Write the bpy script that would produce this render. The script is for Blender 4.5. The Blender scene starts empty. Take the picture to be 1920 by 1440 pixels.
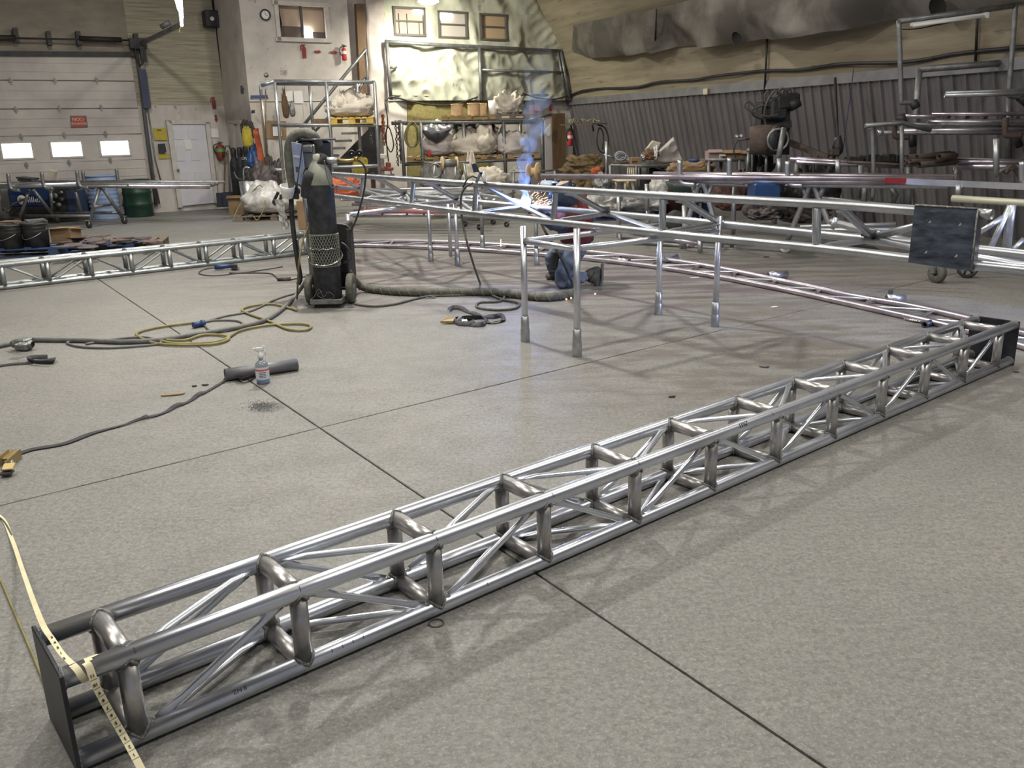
import bpy, bmesh, math, random
import numpy as np
from mathutils import Vector, Matrix, noise
PI = math.pi
S = bpy.context.scene
COL = S.collection

# ------------------------------------------------------------------ camera, world, lights
FPX, PITCH, ROLL, CAMH = 1620.0, 0.2855, -0.0231, 1.7
_p, _r = PITCH, ROLL
R0 = Matrix(((1, 0, 0), (0, -math.sin(_p), -math.cos(_p)), (0, math.cos(_p), -math.sin(_p))))
RZ = Matrix(((math.cos(_r), -math.sin(_r), 0), (math.sin(_r), math.cos(_r), 0), (0, 0, 1)))
RC = RZ @ R0
EYE = Vector((0, 0, CAMH))
cd = bpy.data.cameras.new('camera'); cam = bpy.data.objects.new('camera', cd); COL.objects.link(cam)
cd.sensor_width = 36; cd.lens = 36 * FPX / 1920; cd.clip_end = 200
m = Matrix((RC[0], -RC[1], -RC[2])).transposed().to_4x4(); m.translation = EYE
cam.matrix_world = m
S.camera = cam
S.view_settings.view_transform = 'Standard'; S.view_settings.look = 'None'
S.view_settings.gamma = 1; S.view_settings.use_curve_mapping = False
S.view_settings.exposure = 0.0
w = bpy.data.worlds.new('world'); S.world = w; w.use_nodes = True
w.node_tree.nodes['Background'].inputs[0].default_value = (0.80, 0.84, 1.0, 1)
w.node_tree.nodes['Background'].inputs[1].default_value = 0.30

def area(name, loc, size, power, col=(1, 0.95, 0.86), target=None, size_y=None, spread=180):
    l = bpy.data.lights.new(name, 'AREA'); l.energy = power; l.size = size; l.color = col
    if size_y: l.shape = 'RECTANGLE'; l.size_y = size_y
    else: l.shape = 'DISK'
    l.spread = math.radians(spread)
    o = bpy.data.objects.new(name, l); COL.objects.link(o); o.location = loc
    if target is not None:
        o.rotation_euler = (Vector(target) - Vector(loc)).to_track_quat('-Z', 'Y').to_euler()
    return o
# assumed high bay lamps, all out of view (x, y, z, watts)
BAYS = [(-1.6, 9.6, 5.6, 400), (-6.2, 14.5, 5.8, 240), (-2.2, 16.5, 5.8, 190), (2.2, 15.6, 5.4, 90)]
# assumed long fluorescent fixtures, unseen, added for highlights along the tubes (x, y, z, watts, heading)
STRIPS = [(-5.4, 6.6, 5.6, 120, 1.0), (-2.5, 5.0, 5.6, 110, .69), (3.2, 7.4, 5.4, 110, 1.0), (2.2, 2.2, 5.6, 190, 1.0), (-3.2, 1.2, 5.6, 160, 1.0), (5.2, 4.2, 5.0, 90, 1.0)]

def ray(px, py):
    return RC.transposed() @ Vector(((px - 960) / FPX, (py - 720) / FPX, 1))
def F(px, py, z=0.0):
    d = ray(px, py); return EYE + d * ((z - CAMH) / d.z)
def A(px, py, Y):
    d = ray(px, py); return EYE + d * (Y / d.y)
def onplane(px, py, P0, n):
    d = ray(px, py); return EYE + d * ((P0 - EYE).dot(n) / d.dot(n))

# ------------------------------------------------------------------ mesh builder
class B:
    def __init__(s): s.v = []; s.f = []; s.sm = []
    def add(s, vs, fs, sm=False):
        k = len(s.v); s.v += [tuple(v) for v in vs]
        s.f += [tuple(i + k for i in f) for f in fs]; s.sm += [sm] * len(fs) if isinstance(sm, bool) else list(sm)
        return s
    def box(s, c, d, rz=0, rx=0, ry=0, R=None, ch=0):
        c = Vector(c); M = R if R is not None else (Matrix.Rotation(rz, 3, 'Z') @ Matrix.Rotation(ry, 3, 'Y') @ Matrix.Rotation(rx, 3, 'X'))
        x, y, z = d[0] / 2, d[1] / 2, d[2] / 2
        if ch:
            return s._cb(c, x, y, z, min(ch, x * .9, y * .9, z * .9), M)
        vs = [c + M @ Vector((sx * x, sy * y, sz * z)) for sx in (-1, 1) for sy in (-1, 1) for sz in (-1, 1)]
        return s.add(vs, [(0, 1, 3, 2), (4, 6, 7, 5), (0, 4, 5, 1), (2, 3, 7, 6), (0, 2, 6, 4), (1, 5, 7, 3)])
    def _cb(s, c, x, y, z, h, M):
        vs = []; 
        for zz, k in ((-z, h), (-z + h, 0), (z - h, 0), (z, h)):
            a, b = x - k, y - k
            for (qx, qy) in ((-a + h, -b), (a - h, -b), (a, -b + h), (a, b - h), (a - h, b), (-a + h, b), (-a, b - h), (-a, -b + h)):
                vs.append(c + M @ Vector((qx, qy, zz)))
        fs = [tuple(reversed(range(8))), tuple(range(24, 32))]
        for r in range(3):
            for i in range(8):
                j = (i + 1) % 8; fs.append((r * 8 + i, r * 8 + j, r * 8 + 8 + j, r * 8 + 8 + i))
        return s.add(vs, fs)
    def beam(s, p0, p1, w_, h_, up=(0, 0, 1), ch=0):
        p0, p1 = Vector(p0), Vector(p1); x = (p1 - p0); L = x.length; x.normalize(); up = Vector(up)
        y = up.cross(x)
        if y.length < 1e-4: y = Vector((0, 1, 0)).cross(x)
        y.normalize(); z = x.cross(y)
        return s.box((p0 + p1) / 2, (L, w_, h_), R=Matrix((x, y, z)).transposed(), ch=ch)
    def tube(s, pts, r, n=10, caps=True, closed=False, ends=None, flatdir=None, open_end=0):
        P = [Vector(p) for p in pts]; N = len(P)
        rr = r if isinstance(r, (list, tuple)) else [r] * N
        T = []
        for i in range(N):
            if closed: t = P[(i + 1) % N] - P[i - 1]
            else: t = P[min(i + 1, N - 1)] - P[max(i - 1, 0)]
            T.append(t.normalized() if t.length > 1e-9 else Vector((0, 0, 1)))
        a = Vector(flatdir) if flatdir is not None else (Vector((0, 0, 1)) if abs(T[0].z) < .9 else Vector((1, 0, 0)))
        vs = []
        for i in range(N):
            a = (a - T[i] * a.dot(T[i]))
            if a.length < 1e-6: a = T[i].orthogonal()
            a.normalize(); b = T[i].cross(a)
            q = rr[i]
            ra, rb = (q if isinstance(q, tuple) else (q, q))
            for k in range(n):
                an = 2 * PI * k / n
                vs.append(P[i] + a * (math.cos(an) * ra) + b * (math.sin(an) * rb))
        fs = []; sm = []
        for i in range(N if closed else N - 1):
            j = (i + 1) % N
            for k in range(n):
                l = (k + 1) % n; fs.append((i * n + k, i * n + l, j * n + l, j * n + k)); sm.append(True)
        if caps and not closed:
            fs.append(tuple(reversed(range(n)))); fs.append(tuple(range((N - 1) * n, N * n))); sm += [False, False]
        return s.add(vs, fs, sm)
    def pipe(s, p0, p1, r, t=None, n=14):      # hollow pipe, both ends open
        p0, p1 = Vector(p0), Vector(p1); d = (p1 - p0).normalized(); a = d.orthogonal().normalized(); b = d.cross(a)
        t = t or r * .14; vs = []
        for (q, rad) in ((p0, r), (p1, r), (p1, r - t), (p0, r - t)):
            for k in range(n):
                an = 2 * PI * k / n; vs.append(q + (a * math.cos(an) + b * math.sin(an)) * rad)
        fs = []; sm = []
        for i in range(4):
            j = (i + 1) % 4
            for k in range(n):
                l = (k + 1) % n; fs.append((i * n + k, i * n + l, j * n + l, j * n + k)); sm.append(i in (0, 2))
        return s.add(vs, fs, sm)
    def lathe(s, prof, o, ax=(0, 0, 1), n=20, smooth=True):
        o = Vector(o); ax = Vector(ax).normalized(); a = ax.orthogonal().normalized(); b = ax.cross(a); N = len(prof); vs = []
        for (r, z) in prof:
            for k in range(n):
                an = 2 * PI * k / n; vs.append(o + ax * z + (a * math.cos(an) + b * math.sin(an)) * max(r, 1e-5))
        fs = [(i * n + k, i * n + (k + 1) % n, (i + 1) * n + (k + 1) % n, (i + 1) * n + k) for i in range(N - 1) for k in range(n)]
        return s.add(vs, fs, smooth)
    def grid(s, fn, nu, nv, smooth=True, closeu=False):
        vs = [fn(i / nu, j / nv) for j in range(nv + 1) for i in range(nu + (0 if closeu else 1))]
        W = nu + (0 if closeu else 1)
        fs = [(j * W + i, j * W + (i + 1) % W, (j + 1) * W + (i + 1) % W, (j + 1) * W + i) for j in range(nv) for i in range(nu)]
        return s.add(vs, fs, smooth)
    def poly(s, pts, th=None, dirn=None):
        pts = [Vector(p) for p in pts]; n = len(pts)
        if th is None: return s.add(pts, [tuple(range(n))])
        d = Vector(dirn).normalized() * th
        vs = pts + [p + d for p in pts]
        return s.add(vs, [tuple(reversed(range(n))), tuple(range(n, 2 * n))] + [(i, (i + 1) % n, n + (i + 1) % n, n + i) for i in range(n)])
    def cyl(s, p0, p1, r, n=14): return s.tube([p0, p1], r, n)

def smooth_path(pts, k=6):
    P = [Vector(p) for p in pts]; out = []
    for i in range(len(P) - 1):
        a = P[max(i - 1, 0)]; b = P[i]; c = P[i + 1]; d = P[min(i + 2, len(P) - 1)]
        for j in range(k):
            t = j / k
            out.append(0.5 * ((2 * b) + (c - a) * t + (2 * a - 5 * b + 4 * c - d) * t * t + (3 * b - a - 3 * c + d) * t ** 3))
    out.append(P[-1]); return out

ORG = {}
def mesh_from(name, b, mt, origin, mat2=None):
    me = bpy.data.meshes.new(name); o = Vector(origin)
    me.from_pydata([(v[0] - o.x, v[1] - o.y, v[2] - o.z) for v in b.v], [], b.f)
    me.polygons.foreach_set('use_smooth', b.sm)
    bm = bmesh.new(); bm.from_mesh(me); bmesh.ops.recalc_face_normals(bm, faces=bm.faces); bm.to_mesh(me); bm.free()
    if mt: me.materials.append(mt)
    return me
def tag(o, label=None, cat=None, group=None, kind=None):
    if label: o['label'] = label
    if cat: o['category'] = cat
    if group: o['group'] = group
    if kind: o['kind'] = kind
    return o
def T(name, label, cat, loc, group=None, kind=None):
    o = bpy.data.objects.new(name, None); o.empty_display_size = .1; COL.objects.link(o); o.location = loc
    ORG[o.name] = Vector(loc); return tag(o, label, cat, group, kind)
def P(name, b, mt, par, label=None, kind=None):
    org = ORG[par.name]
    o = bpy.data.objects.new(name, mesh_from(name, b, mt, org)); COL.objects.link(o); o.parent = par
    ORG[o.name] = org
    if label: o['label'] = label
    if kind: o['kind'] = kind
    return o
def M1(name, b, mt, label, cat, group=None, kind=None, origin=None):
    if origin is None:
        a = np.array(b.v); origin = Vector((a[:, 0].mean(), a[:, 1].mean(), a[:, 2].min()))
    o = bpy.data.objects.new(name, mesh_from(name, b, mt, origin)); COL.objects.link(o); o.location = origin
    ORG[o.name] = Vector(origin); return tag(o, label, cat, group, kind)
def ST(name, b, mt, label=None):   # structure
    o = bpy.data.objects.new(name, mesh_from(name, b, mt, (0, 0, 0))); COL.objects.link(o); ORG[o.name] = Vector((0, 0, 0))
    o['kind'] = 'structure'
    return o
def dup(root, delta, label=None, group=None, rz=None):
    r = root.copy(); COL.objects.link(r); r.location = root.location + Vector(delta)
    if rz is not None: r.rotation_euler.z = root.rotation_euler.z + rz
    if label: r['label'] = label
    if group: r['group'] = group
    for ch in list(root.children):
        c = ch.copy(); COL.objects.link(c); c.parent = r
        for g in list(ch.children):
            d = g.copy(); COL.objects.link(d); d.parent = c
    return r
def text(s, par, loc, xdir, up, size, mt, name='lettering', align='CENTER'):
    c = bpy.data.curves.new(name, 'FONT'); c.body = s; c.size = size; c.extrude = .0012; c.align_x = align; c.align_y = 'CENTER'; c.resolution_u = 2
    c.materials.append(mt)
    tmp = bpy.data.objects.new(name, c); COL.objects.link(tmp); dg = bpy.context.evaluated_depsgraph_get(); dg.update()
    me = bpy.data.meshes.new_from_object(tmp.evaluated_get(dg)); bpy.data.objects.remove(tmp); me.name = name
    if not me.materials: me.materials.append(mt)
    o = bpy.data.objects.new(name, me); COL.objects.link(o)
    x = Vector(xdir).normalized(); z = x.cross(Vector(up)).normalized(); y = z.cross(x)
    mm = Matrix((x, y, z)).transposed().to_4x4(); mm.translation = Vector(loc) - ORG[par.name]
    o.parent = par; o.matrix_local = mm; return o

# ------------------------------------------------------------------ materials
def mat(name, col, rough=.6, metal=0., col2=None, scale=4., detail=6, lo=.35, hi=.65, bump=0., bscale=30., stretch=(1, 1, 1), spots=None, spotcol=(0.02, 0.02, 0.02), spotscale=20, rvar=0., emit=None, es=1., trans=0., rot=(0, 0, 0), tex=False):
    mt = bpy.data.materials.new(name); mt.use_nodes = True; nt = mt.node_tree; N = nt.nodes; L = nt.links
    bs = N['Principled BSDF']
    bs.inputs['Base Color'].default_value = (*col, 1); bs.inputs['Roughness'].default_value = rough; bs.inputs['Metallic'].default_value = metal
    if trans: bs.inputs['Transmission Weight'].default_value = trans
    if emit: bs.inputs['Emission Color'].default_value = (*emit, 1); bs.inputs['Emission Strength'].default_value = es
    if col2 or bump or spots or rvar:
        tc = N.new('ShaderNodeTexCoord'); mp = N.new('ShaderNodeMapping'); mp.inputs['Scale'].default_value = stretch; mp.inputs['Rotation'].default_value = rot; mp.vector_type = 'TEXTURE' if tex else 'POINT'
        L.new(tc.outputs['Object'], mp.inputs['Vector'])
        def nz(sc, dt=6, ro=.6):
            n = N.new('ShaderNodeTexNoise'); n.inputs['Scale'].default_value = sc; n.inputs['Detail'].default_value = dt; n.inputs['Roughness'].default_value = ro
            L.new(mp.outputs[0], n.inputs['Vector']); return n
        def rmp(n, a, b):
            r = N.new('ShaderNodeMapRange'); r.inputs[1].default_value = a; r.inputs[2].default_value = b; L.new(n.outputs[0], r.inputs[0]); return r
        cur = None
        if col2 or spots:
            mx = N.new('ShaderNodeMix'); mx.data_type = 'RGBA'; mx.inputs[6].default_value = (*col, 1); mx.inputs[7].default_value = (*(col2 or col), 1)
            n = nz(scale, detail); L.new(rmp(n, lo, hi).outputs[0], mx.inputs[0]); cur = mx
            if spots:
                m2 = N.new('ShaderNodeMix'); m2.data_type = 'RGBA'; m2.inputs[7].default_value = (*spotcol, 1)
                L.new(rmp(nz(spotscale, 8, .7), spots, spots + .1).outputs[0], m2.inputs[0]); L.new(cur.outputs[2], m2.inputs[6]); cur = m2
            L.new(cur.outputs[2], bs.inputs['Base Color'])
        if rvar:
            r = rmp(nz(scale * 2), .3, .7); r.inputs[3].default_value = max(rough - rvar, .02); r.inputs[4].default_value = rough + rvar; L.new(r.outputs[0], bs.inputs['Roughness'])
        if bump:
            bp = N.new('ShaderNodeBump'); bp.inputs['Strength'].default_value = bump; bp.inputs['Distance'].default_value = .01
            L.new(nz(bscale, 8).outputs[0], bp.inputs['Height']); L.new(bp.outputs[0], bs.inputs['Normal'])
    return mt
def emis(name, col, s):
    mt = bpy.data.materials.new(name); mt.use_nodes = True; N = mt.node_tree.nodes; N.clear()
    e = N.new('ShaderNodeEmission'); e.inputs[0].default_value = (*col, 1); e.inputs[1].default_value = s
    o = N.new('ShaderNodeOutputMaterial'); mt.node_tree.links.new(e.outputs[0], o.inputs[0]); return mt

STEEL = mat('bare_mill_steel', (.76, .79, .85), .32, .93, (.52, .54, .60), 3, bump=.008, bscale=60, rvar=.03)
# added bluish spot lighting floor and tubes; daylight source on the right is assumed
_l = bpy.data.lights.new('assumed_daylight_spot', 'SPOT'); _l.energy = 2000; _l.color = (.50, .58, 1); _l.spot_size = math.radians(22); _l.spot_blend = .35; _l.shadow_soft_size = .15
_o = bpy.data.objects.new('assumed_daylight_spot', _l); COL.objects.link(_o); _o.location = (8.6, 3.4, 3.0)
_o.rotation_euler = (Vector((3.2, 7.9, 0)) - Vector((8.6, 3.4, 3.0))).to_track_quat('-Z', 'Y').to_euler()
TRU = mat('dull_truss_steel', (.54, .56, .60), .34, .92, (.36, .38, .41), 4, bump=.008, bscale=60, rvar=.03)
ENDP = mat('dark_end_plate', (.018, .020, .026), .45, .4, (.04, .043, .05), 6)
STEELD = mat('heat_marked_steel', (.60, .585, .58), .36, .9, (.38, .37, .365), 8, bump=.02, bscale=60, rvar=.06)
STEELR = mat('arc_steel', (.66, .60, .68), .33, .92, (.4, .36, .42), 5, bump=.015, bscale=60, rvar=.06)
GALV = mat('galvanised_steel', (.48, .50, .51), .40, .85, (.36, .37, .38), 10, bump=.02, bscale=60, rvar=.08)
GALVD = mat('dull_galvanised_steel', (.28, .29, .29), .5, .7, (.18, .18, .18), 8, bump=.1, rvar=.1)
RUSTY = mat('rusty_steel', (.075, .062, .058), .65, .4, (.14, .095, .075), 8, bump=.2)
WELD = mat('weld_bead', (.13, .13, .13), .4, .7, (.34, .34, .32), 60, bump=.9, bscale=140)
BLACKPL = mat('black_steel_plate', (.034, .040, .055), .38, .45, (.095, .11, .14), 7, detail=8, bump=.05, stretch=(1, 1, 3), rvar=.1)
BLACK = mat('black_paint', (.012, .012, .015), .55, 0, (.035, .035, .035), 7, bump=.1, rvar=.1)
CYLBLK = mat('cylinder_paint', (.007, .008, .012), .62, 0, (.035, .035, .04), 12, spots=.62, spotcol=(.12, .12, .11), spotscale=30, bump=.15)
RUBBER = mat('black_rubber', (.02, .02, .02), .7, 0, (.06, .06, .055), 15, bump=.2)
HOSEG = mat('dusty_hose', (.13, .13, .10), .8, 0, (.07, .07, .06), 20, bump=.4)
GREYCAB = mat('grey_cable', (.10, .10, .11), .6, 0, (.16, .16, .15), 12)
YELHOSE = mat('yellow_hose', (.27, .235, .085), .6, 0, (.19, .165, .075), 9)
YELLOW = mat('yellow_paint', (.50, .40, .03), .55, 0, (.38, .30, .04), 6)
TAPE = mat('measuring_tape', (.80, .74, .48), .45, 0, (.70, .62, .40), 9)
INK = mat('black_ink', (.03, .03, .03), .6)
WHITEW = mat('dirty_white_wall', (.60, .56, .52), .8, 0, (.44, .40, .37), 1.6, bump=.15, bscale=15, spots=.60, spotcol=(.26, .23, .21), spotscale=4)
WHITEL = mat('scuffed_lower_wall', (.62, .58, .54), .8, 0, (.46, .42, .38), 2.2, bump=.15, spots=.60, spotcol=(.10, .08, .07), spotscale=9, stretch=(1, 1, .45))
FOAMW = mat('ribbed_foam_wall', (.50, .46, .35), .85, 0, (.30, .28, .22), 2.0, bump=.5, bscale=9, stretch=(.6, .6, 15), spots=.60, spotcol=(.13, .115, .09), spotscale=1.6)
DOORP = mat('garage_door_panel', (.57, .53, .49), .55, 0, (.42, .38, .355), 1.1, spots=.66, spotcol=(.24, .21, .185), spotscale=6, bump=.05)
DOORD = mat('dirty_header_panel', (.34, .30, .24), .75, 0, (.24, .21, .17), 1.4, spots=.64, spotcol=(.08, .07, .05), spotscale=6, stretch=(1, 1, 2.5), bump=.2)
FOAMR = mat('sprayed_foam_shell', (.345, .295, .21), .9, 0, (.235, .20, .14), .9, bump=.6, bscale=9, stretch=(1.6, .3, .13), rot=(0, 0, 1.955), tex=True, spots=.60, spotcol=(.09, .075, .055), spotscale=1.7)
TARPW = mat('white_insulation_sheet', (.52, .52, .42), .7, 0, (.27, .27, .22), 1.1, bump=.7, bscale=7, spots=.60, spotcol=(.12, .12, .115), spotscale=2.0, stretch=(1, 1, .5))
TARPP = mat('pinkish_sheet', (.52, .46, .43), .7, 0, (.36, .31, .29), 1.2, bump=.4, bscale=7)
TARPG = mat('grey_brown_sheet', (.21, .19, .165), .75, 0, (.075, .066, .056), .7, bump=.5, bscale=5, lo=.4, hi=.6)
CORR = mat('ribbed_wall_steel', (.25, .235, .245), .42, .4, (.15, .14, .15), 1.3, bump=.05, stretch=(1, 1, .3), rvar=.1)
DRKTRIM = mat('dark_trim', (.10, .10, .11), .6, .2)
WOOD = mat('pallet_wood', (.36, .24, .12), .8, 0, (.22, .15, .08), 6, bump=.3, stretch=(1, 1, 5))
WOODG = mat('grey_wood', (.20, .16, .12), .85, 0, (.12, .09, .07), 6, bump=.3)
WOODY = mat('yellow_wood', (.62, .44, .10), .75, 0, (.42, .29, .08), 6)
OSB = mat('strand_board', (.26, .22, .08), .8, 0, (.17, .14, .05), 14, bump=.3, spots=.66, spotcol=(.42, .37, .18), spotscale=7)
BROWNP = mat('brown_plywood', (.17, .10, .05), .75, 0, (.09, .055, .03), 3, stretch=(3, 3, .5), bump=.2)
CARD = mat('cardboard', (.30, .20, .11), .85, 0, (.24, .16, .09), 5)
BAGW = mat('white_woven_sack', (.60, .55, .46), .75, 0, (.46, .41, .34), 5, bump=.6, bscale=14)
BAGP = mat('pale_pink_sack', (.52, .47, .44), .7, 0, (.38, .34, .33), 4, bump=.6, bscale=10)
BAGG = mat('grey_sack', (.28, .27, .25), .7, 0, (.17, .16, .15), 4, bump=.5, bscale=10)
PLASTW = mat('clear_plastic_wrap', (.60, .60, .58), .22, 0, (.35, .33, .30), 7, bump=.9, bscale=12)
BURLAP = mat('brown_burlap', (.20, .14, .07), .95, 0, (.10, .07, .035), 5, bump=.7, bscale=16)
BLUEP = mat('blue_plastic', (.02, .06, .19), .45, 0, (.02, .045, .13), 4)
BLUEM = mat('blue_machine_paint', (.014, .055, .17), .4, 0, (.012, .035, .10), 4, bump=.05)
BLUEW = mat('faded_blue_panel', (.20, .25, .42), .4, 0, (.32, .36, .50), 3)
BLUEL = mat('pale_blue_drum', (.22, .32, .52), .5, 0, (.32, .40, .58), 3, bump=.1)
BLUEWOOD = mat('blue_painted_wood', (.03, .08, .24), .7, 0, (.06, .08, .14), 5, bump=.2)
GREEN = mat('dark_green_paint', (.008, .045, .027), .42, 0, (.012, .035, .022), 4, bump=.05)
RED = mat('red_paint', (.45, .03, .03), .45)
REDD = mat('dark_red_sign', (.25, .025, .02), .6, 0, (.18, .02, .02), 5)
ORANGE = mat('orange_cloth', (.50, .11, .04), .7, 0, (.38, .08, .035), 7, bump=.4)
WHITEP = mat('white_plastic', (.72, .72, .70), .45)
CREAM = mat('cream_plastic', (.70, .62, .42), .45)
PAPER = mat('paper', (.75, .74, .72), .8)
DOORW = mat('white_steel_door', (.66, .66, .70), .4, 0, (.60, .60, .65), 3)
FRAME = mat('cream_frame', (.60, .57, .52), .6, 0, (.48, .45, .41), 6)
BRASS = mat('brass', (.36, .27, .12), .42, .8)
CHROME = mat('chrome', (.75, .75, .76), .15, 1)
SCRAP = mat('scrap_metal', (.055, .045, .045), .55, .3, (.11, .09, .085), 9, bump=.3)
JEANS = mat('blue_denim', (.045, .058, .085), .85, 0, (.12, .145, .19), 7, bump=.4, bscale=50)
VEST = mat('maroon_vest', (.15, .022, .022), .8, 0, (.10, .015, .018), 8, bump=.4)
ARCBLUE = mat('arc_tinted_sleeve', (.03, .045, .09), .8, 0, (.05, .07, .13), 8, bump=.4)  # blue in the cloth colour stands for the arc's light on the sleeve
BOOT = mat('dark_boot', (.035, .038, .03), .7, 0, (.07, .07, .05), 12, bump=.4)
SKIN = mat('skin', (.55, .30, .21), .5)
LEATH = mat('leather_glove', (.36, .27, .18), .8, 0, (.26, .18, .12), 14, bump=.3)
GAUGE = mat('gauge_face', (.8, .8, .78), .4)
GLASSD = mat('dark_glass', (.02, .02, .025), .08)
ROOMP = mat('lit_room_wall', (.52, .40, .30), .8, 0, (.45, .34, .26), 2)
REELW = mat('reel_board', (.66, .50, .28), .8, 0, (.5, .38, .22), 4)
STRAPM = mat('black_webbing', (.022, .022, .026), .75, 0, (.05, .05, .055), 20)
LAMPE = emis('lamp_glow', (1, .98, .92), 30)
TUBEE = emis('tube_glow', (.95, .96, 1), 22)
DAYE = emis('daylight_pane', (.86, .90, 1), 3.2)
ARCE = emis('arc_glow', (.62, .74, 1), 300)
SPARKE = emis('spark_glow', (1, .45, .2), 8)

def floor_material():
    mt = bpy.data.materials.new('worn_concrete'); mt.use_nodes = True; nt = mt.node_tree; N = nt.nodes; L = nt.links; bs = N['Principled BSDF']
    geo = N.new('ShaderNodeNewGeometry'); pos = geo.outputs['Position']
    def nz(sc, dt=8, ro=.6, st=None, rz=0):
        n = N.new('ShaderNodeTexNoise'); n.inputs['Scale'].default_value = sc; n.inputs['Detail'].default_value = dt; n.inputs['Roughness'].default_value = ro
        if st:
            mp = N.new('ShaderNodeMapping'); mp.inputs['Scale'].default_value = st; mp.inputs['Rotation'].default_value = (0, 0, rz); L.new(pos, mp.inputs[0]); L.new(mp.outputs[0], n.inputs['Vector'])
        else: L.new(pos, n.inputs['Vector'])
        return n.outputs[0]
    def rm(x, a, b, c=0, d=1):
        r = N.new('ShaderNodeMapRange'); r.inputs[1].default_value = a; r.inputs[2].default_value = b; r.inputs[3].default_value = c; r.inputs[4].default_value = d; L.new(x, r.inputs[0]); return r.outputs[0]
    def mul(a, b):
        q = N.new('ShaderNodeMath'); q.operation = 'MULTIPLY'; L.new(a, q.inputs[0])
        if isinstance(b, float): q.inputs[1].default_value = b
        else: L.new(b, q.inputs[1])
        return q.outputs[0]
    def mix(f, a, b):
        x = N.new('ShaderNodeMix'); x.data_type = 'RGBA'; L.new(f, x.inputs[0])
        for v, i in ((a, 6), (b, 7)):
            if isinstance(v, tuple): x.inputs[i].default_value = (*v, 1)
            else: L.new(v, x.inputs[i])
        return x.outputs[2]
    def spot(cx, cy, rx, ry, rz):      # soft elliptical patch on the floor (stains and one paler area, each with its own place)
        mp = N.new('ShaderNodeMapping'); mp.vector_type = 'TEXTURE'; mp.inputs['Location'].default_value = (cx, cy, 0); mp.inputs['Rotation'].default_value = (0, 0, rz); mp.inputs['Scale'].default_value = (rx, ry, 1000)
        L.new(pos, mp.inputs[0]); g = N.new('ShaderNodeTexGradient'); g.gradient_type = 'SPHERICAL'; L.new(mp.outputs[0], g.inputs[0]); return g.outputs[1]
    base = mix(rm(nz(1.1), .35, .65), (.232, .225, .205), (.190, .184, .170))
    base = mix(mul(rm(nz(.35, 5), .45, .65), .55), base, (.28, .265, .24))
    base = mix(mul(rm(nz(9, 9, .7, (1, 3.5, 1), -.1), .50, .66), .55), base, (.13, .122, .11))
    base = mix(mul(rm(nz(38, 7, .8), .44, .60), .75), base, (.105, .103, .096))
    base = mix(mul(rm(nz(80, 5, .8, (1, 1, 1)), .55, .68), .8), base, (.085, .085, .085))
    base = mix(mul(rm(nz(70, 6, .85), .52, .64), .75), base, (.38, .375, .345))
    st = mul(rm(nz(1.6, 7, .65, (.5, 2.6, 1), -.25), .44, .60), spot(0.2, 10.6, 5.4, 3.2, -.3)); base = mix(rm(st, 0, .45, 0, .85), base, (.095, .07, .075))
    s2 = mul(rm(nz(2.2, 7, .65, (.8, 2.5, 1), .5), .46, .60), spot(2.0, 6.6, 2.8, 2.2, .4)); base = mix(rm(s2, 0, .4, 0, .6), base, (.12, .10, .088))
    s3 = mul(rm(nz(120, 3, .8), .42, .58), spot(-1.60, 5.38, .15, .14, 0)); base = mix(rm(s3, .02, .3, 0, .8), base, (.03, .03, .035))
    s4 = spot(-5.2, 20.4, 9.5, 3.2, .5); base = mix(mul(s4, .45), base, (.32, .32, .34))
    s5 = spot(1.4, 3.0, 3.4, 1.4, .69); base = mix(rm(mul(s5, rm(nz(3, 6), .35, .6)), 0, .6, 0, .12), base, (.12, .108, .095))
    L.new(base, bs.inputs['Base Color'])
    L.new(rm(nz(4, 6), .3, .7, .46, .72), bs.inputs['Roughness'])
    bp = N.new('ShaderNodeBump'); bp.inputs['Strength'].default_value = .35; bp.inputs['Distance'].default_value = .004
    L.new(nz(60, 9, .75), bp.inputs['Height']); L.new(bp.outputs[0], bs.inputs['Normal'])
    return mt
CONC = floor_material()
JOINTM = mat('joint_filler', (.055, .045, .035), .9)

# ------------------------------------------------------------------ room shell
a31 = math.radians(31)
U = Vector((math.cos(a31), math.sin(a31), 0)); NB = Vector((math.sin(a31), -math.cos(a31), 0)); UP = Vector((0, 0, 1))
PC = A(560, 254, 21.0); PG = A(350, 254, 21.5)            # clock wall plane, garage wall plane
def CW(px, py, off=0.): return onplane(px, py, PC + NB * off, NB)
def GW(px, py, off=0.): return onplane(px, py, PG + NB * off, NB)
WD = Vector((math.sin(math.radians(-22)), math.cos(math.radians(-22)), 0))    # right wall runs this way (far end)
NI = Vector((-WD.y, WD.x, 0)); NI = NI if NI.x < 0 else -NI                   # inward
WP = Vector((6.231, 13.9, 0))                                                   # under the flashing
PROF = [(-.62, 0), (0, 2.41), (.16, 3.1), (.45, 3.95), (.75, 4.4), (1.1, 4.85), (1.65, 5.4), (2.6, 6.05), (4.2, 6.8), (6.5, 7.4), (9.5, 7.7)]
def shell(s, t):       # s along the wall (far +), t index in profile
    i = min(int(t), len(PROF) - 2); f = t - i
    o = PROF[i][0] * (1 - f) + PROF[i + 1][0] * f; z = PROF[i][1] * (1 - f) + PROF[i + 1][1] * f
    return WP + WD * s + NI * o + UP * z
def RW(px, py, off=0.):   # pixel onto the shell
    d = ray(px, py); best = None
    for i in range(len(PROF) - 1):
        a = shell(0, i); b = shell(0, i + 1); tn = (b - a).normalized(); n = WD.cross(tn); n = n if n.dot(NI - UP * .3) > 0 else -n
        q = EYE + d * ((a + n * off - EYE).dot(n) / d.dot(n)); tt = (q - a - n * off).dot(tn) / (b - a).length
        if d.dot(q - EYE) > 0 and -.03 <= tt <= 1.03: return q
    return A(px, py, 12)
def RWs(p): return (p - WP).dot(WD)

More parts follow.
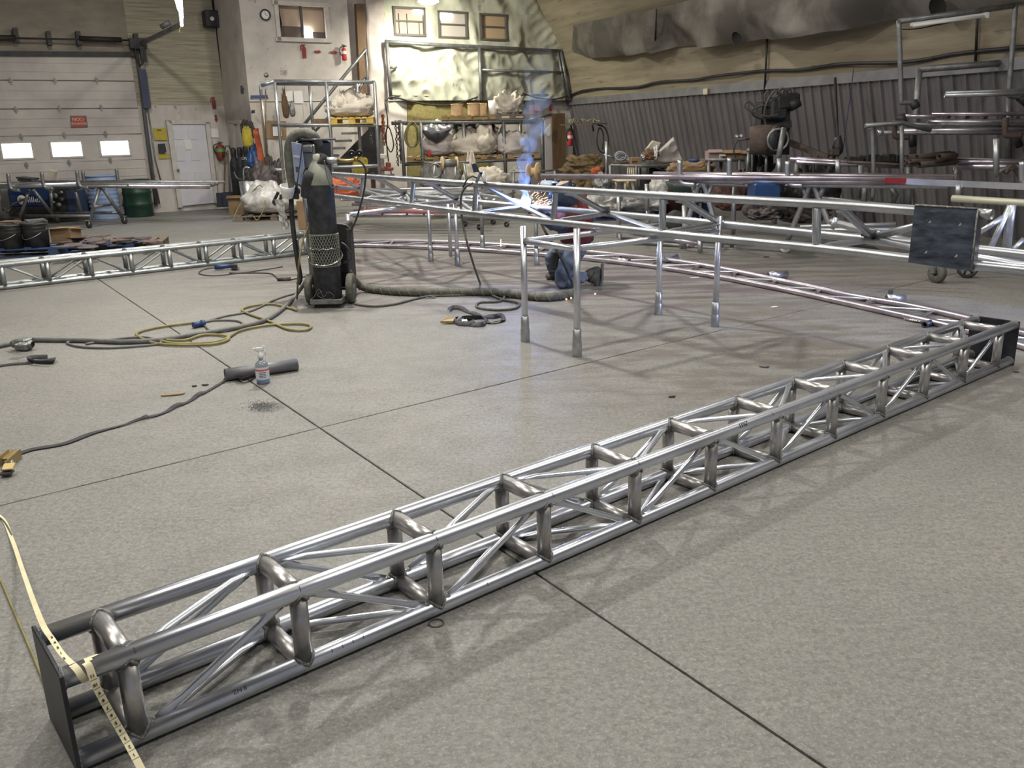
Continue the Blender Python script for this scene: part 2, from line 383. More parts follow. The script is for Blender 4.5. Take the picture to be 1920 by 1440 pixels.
# floor: slabs over a dark bed
PJ = Vector((-1.17, 4.95, 0)); EA = Vector((.5600, -.8285, 0)); EB = Vector((.786, .618, 0))
fb = B(); fb.add([(-32, -14, -.02), (34, -14, -.02), (34, 42, -.02), (-32, 42, -.02)], [(0, 1, 2, 3)])
FL = ST('floor', fb, JOINTM)
rnd = random.Random(4)
for i in range(-5, 4):
    for j in range(-4, 5):
        g = .0045; c = []
        L0 = 5.6
        for (aa, bb) in ((0, 0), (1, 0), (1, 1), (0, 1)):
            c.append(PJ + EA * (L0 * (i + aa) + (g if aa == 0 else -g)) + EB * (L0 * (j + bb) + (g if bb == 0 else -g)))
        cc = sum(c, Vector()) / 4
        if cc.y < -8: continue
        b = B(); h = .006; nn = 110 if cc.y < 9 and abs(cc.x) < 6 else 24; per = []
        for k in range(4):
            p_, q_ = c[k], c[(k + 1) % 4]
            for e in range(nn):
                v_ = p_.lerp(q_, e / nn); w_ = 0 if e == 0 else (noise.noise(v_ * 9) * .35 + noise.noise(v_ * 31) * .3 + .25) * (.009 if k % 2 else .004)
                per.append(v_ + (cc - v_).normalized() * max(w_, 0))
        n4 = len(per); top = [p + (cc - p).normalized() * h for p in per]
        vs = [(p.x, p.y, -.018) for p in per] + [(p.x, p.y, -.003) for p in per] + [(p.x, p.y, 0) for p in top]
        fs = [tuple(range(2 * n4, 3 * n4))] + [(k, (k + 1) % n4, n4 + (k + 1) % n4, n4 + k) for k in range(n4)] + [(n4 + k, n4 + (k + 1) % n4, 2 * n4 + (k + 1) % n4, 2 * n4 + k) for k in range(n4)]
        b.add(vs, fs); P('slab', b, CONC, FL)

# right shell: ribbed steel below, foam above
wr = B(); SH = 30.
def shf(u, v):
    t = 1 + v * (len(PROF) - 2); s = -20 + u * 33.6
    p = shell(s, t); q = noise.noise(p * .8) * .06 + noise.noise(p * 2.3) * .02
    return p + NI * q
wr.grid(shf, 110, 40)
WRIGHT = ST('wall_right', wr, FOAMR)
# ribbed sheets
def rib_sheet(s0, wd):
    b = B(); a0 = shell(s0, 0); a1 = shell(s0, 1); nrm = (a1 - a0).cross(WD).normalized(); nrm = nrm if nrm.dot(NI) > 0 else -nrm
    prof = []; k = 0.
    for r in range(4):
        x = wd * r / 4
        prof += [(x, 0), (x + .012, .036), (x + .045, .036), (x + .06, 0), (x + .12, 0), (x + .128, .006), (x + .148, .006), (x + .156, 0)]
    prof.append((wd + .02, 0))
    lo = [a0 + WD * x + nrm * h for x, h in prof]; hi = [a1 + WD * x + nrm * h for x, h in prof]; n = len(prof)
    b.add(lo + hi, [(i, i + 1, n + i + 1, n + i) for i in range(n - 1)])
    return b
sh0 = P('sheet', rib_sheet(-9, .92), CORR, WRIGHT); k = 1
while -9 + k * .92 < 12.6:
    c = sh0.copy(); COL.objects.link(c); c.location = WD * (.92 * k) + NI * (.002 * (k % 2)); k += 1
fl = B(); fl.beam(shell(-10, 1) + NI * .03, shell(12.4, 1) + NI * .03, .05, .16)
P('flashing', fl, mat('grey_flashing', (.24, .235, .25), .5, .3, (.17, .17, .18), 3), WRIGHT)
# ceiling beyond the ridge, down to the left side
cb = B(); c0 = shell(0, len(PROF) - 1)
LPROF = [(9.5, 7.7), (12, 7.6), (15, 7.1), (17.5, 6.1), (19.3, 4.6), (20.2, 2.4), (20.6, 0)]
def clf(u, v):
    t = v * (len(LPROF) - 1); i = min(int(t), len(LPROF) - 2); f = t - i
    o = LPROF[i][0] * (1 - f) + LPROF[i + 1][0] * f; z = LPROF[i][1] * (1 - f) + LPROF[i + 1][1] * f
    return WP + WD * (-20 + u * 36) + NI * o + UP * z
cb.grid(clf, 30, 18); ST('ceiling', cb, FOAMR)

# garage wall and door
def wallstrip(f, P0, P1, mt, name, par, z0, z1, wob=0., nu=10, nv=10, depth=.05):
    b = B(); P0 = Vector((P0.x, P0.y, 0)); P1 = Vector((P1.x, P1.y, 0))
    def g(u, v):
        p = P0.lerp(P1, u) + UP * (z0 + (z1 - z0) * v)
        return p + NB * (noise.noise(p * 1.5) * wob)
    b.grid(g, nu, nv)
    return P(name, b, mt, par)
gl = GW(-330, 300); gj = GW(272, 300); gc = GW(431, 300)
wbk = B(); wbk.poly([Vector((gl.x, gl.y, 0)) - NB * .5, Vector((gc.x, gc.y, 0)) - NB * .5, Vector((gc.x, gc.y, 8)) - NB * .5, Vector((gl.x, gl.y, 8)) - NB * .5])
WG = ST('wall_back_left', wbk, WHITEW)
zs = 2.44
wallstrip(None, gj, gc, WHITEL, 'lower_panel', WG, 0, zs, .0)
wallstrip(None, gj, gc, FOAMW, 'upper_panel', WG, zs, 8, .05, 40, 90)
wallstrip(None, gl, gj, DOORD, 'header_panel', WG, GW(150, 102).z, 8, .03, 30, 30)
# sectional overhead door
def zat(px, py, f=GW): return f(px, py).z
zz = [0.0] + [zat(130, y) for y in (349, 303.5, 254, 204, 151.5, 101)]
DG = ST('door_1', B().poly([Vector((gl.x, gl.y, -.0)) - NB * .12, Vector((gj.x, gj.y, 0)) - NB * .12, Vector((gj.x, gj.y, zz[-1])) - NB * .12, Vector((gl.x, gl.y, zz[-1])) - NB * .12]), DOORP)
WL = (Vector((gj.x, gj.y, 0)) - Vector((gl.x, gl.y, 0))).length
glf = Vector((gl.x, gl.y, 0))
def gp(t, z, off=0.): return glf + U * t + UP * z + NB * off
def tU(px, py): return (GW(px, py) - glf).dot(U)
wins = [(tU(2, 283), tU(62, 283)), (tU(95, 280), tU(155, 280)), (tU(187, 277), tU(243, 277)), (tU(-95, 285), tU(-33, 285))]
for i in range(6):
    z0, z1 = zz[i] + .006, zz[i + 1] - .006; b = B()
    if i == 2:
        wz0, wz1 = zat(32, 298), zat(32, 267); xs = sorted([0, WL] + [x for q in wins for x in q])
        for a, c in zip(xs[:-1], xs[1:]):
            if any(abs(a - q[0]) < 1e-6 for q in wins):
                for q0, q1 in ((z0, wz0), (wz1, z1)): b.box(gp((a + c) / 2, (q0 + q1) / 2, 0), (c - a, .06, q1 - q0), rz=a31)
            else: b.box(gp((a + c) / 2, (z0 + z1) / 2, 0), (c - a, .06, z1 - z0), rz=a31)
    else:
        b.box(gp(WL / 2, (z0 + z1) / 2, 0), (WL, .06, z1 - z0), rz=a31, ch=.012)
        for kz in (.33, .66): b.box(gp(WL / 2, z0 + (z1 - z0) * kz, .033), (WL, .014, .018), rz=a31)
    P('door_panel', b, DOORP, DG)
for a, c in wins:
    b = B().box(gp((a + c) / 2, (wz0 + wz1) / 2, -.01), (c - a, .01, wz1 - wz0), rz=a31)
    f = P('window_pane', b, DAYE, DG)
    fb_ = B()
    for q in (wz0, wz1): fb_.box(gp((a + c) / 2, q, .035), (c - a + .06, .03, .04), rz=a31)
    for q in (a, c): fb_.box(gp(q, (wz0 + wz1) / 2, .035), (.04, .03, wz1 - wz0), rz=a31)
    P('window_frame', fb_, FRAME, DG)
hg = B().box((0, 0, 0), (.07, .03, .06), rz=a31).box((0, 0, .04), (.03, .05, .05), rz=a31).box((0, 0, -.05), (.03, .02, .05), rz=a31)
h0 = None
for (row, pts) in (((303), [(50, 309), (130, 304.5), (207, 300)]), (254, [(40, 256), (121, 253), (198, 251)]), (204, [(30, 205), (112, 203), (190, 201)]), (151, [(20, 151), (103, 151), (181, 150)])):
    for (x, y) in pts:
        q = GW(x, y, .05)
        if h0 is None:
            h0 = bpy.data.objects.new('hinge', mesh_from('hinge', hg, GALVD, (0, 0, 0))); COL.objects.link(h0); h0.parent = DG; h0.location = q
        else:
            c = h0.copy(); COL.objects.link(c); c.location = q
# track, header beam and torsion shaft
t = T('door_track', 'dark steel vertical track and rail along the right edge of the overhead door', 'door track', GW(292, 386, .08))
P('rail', B().tube([GW(252, 78, .1), GW(262, 140, .1), GW(275, 250, .1), GW(293, 384, .1)], .045, 8), DRKTRIM, t)
P('rail', B().tube([GW(268, 190, .12), GW(282, 300, .12), GW(299, 382, .12)], .022, 8), GALVD, t)
P('rail', B().tube([GW(275, 190, .12), GW(291, 300, .12), GW(303, 345, .12)], .018, 8), GALVD, t)
P('guard', B().beam(GW(266, 130, .15), GW(276, 203, .15), .16, .08, up=NB), mat('navy_guard', (.035, .05, .11), .6, 0, (.05, .06, .10), 4), t, 'navy blue guard strip')
t = T('torsion_shaft', 'black torsion spring shaft above the overhead door', 'door spring', GW(130, 72, .2))
P('shaft', B().cyl(GW(-60, 70, .25), GW(262, 76, .25), .02), BLACK, t)
for a, b_ in (((-40, 71), (30, 71)), ((148, 72), (228, 75))): P('spring', B().cyl(GW(*a, .25), GW(*b_, .25), .055), mat('dark_spring', (.035, .03, .03), .6, .3), t)
for x, y in ((30, 66), (92, 72), (147, 72), (255, 76)):
    P('bracket', B().box(GW(x, y, .16), (.09, .2, .28), rz=a31), BLACK, t)
t = T('operator_cables', 'dark bracket and cables hanging from the door shaft end', 'bracket', GW(262, 100, .2))
P('bracket', B().box(GW(258, 82, .2), (.35, .15, .22), rz=a31).box(GW(268, 100, .2), (.12, .12, .35), rz=a31), BLACK, t)
P('cable', B().tube(smooth_path([GW(256, 82, .25), GW(254, 100, .25), GW(262, 122, .25), GW(270, 112, .25), GW(268, 90, .25), GW(262, 80, .25)]), .02, 6), BLACK, t)
M1('header_beam', B().beam(GW(-100, 99.5, .06), GW(255, 102, .06), .08, .10), BLACK, 'black steel lintel strip above the top door panel', 'beam')
# guide arm and hanging fluorescent
t = T('light_arm', 'grey steel arm reaching from the door corner to the tube lights', 'arm', GW(262, 82, .3))
AE = A(340, 46, 18.2)
P('arm', B().beam(GW(266, 81, .3), AE, .05, .09), GALVD, t)
P('stub', B().cyl(A(302, 51, 18.6), A(318, 42, 18.6), .05), DRKTRIM, t)
P('pull_cord', B().tube([AE, A(336, 58, 18.2), A(338, 62, 18.2)], .008, 5), YELLOW, t)
t = T('tube_light', 'glowing tube light seen end on, high above the overhead door', 'lamp', A(338, 20, 16.5))
P('tube', B().cyl(A(341, 47, 18.0), A(335, -14, 14.5), .028), TUBEE, t)
P('tube', B().cyl(A(336, 18, 16.6), A(328, -12, 14.4), .028), TUBEE, t)
P('housing', B().beam(A(342, 42, 18.0) + UP * .1, A(336, -22, 14.3) + UP * .1, .07, .05), WHITEP, t)

# corner speaker + pipe
t = T('wall_speaker', 'small black square speaker box high in the left corner', 'speaker', GW(398, 36, .2))
P('case', B().box(GW(398, 36, .2), (.40, .28, .36), rz=a31, ch=.02), BLACK, t)
P('driver', B().lathe([(0, .02), (.03, .03), (.05, 0)], GW(398, 35, .35), NB, 12), PAPER, t)
M1('corner_pipe', B().tube([GW(400, 0, .08), GW(408, 60, .08), GW(421, 160, .08), GW(429, 212, .08)], .045, 8), BLACK, 'black pipe running down the corner beside the foam wall', 'pipe')
M1('corner_conduit', B().tube([GW(427, 212, .06), GW(432, 290, .06), GW(436, 380, .06)], .04, 8), WHITEP, 'white pipe below the black one in the left corner', 'pipe')

# jog wall with small door
jf = CW(474, 254); jf = Vector((jf.x, jf.y, 0)); jb = Vector((gc.x, gc.y, 0))
WJ = ST('wall_jog', B().grid(lambda u, v: jb.lerp(jf, u) + UP * (8 * v), 8, 24), WHITEW)
NJ = -U
def JW(px, py, off=0.): return onplane(px, py, jf + NJ * off, NJ)
def quadprism(f, pts, off0, off1, n):
    return B().poly([f(x, y, off0) for x, y in pts], off1 - off0, n)
D3 = ST('door_3', quadprism(JW, [(445, 232), (454, 231), (456, 385), (448, 385)], .01, .05, NJ), GLASSD)
P('door_frame', quadprism(JW, [(435, 230), (445, 230), (449, 385), (440, 385)], .02, .12, NJ), FRAME, D3)
P('door_frame', quadprism(JW, [(452, 230), (458, 229), (461, 385), (456, 385)], .02, .12, NJ), FRAME, D3)
P('door_frame', quadprism(JW, [(435, 226), (458, 225), (458, 232), (435, 232)], .02, .12, NJ), FRAME, D3)
def plate(name, label, cat, f, n, pts, mt, th=.012, off=.02, group=None):
    return M1(name, quadprism(f, pts, off, off + th, n), mt, label, cat, group)
plate('posted_note', 'small dark note pinned on the jog wall, the larger lower one', 'note', JW, NJ, [(452, 165), (457, 164), (457, 176), (452, 176)], DRKTRIM)
plate('posted_note', 'tiny dark note pinned just above the other on the jog wall', 'note', JW, NJ, [(451, 161), (455, 161), (455, 164), (451, 164)], DRKTRIM)
plate('posted_note', 'small dark sticker at the right edge of the jog wall', 'note', JW, NJ, [(472, 207), (478, 206), (478, 212), (472, 213)], DRKTRIM)

# clock wall, bay, insulated back wall
c0 = CW(474, 254); c1 = CW(668, 254); c2 = CW(700, 254); c3 = CW(722, 254); c4 = CW(1078, 254)
def flat(v): return Vector((v.x, v.y, 0))
WC = ST('wall_clock_side', B().poly([flat(c0) - NB * .2, flat(c4) - NB * .2, flat(c4) - NB * .2 + UP * 8, flat(c0) - NB * .2 + UP * 8]), WHITEW)
wx0 = (CW(519, 40) - flat(c0)).dot(U); wx1 = (CW(612, 40) - flat(c0)).dot(U); wz_0, wz_1 = CW(565, 75).z, CW(565, 8).z
cwL = (c1 - c0).dot(U)
def cwp(t, z, off=0.): return flat(c0) + U * t + UP * z + NB * off
def panelrect(b, x0, x1, z0, z1, off, wob=0, n=8):
    b.grid(lambda u, v: cwp(x0 + (x1 - x0) * u, z0 + (z1 - z0) * v, off + noise.noise(Vector((x0 + u * 3, z0 + v * 3, 0))) * wob), n, n)
for (x0, x1, z0, z1) in ((0, wx0, 2.45, 8), (wx0, wx1, 2.45, wz_0), (wx0, wx1, wz_1, 8), (wx1, cwL, 2.45, 8)):
    b = B(); panelrect(b, x0, x1, z0, z1, 0); P('wall_board', b, WHITEW, WC)
for x0 in np.arange(0, cwL - .1, 1.22):
    P('wall_board', B().box(cwp(min(x0 + .61, cwL), 1.22, 0), (1.215, .02, 2.43), rz=a31), WHITEL, WC)
# office window
W1 = ST('window_1', B().box(cwp((wx0 + wx1) / 2, (wz_0 + wz_1) / 2, -.15), (wx1 - wx0 + .2, .02, wz_1 - wz_0 + .2), rz=a31), ROOMP)
for q in (wz_0, wz_1): P('window_frame', B().box(cwp((wx0 + wx1) / 2, q, .03), (wx1 - wx0 + .16, .08, .09), rz=a31), FRAME, W1)
for q in (wx0, wx1): P('window_frame', B().box(cwp(q, (wz_0 + wz_1) / 2, .03), (.09, .08, wz_1 - wz_0 + .08), rz=a31), FRAME, W1)
mxw = (CW(565, 40) - flat(c0)).dot(U)
P('sash', B().box(cwp(mxw, (wz_0 + wz_1) / 2, .02), (.05, .05, wz_1 - wz_0), rz=a31), DRKTRIM, W1)
P('pane_glint', B().lathe([(0, 0), (.13, 0), (.13, .02)], CW(577, 66, -.1), NB, 14), LAMPE, W1, 'bright lamp reflected at the foot of the pane')  # glowing disc put in the pane as a lamp's reflection
P('pane_glint', B().box(CW(559, 64, -.1), (.12, .02, .05), rz=a31), LAMPE, W1)  # glowing bar added beside that painted reflection
P('furniture', B().box(CW(545, 62, -.1), (.5, .04, .28), rz=a31).box(CW(600, 67, -.1), (.35, .04, .15), rz=a31), mat('dim_furniture', (.12, .09, .08), .7), W1)
P('blind', B().poly([CW(522, 14, -.05), CW(528, 45, -.05), CW(526, 62, -.05), CW(523, 62, -.05)], .03, NB), GLASSD, W1)
# bay with wooden post and hanging sheet
P('bay_panel', B().poly([flat(c1) - NB * .15, flat(c3) - NB * .15, flat(c3) - NB * .15 + UP * 8, flat(c1) - NB * .15 + UP * 8]), TARPP, WC)
M1('wooden_post', B().poly([CW(664, 8, .05), CW(681, 8, .05), CW(687, 176, .05), CW(672, 176, .05)], .12, NB), BROWNP, 'brown wooden door post standing in the bay right of the office window', 'post')
def wsheet(f, n, corners, nu, nv, amp, seed, th=0.02, name='sheet', sag=0.):
    a, b_, c, d = corners; bb = B(); sv = Vector((seed * 7.1, seed * 3.3, 0))
    def g(u, v):
        x = (a[0] * (1 - u) + b_[0] * u) * (1 - v) + (d[0] * (1 - u) + c[0] * u) * v
        y = (a[1] * (1 - u) + b_[1] * u) * (1 - v) + (d[1] * (1 - u) + c[1] * u) * v
        q = f(x, y, .05); k = q + sv
        e = 1 - abs(noise.noise(Vector((k.x * 1.1 + k.z * .55, k.y * 1.1, k.z * .9)))) * 2.3
        w_ = e * .7 + noise.noise(k * 2.6) * .5 + (1 - abs(noise.noise(k * 4.1)) * 2) * .18
        ed = min(1, 9 * min(u, 1 - u) + .25) * min(1, 9 * min(v, 1 - v) + .25)
        return q + n * (amp * w_ * ed)
    bb.grid(g, nu, nv); return bb
cur = P('hanging_sheet', wsheet(CW, NB, [(684, -40), (716, -40), (731, 235), (693, 235)], 14, 60, .10, 3), TARPP, WC)
# insulated sheet wall: openings for three windows
TZ = [(716, -60), (1010, -60)]
wl = [((735, 14), (792, 17), (795, 67), (739, 65)), ((820, 22), (872, 25), (874, 72), (822, 70)), ((898, 27), (947, 30), (948, 77), (900, 74))]
def twx(px, py): return (CW(px, py) - flat(c0)).dot(U)
rects = [(twx(q[3][0], q[3][1]), twx(q[2][0], q[2][1]), CW(*q[3]).z, CW(*q[0]).z) for q in wl]
X0, X1 = twx(716, 60), twx(1000, 60)
rz0 = min(r[2] for r in rects); rz1 = max(r[3] for r in rects)
def tsheet(x0, x1, z0, z1, mt, nu, nv, amp, name='insulation_sheet', cut=None):
    b = B()
    def g(u, v):
        x = x0 + (x1 - x0) * u; z = z0 + (z1 - z0) * v; k = Vector((x, 0, z))
        w_ = (1 - abs(noise.noise(Vector((x * 1.2 + z * .9, 5, z * .35)))) * 2.4) * .7 + noise.noise(k * 1.7) * .5 + (1 - abs(noise.noise(k * 3.1)) * 2) * .28
        near = 1.
        for r in rects:
            dx = max(r[0] - x, x - r[1], 0); dz = max(r[2] - z, z - r[3], 0); near = min(near, .12 + math.hypot(dx, dz) * 2.2)
        return cwp(x, z, .03 + amp * max(w_, -.25) * near)
    b.grid(g, nu, nv); return P(name, b, mt, WT)
WT = ST('wall_back', B().poly([flat(c3) - NB * .1, flat(c4) - NB * .1, flat(c4) - NB * .1 + UP * 2.6, flat(c3) - NB * .1 + UP * 2.6]), WHITEL)
XE = twx(1075, 190); zb = CW(765, 189).z
tsheet(X0, XE - .05, zb, rz0, TARPW, 150, 50, .20)
xs = [X0] + [v for r in rects for v in (r[0], r[1])] + [XE - .5]
for i in range(0, len(xs), 2): tsheet(xs[i], xs[i + 1], rz0, rz1, TARPW, max(6, int((xs[i + 1] - xs[i]) * 16)), 18, .20)
tsheet(X0, XE - 1.0, rz1, 7.0, TARPW, 90, 40, .22)
for i, r in enumerate(rects):
    if r[2] > rz0 + .01: P('sill_sheet', B().box(cwp((r[0] + r[1]) / 2, (rz0 + r[2]) / 2, .03), (r[1] - r[0], .03, r[2] - rz0), rz=a31), TARPW, WT)
    if r[3] < rz1 - .01: P('sill_sheet', B().box(cwp((r[0] + r[1]) / 2, (rz1 + r[3]) / 2, .03), (r[1] - r[0], .03, rz1 - r[3]), rz=a31), TARPW, WT)
    cx = (r[0] + r[1]) / 2; cz = (r[2] + r[3]) / 2; wd_ = r[1] - r[0]; hh = r[3] - r[2]
    WN = ST('window_%d' % (i + 2), B().box(cwp(cx, cz, -.02), (wd_, .01, hh), rz=a31), [mat('office_pane_a', (.40, .32, .27), .15), mat('office_pane_b', (.46, .42, .38), .15), mat('office_pane_c', (.42, .31, .20), .15)][i])
    fr = mat('window_bar', (.09, .08, .07), .6) if i == 0 else fr
    for q in (r[2], r[3]): P('window_frame', B().box(cwp(cx, q, .05), (wd_ + .06, .08, .05), rz=a31), fr, WN)
    for q in (r[0], r[1]): P('window_frame', B().box(cwp(q, cz, .05), (.05, .08, hh), rz=a31), fr, WN)
    P('sash_bar', B().box(cwp(cx, cz + hh * .02, .03), (wd_, .04, .035), rz=a31), fr, WN)
    if i == 0:
        for q in (.18, .45, .85): P('curtain_rod', B().cyl(cwp(r[0] + wd_ * q, r[2], 0), cwp(r[0] + wd_ * q, cz + hh * (.3 if q < .5 else 0), 0), .012, 6), fr, WN)
        P('pane_glow', B().box(cwp(r[1] - wd_ * .16, r[3] - .06, .0), (wd_ * .28, .03, .08), rz=a31, ch=.02), LAMPE, WN)  # added glow stands in for lamplight showing in the glass
    if i == 1: P('pane_glow', B().box(cwp(r[0] + wd_ * .26, r[3] - .09, .0), (wd_ * .5, .03, .1), rz=a31, ch=.03), LAMPE, WN)  # added glow stands in for the lamp's reflection in the glass
# lower boards
P('plywood_board', B().poly([CW(763, 189, .02), CW(917, 190, .02), CW(915, 330, .02), CW(764, 330, .02)], .03, NB), OSB, WT, 'olive strand board')
P('wall_board', B().poly([CW(716, 186, .0), CW(762, 188, .0), CW(763, 372, .0), CW(722, 372, .0)], .03, NB), WHITEL, WT)
# conduit frame on the sheet wall
def wallpipe(name, label, pts, r, mt=GALVD, f=CW, off=.22, cat='pipe', group=None):
    return M1(name, B().tube([f(x, y, off) for x, y in pts], r, 8), mt, label, cat, group)
t = T('wall_scaffold', 'grey pipe frame fixed across the white insulation sheet', 'pipe frame', CW(725, 186, .25))
for nme, pts, r in (('rail', [(722, 78), (800, 83), (900, 88), (1055, 96)], .045), ('upright', [(725, 80), (733, 187)], .045), ('upright', [(899, 88), (903, 188)], .05), ('rail', [(903, 131), (1056, 136)], .035), ('upright', [(1051, 94), (1068, 188)], .05), ('upright', [(1045, 92), (1062, 188)], .03), ('stub', [(733, 127), (744, 126)], .03)):
    P(nme, B().tube([CW(x, y, .25) for x, y in pts], r, 8), GALVD, t)
M1('overhead_cable', B().tube(smooth_path([CW(x, y, .3) for x, y in ((722, 190), (735, 182), (770, 190), (810, 197), (850, 196), (890, 184), (895, 181))]), .02, 6), BLACK, 'black cable sagging below the insulation sheet', 'cable')
M1('overhead_cable', B().tube(smooth_path([CW(x, y, .3) for x, y in ((980, 175), (1010, 184), (1040, 186), (1064, 180))]), .02, 6), BLACK, 'thin black cable along the wall near the far corner', 'cable')
M1('sheet_hem', B().tube([CW(735, 178, .12), CW(850, 180, .12), CW(1063, 177, .12)], .025, 6), mat('wood_batten', (.42, .36, .24), .8), 'thin batten along the bottom edge of the insulation sheet', 'batten')
M1('ceiling_lamp', B().lathe([(0, .0), (.22, .0), (.25, .03), (.20, .14), (.08, .24), (0, .26)], A(803, 3, 21.2), (0, 0, 1), 20), WHITEP, 'round bright lamp hanging before the insulation sheet', 'lamp')
lo = COL.objects[-1] if False else bpy.data.objects['ceiling_lamp']
P('lens', B().lathe([(0, -.06), (.15, -.05), (.24, -.002), (.24, .0)], A(803, 3, 21.2), (0, 0, 1), 20), LAMPE, lo)
ll = A(800, 6, 21.0)
area('bay_lamp_light', ll + Vector((0, 0, -.12)), .45, 190, (1, .97, .80), ll + Vector((.25, .8, -1.6)))
# right foam wall fittings
M1('wall_cable', B().tube(smooth_path([RW(x, y, .05) for x, y in ((1068, 180), (1090, 171), (1130, 166), (1190, 164), (1235, 154), (1300, 150), (1340, 143), (1430, 133), (1500, 131), (1580, 120), (1700, 116), (1800, 100), (1920, 88), (2000, 80))], 5), .028, 8), BLACK, 'long black cable strung along the foam wall', 'cable')
# grey hanging sheet
tl = [(1078, 46), (1160, 28), (1240, 14), (1300, -2), (1450, -40), (1700, -75), (1960, -110)]; bl = [(1074, 92), (1104, 107), (1210, 94), (1330, 83), (1440, 70), (1650, 40), (1960, -4)]
def lerpc(L_, u):
    t = u * (len(L_) - 1); i = min(int(t), len(L_) - 2); f = t - i; return (L_[i][0] * (1 - f) + L_[i + 1][0] * f, L_[i][1] * (1 - f) + L_[i + 1][1] * f)
hb = B(); ca = {}
def hs(u, v):
    a = lerpc(tl, u); c = lerpc(bl, u); q = RW(a[0] * (1 - v) + c[0] * v, a[1] * (1 - v) + c[1] * v, .10)
    w_ = (1 - abs(noise.noise(Vector((q.x * .9, q.y * .9, q.z * .5)))) * 2.2) * .22 + noise.noise(q * 1.3) * .2
    return q + (NI - UP * .3) * (.04 + (max(w_, -.05) * (.3 + v) + .10 * math.sin(PI * v)) * min(1, u * 9))
hb.grid(hs, 90, 22)
M1('hanging_tarp', hb, TARPG, 'grey brown sheet sagging off the foam wall on the upper right', 'tarp')
for k_, pts, lb in ((0, ((1231, 18), (1228, 86)), 'short black rod over the sagging grey sheet'), (1, ((1438, 73), (1433, 185)), 'black rod running down the foam wall below the sheet'), (2, ((1834, -2), (1829, 118)), 'dark rod on the foam wall behind the tall pipe frame')):
    M1('wall_rod', B().tube([RW(x, y, .34 if k_ == 0 else .06) for x, y in pts], .02, 6), BLACK, lb, 'rod')
for (x, y, s_, lb) in ((1384, 71, .13, 'dark disc painted for a shaded hole in the sagging sheet'), (1762, 12, .15, 'second dark disc painted for a shaded opening at the upper right of the sheet')):
    q = RW(x, y, .42); M1('opening_shade', B().lathe([(0, 0), (s_ * .8, .01), (s_, .04)], q, NI - UP * .4, 10), mat('deep_shadow', (.012, .011, .01), .95), lb, 'hole')  # near-black disc paints the shade inside an opening
M1('small_box', B().box(RW(1324, 172, .08), (.16, .1, .12), rz=1.1, ch=.01), CREAM, 'small cream junction box on the grey flashing', 'box')

# ------------------------------------------------------------------ trusses
def crimp(b, p0, p1, r, fd, n=14, c=.09):
    p0, p1 = Vector(p0), Vector(p1); L = (p1 - p0).length; k = min(c / L, .3)
    ts = [0, k * .45, k, 1 - k, 1 - k * .45, 1]; rr = [(r * .3, r * 1.4), (r * .38, r * 1.35), (r, r), (r, r), (r * .38, r * 1.35), (r * .3, r * 1.4)]
    return b.tube([p0.lerp(p1, t) for t in ts], rr, n, flatdir=fd)
def saddle(b, c, ax, cd, rp, R_, sgn, tr=.0058, n=20):
    # weld bead where a stub (axis ax, radius rp) meets a chord (direction cd) centred at c
    ax = Vector(ax).normalized(); cd = Vector(cd).normalized(); tr_ = ax.cross(cd); P_ = []
    for k in range(n):
        an = 2 * PI * k / n; x = rp * 1.03 * math.cos(an); y = rp * 1.0 * math.sin(an)
        z = math.sqrt(max(R_ * R_ - y * y, 0)) * 1.0
        P_.append(c + cd * x + tr_ * y * 1.02 + ax * (sgn * (z + .003)))
    return b.tube(P_, [tr * (1 + .35 * noise.noise(p * 60)) for p in P_], 5, caps=False, closed=True)
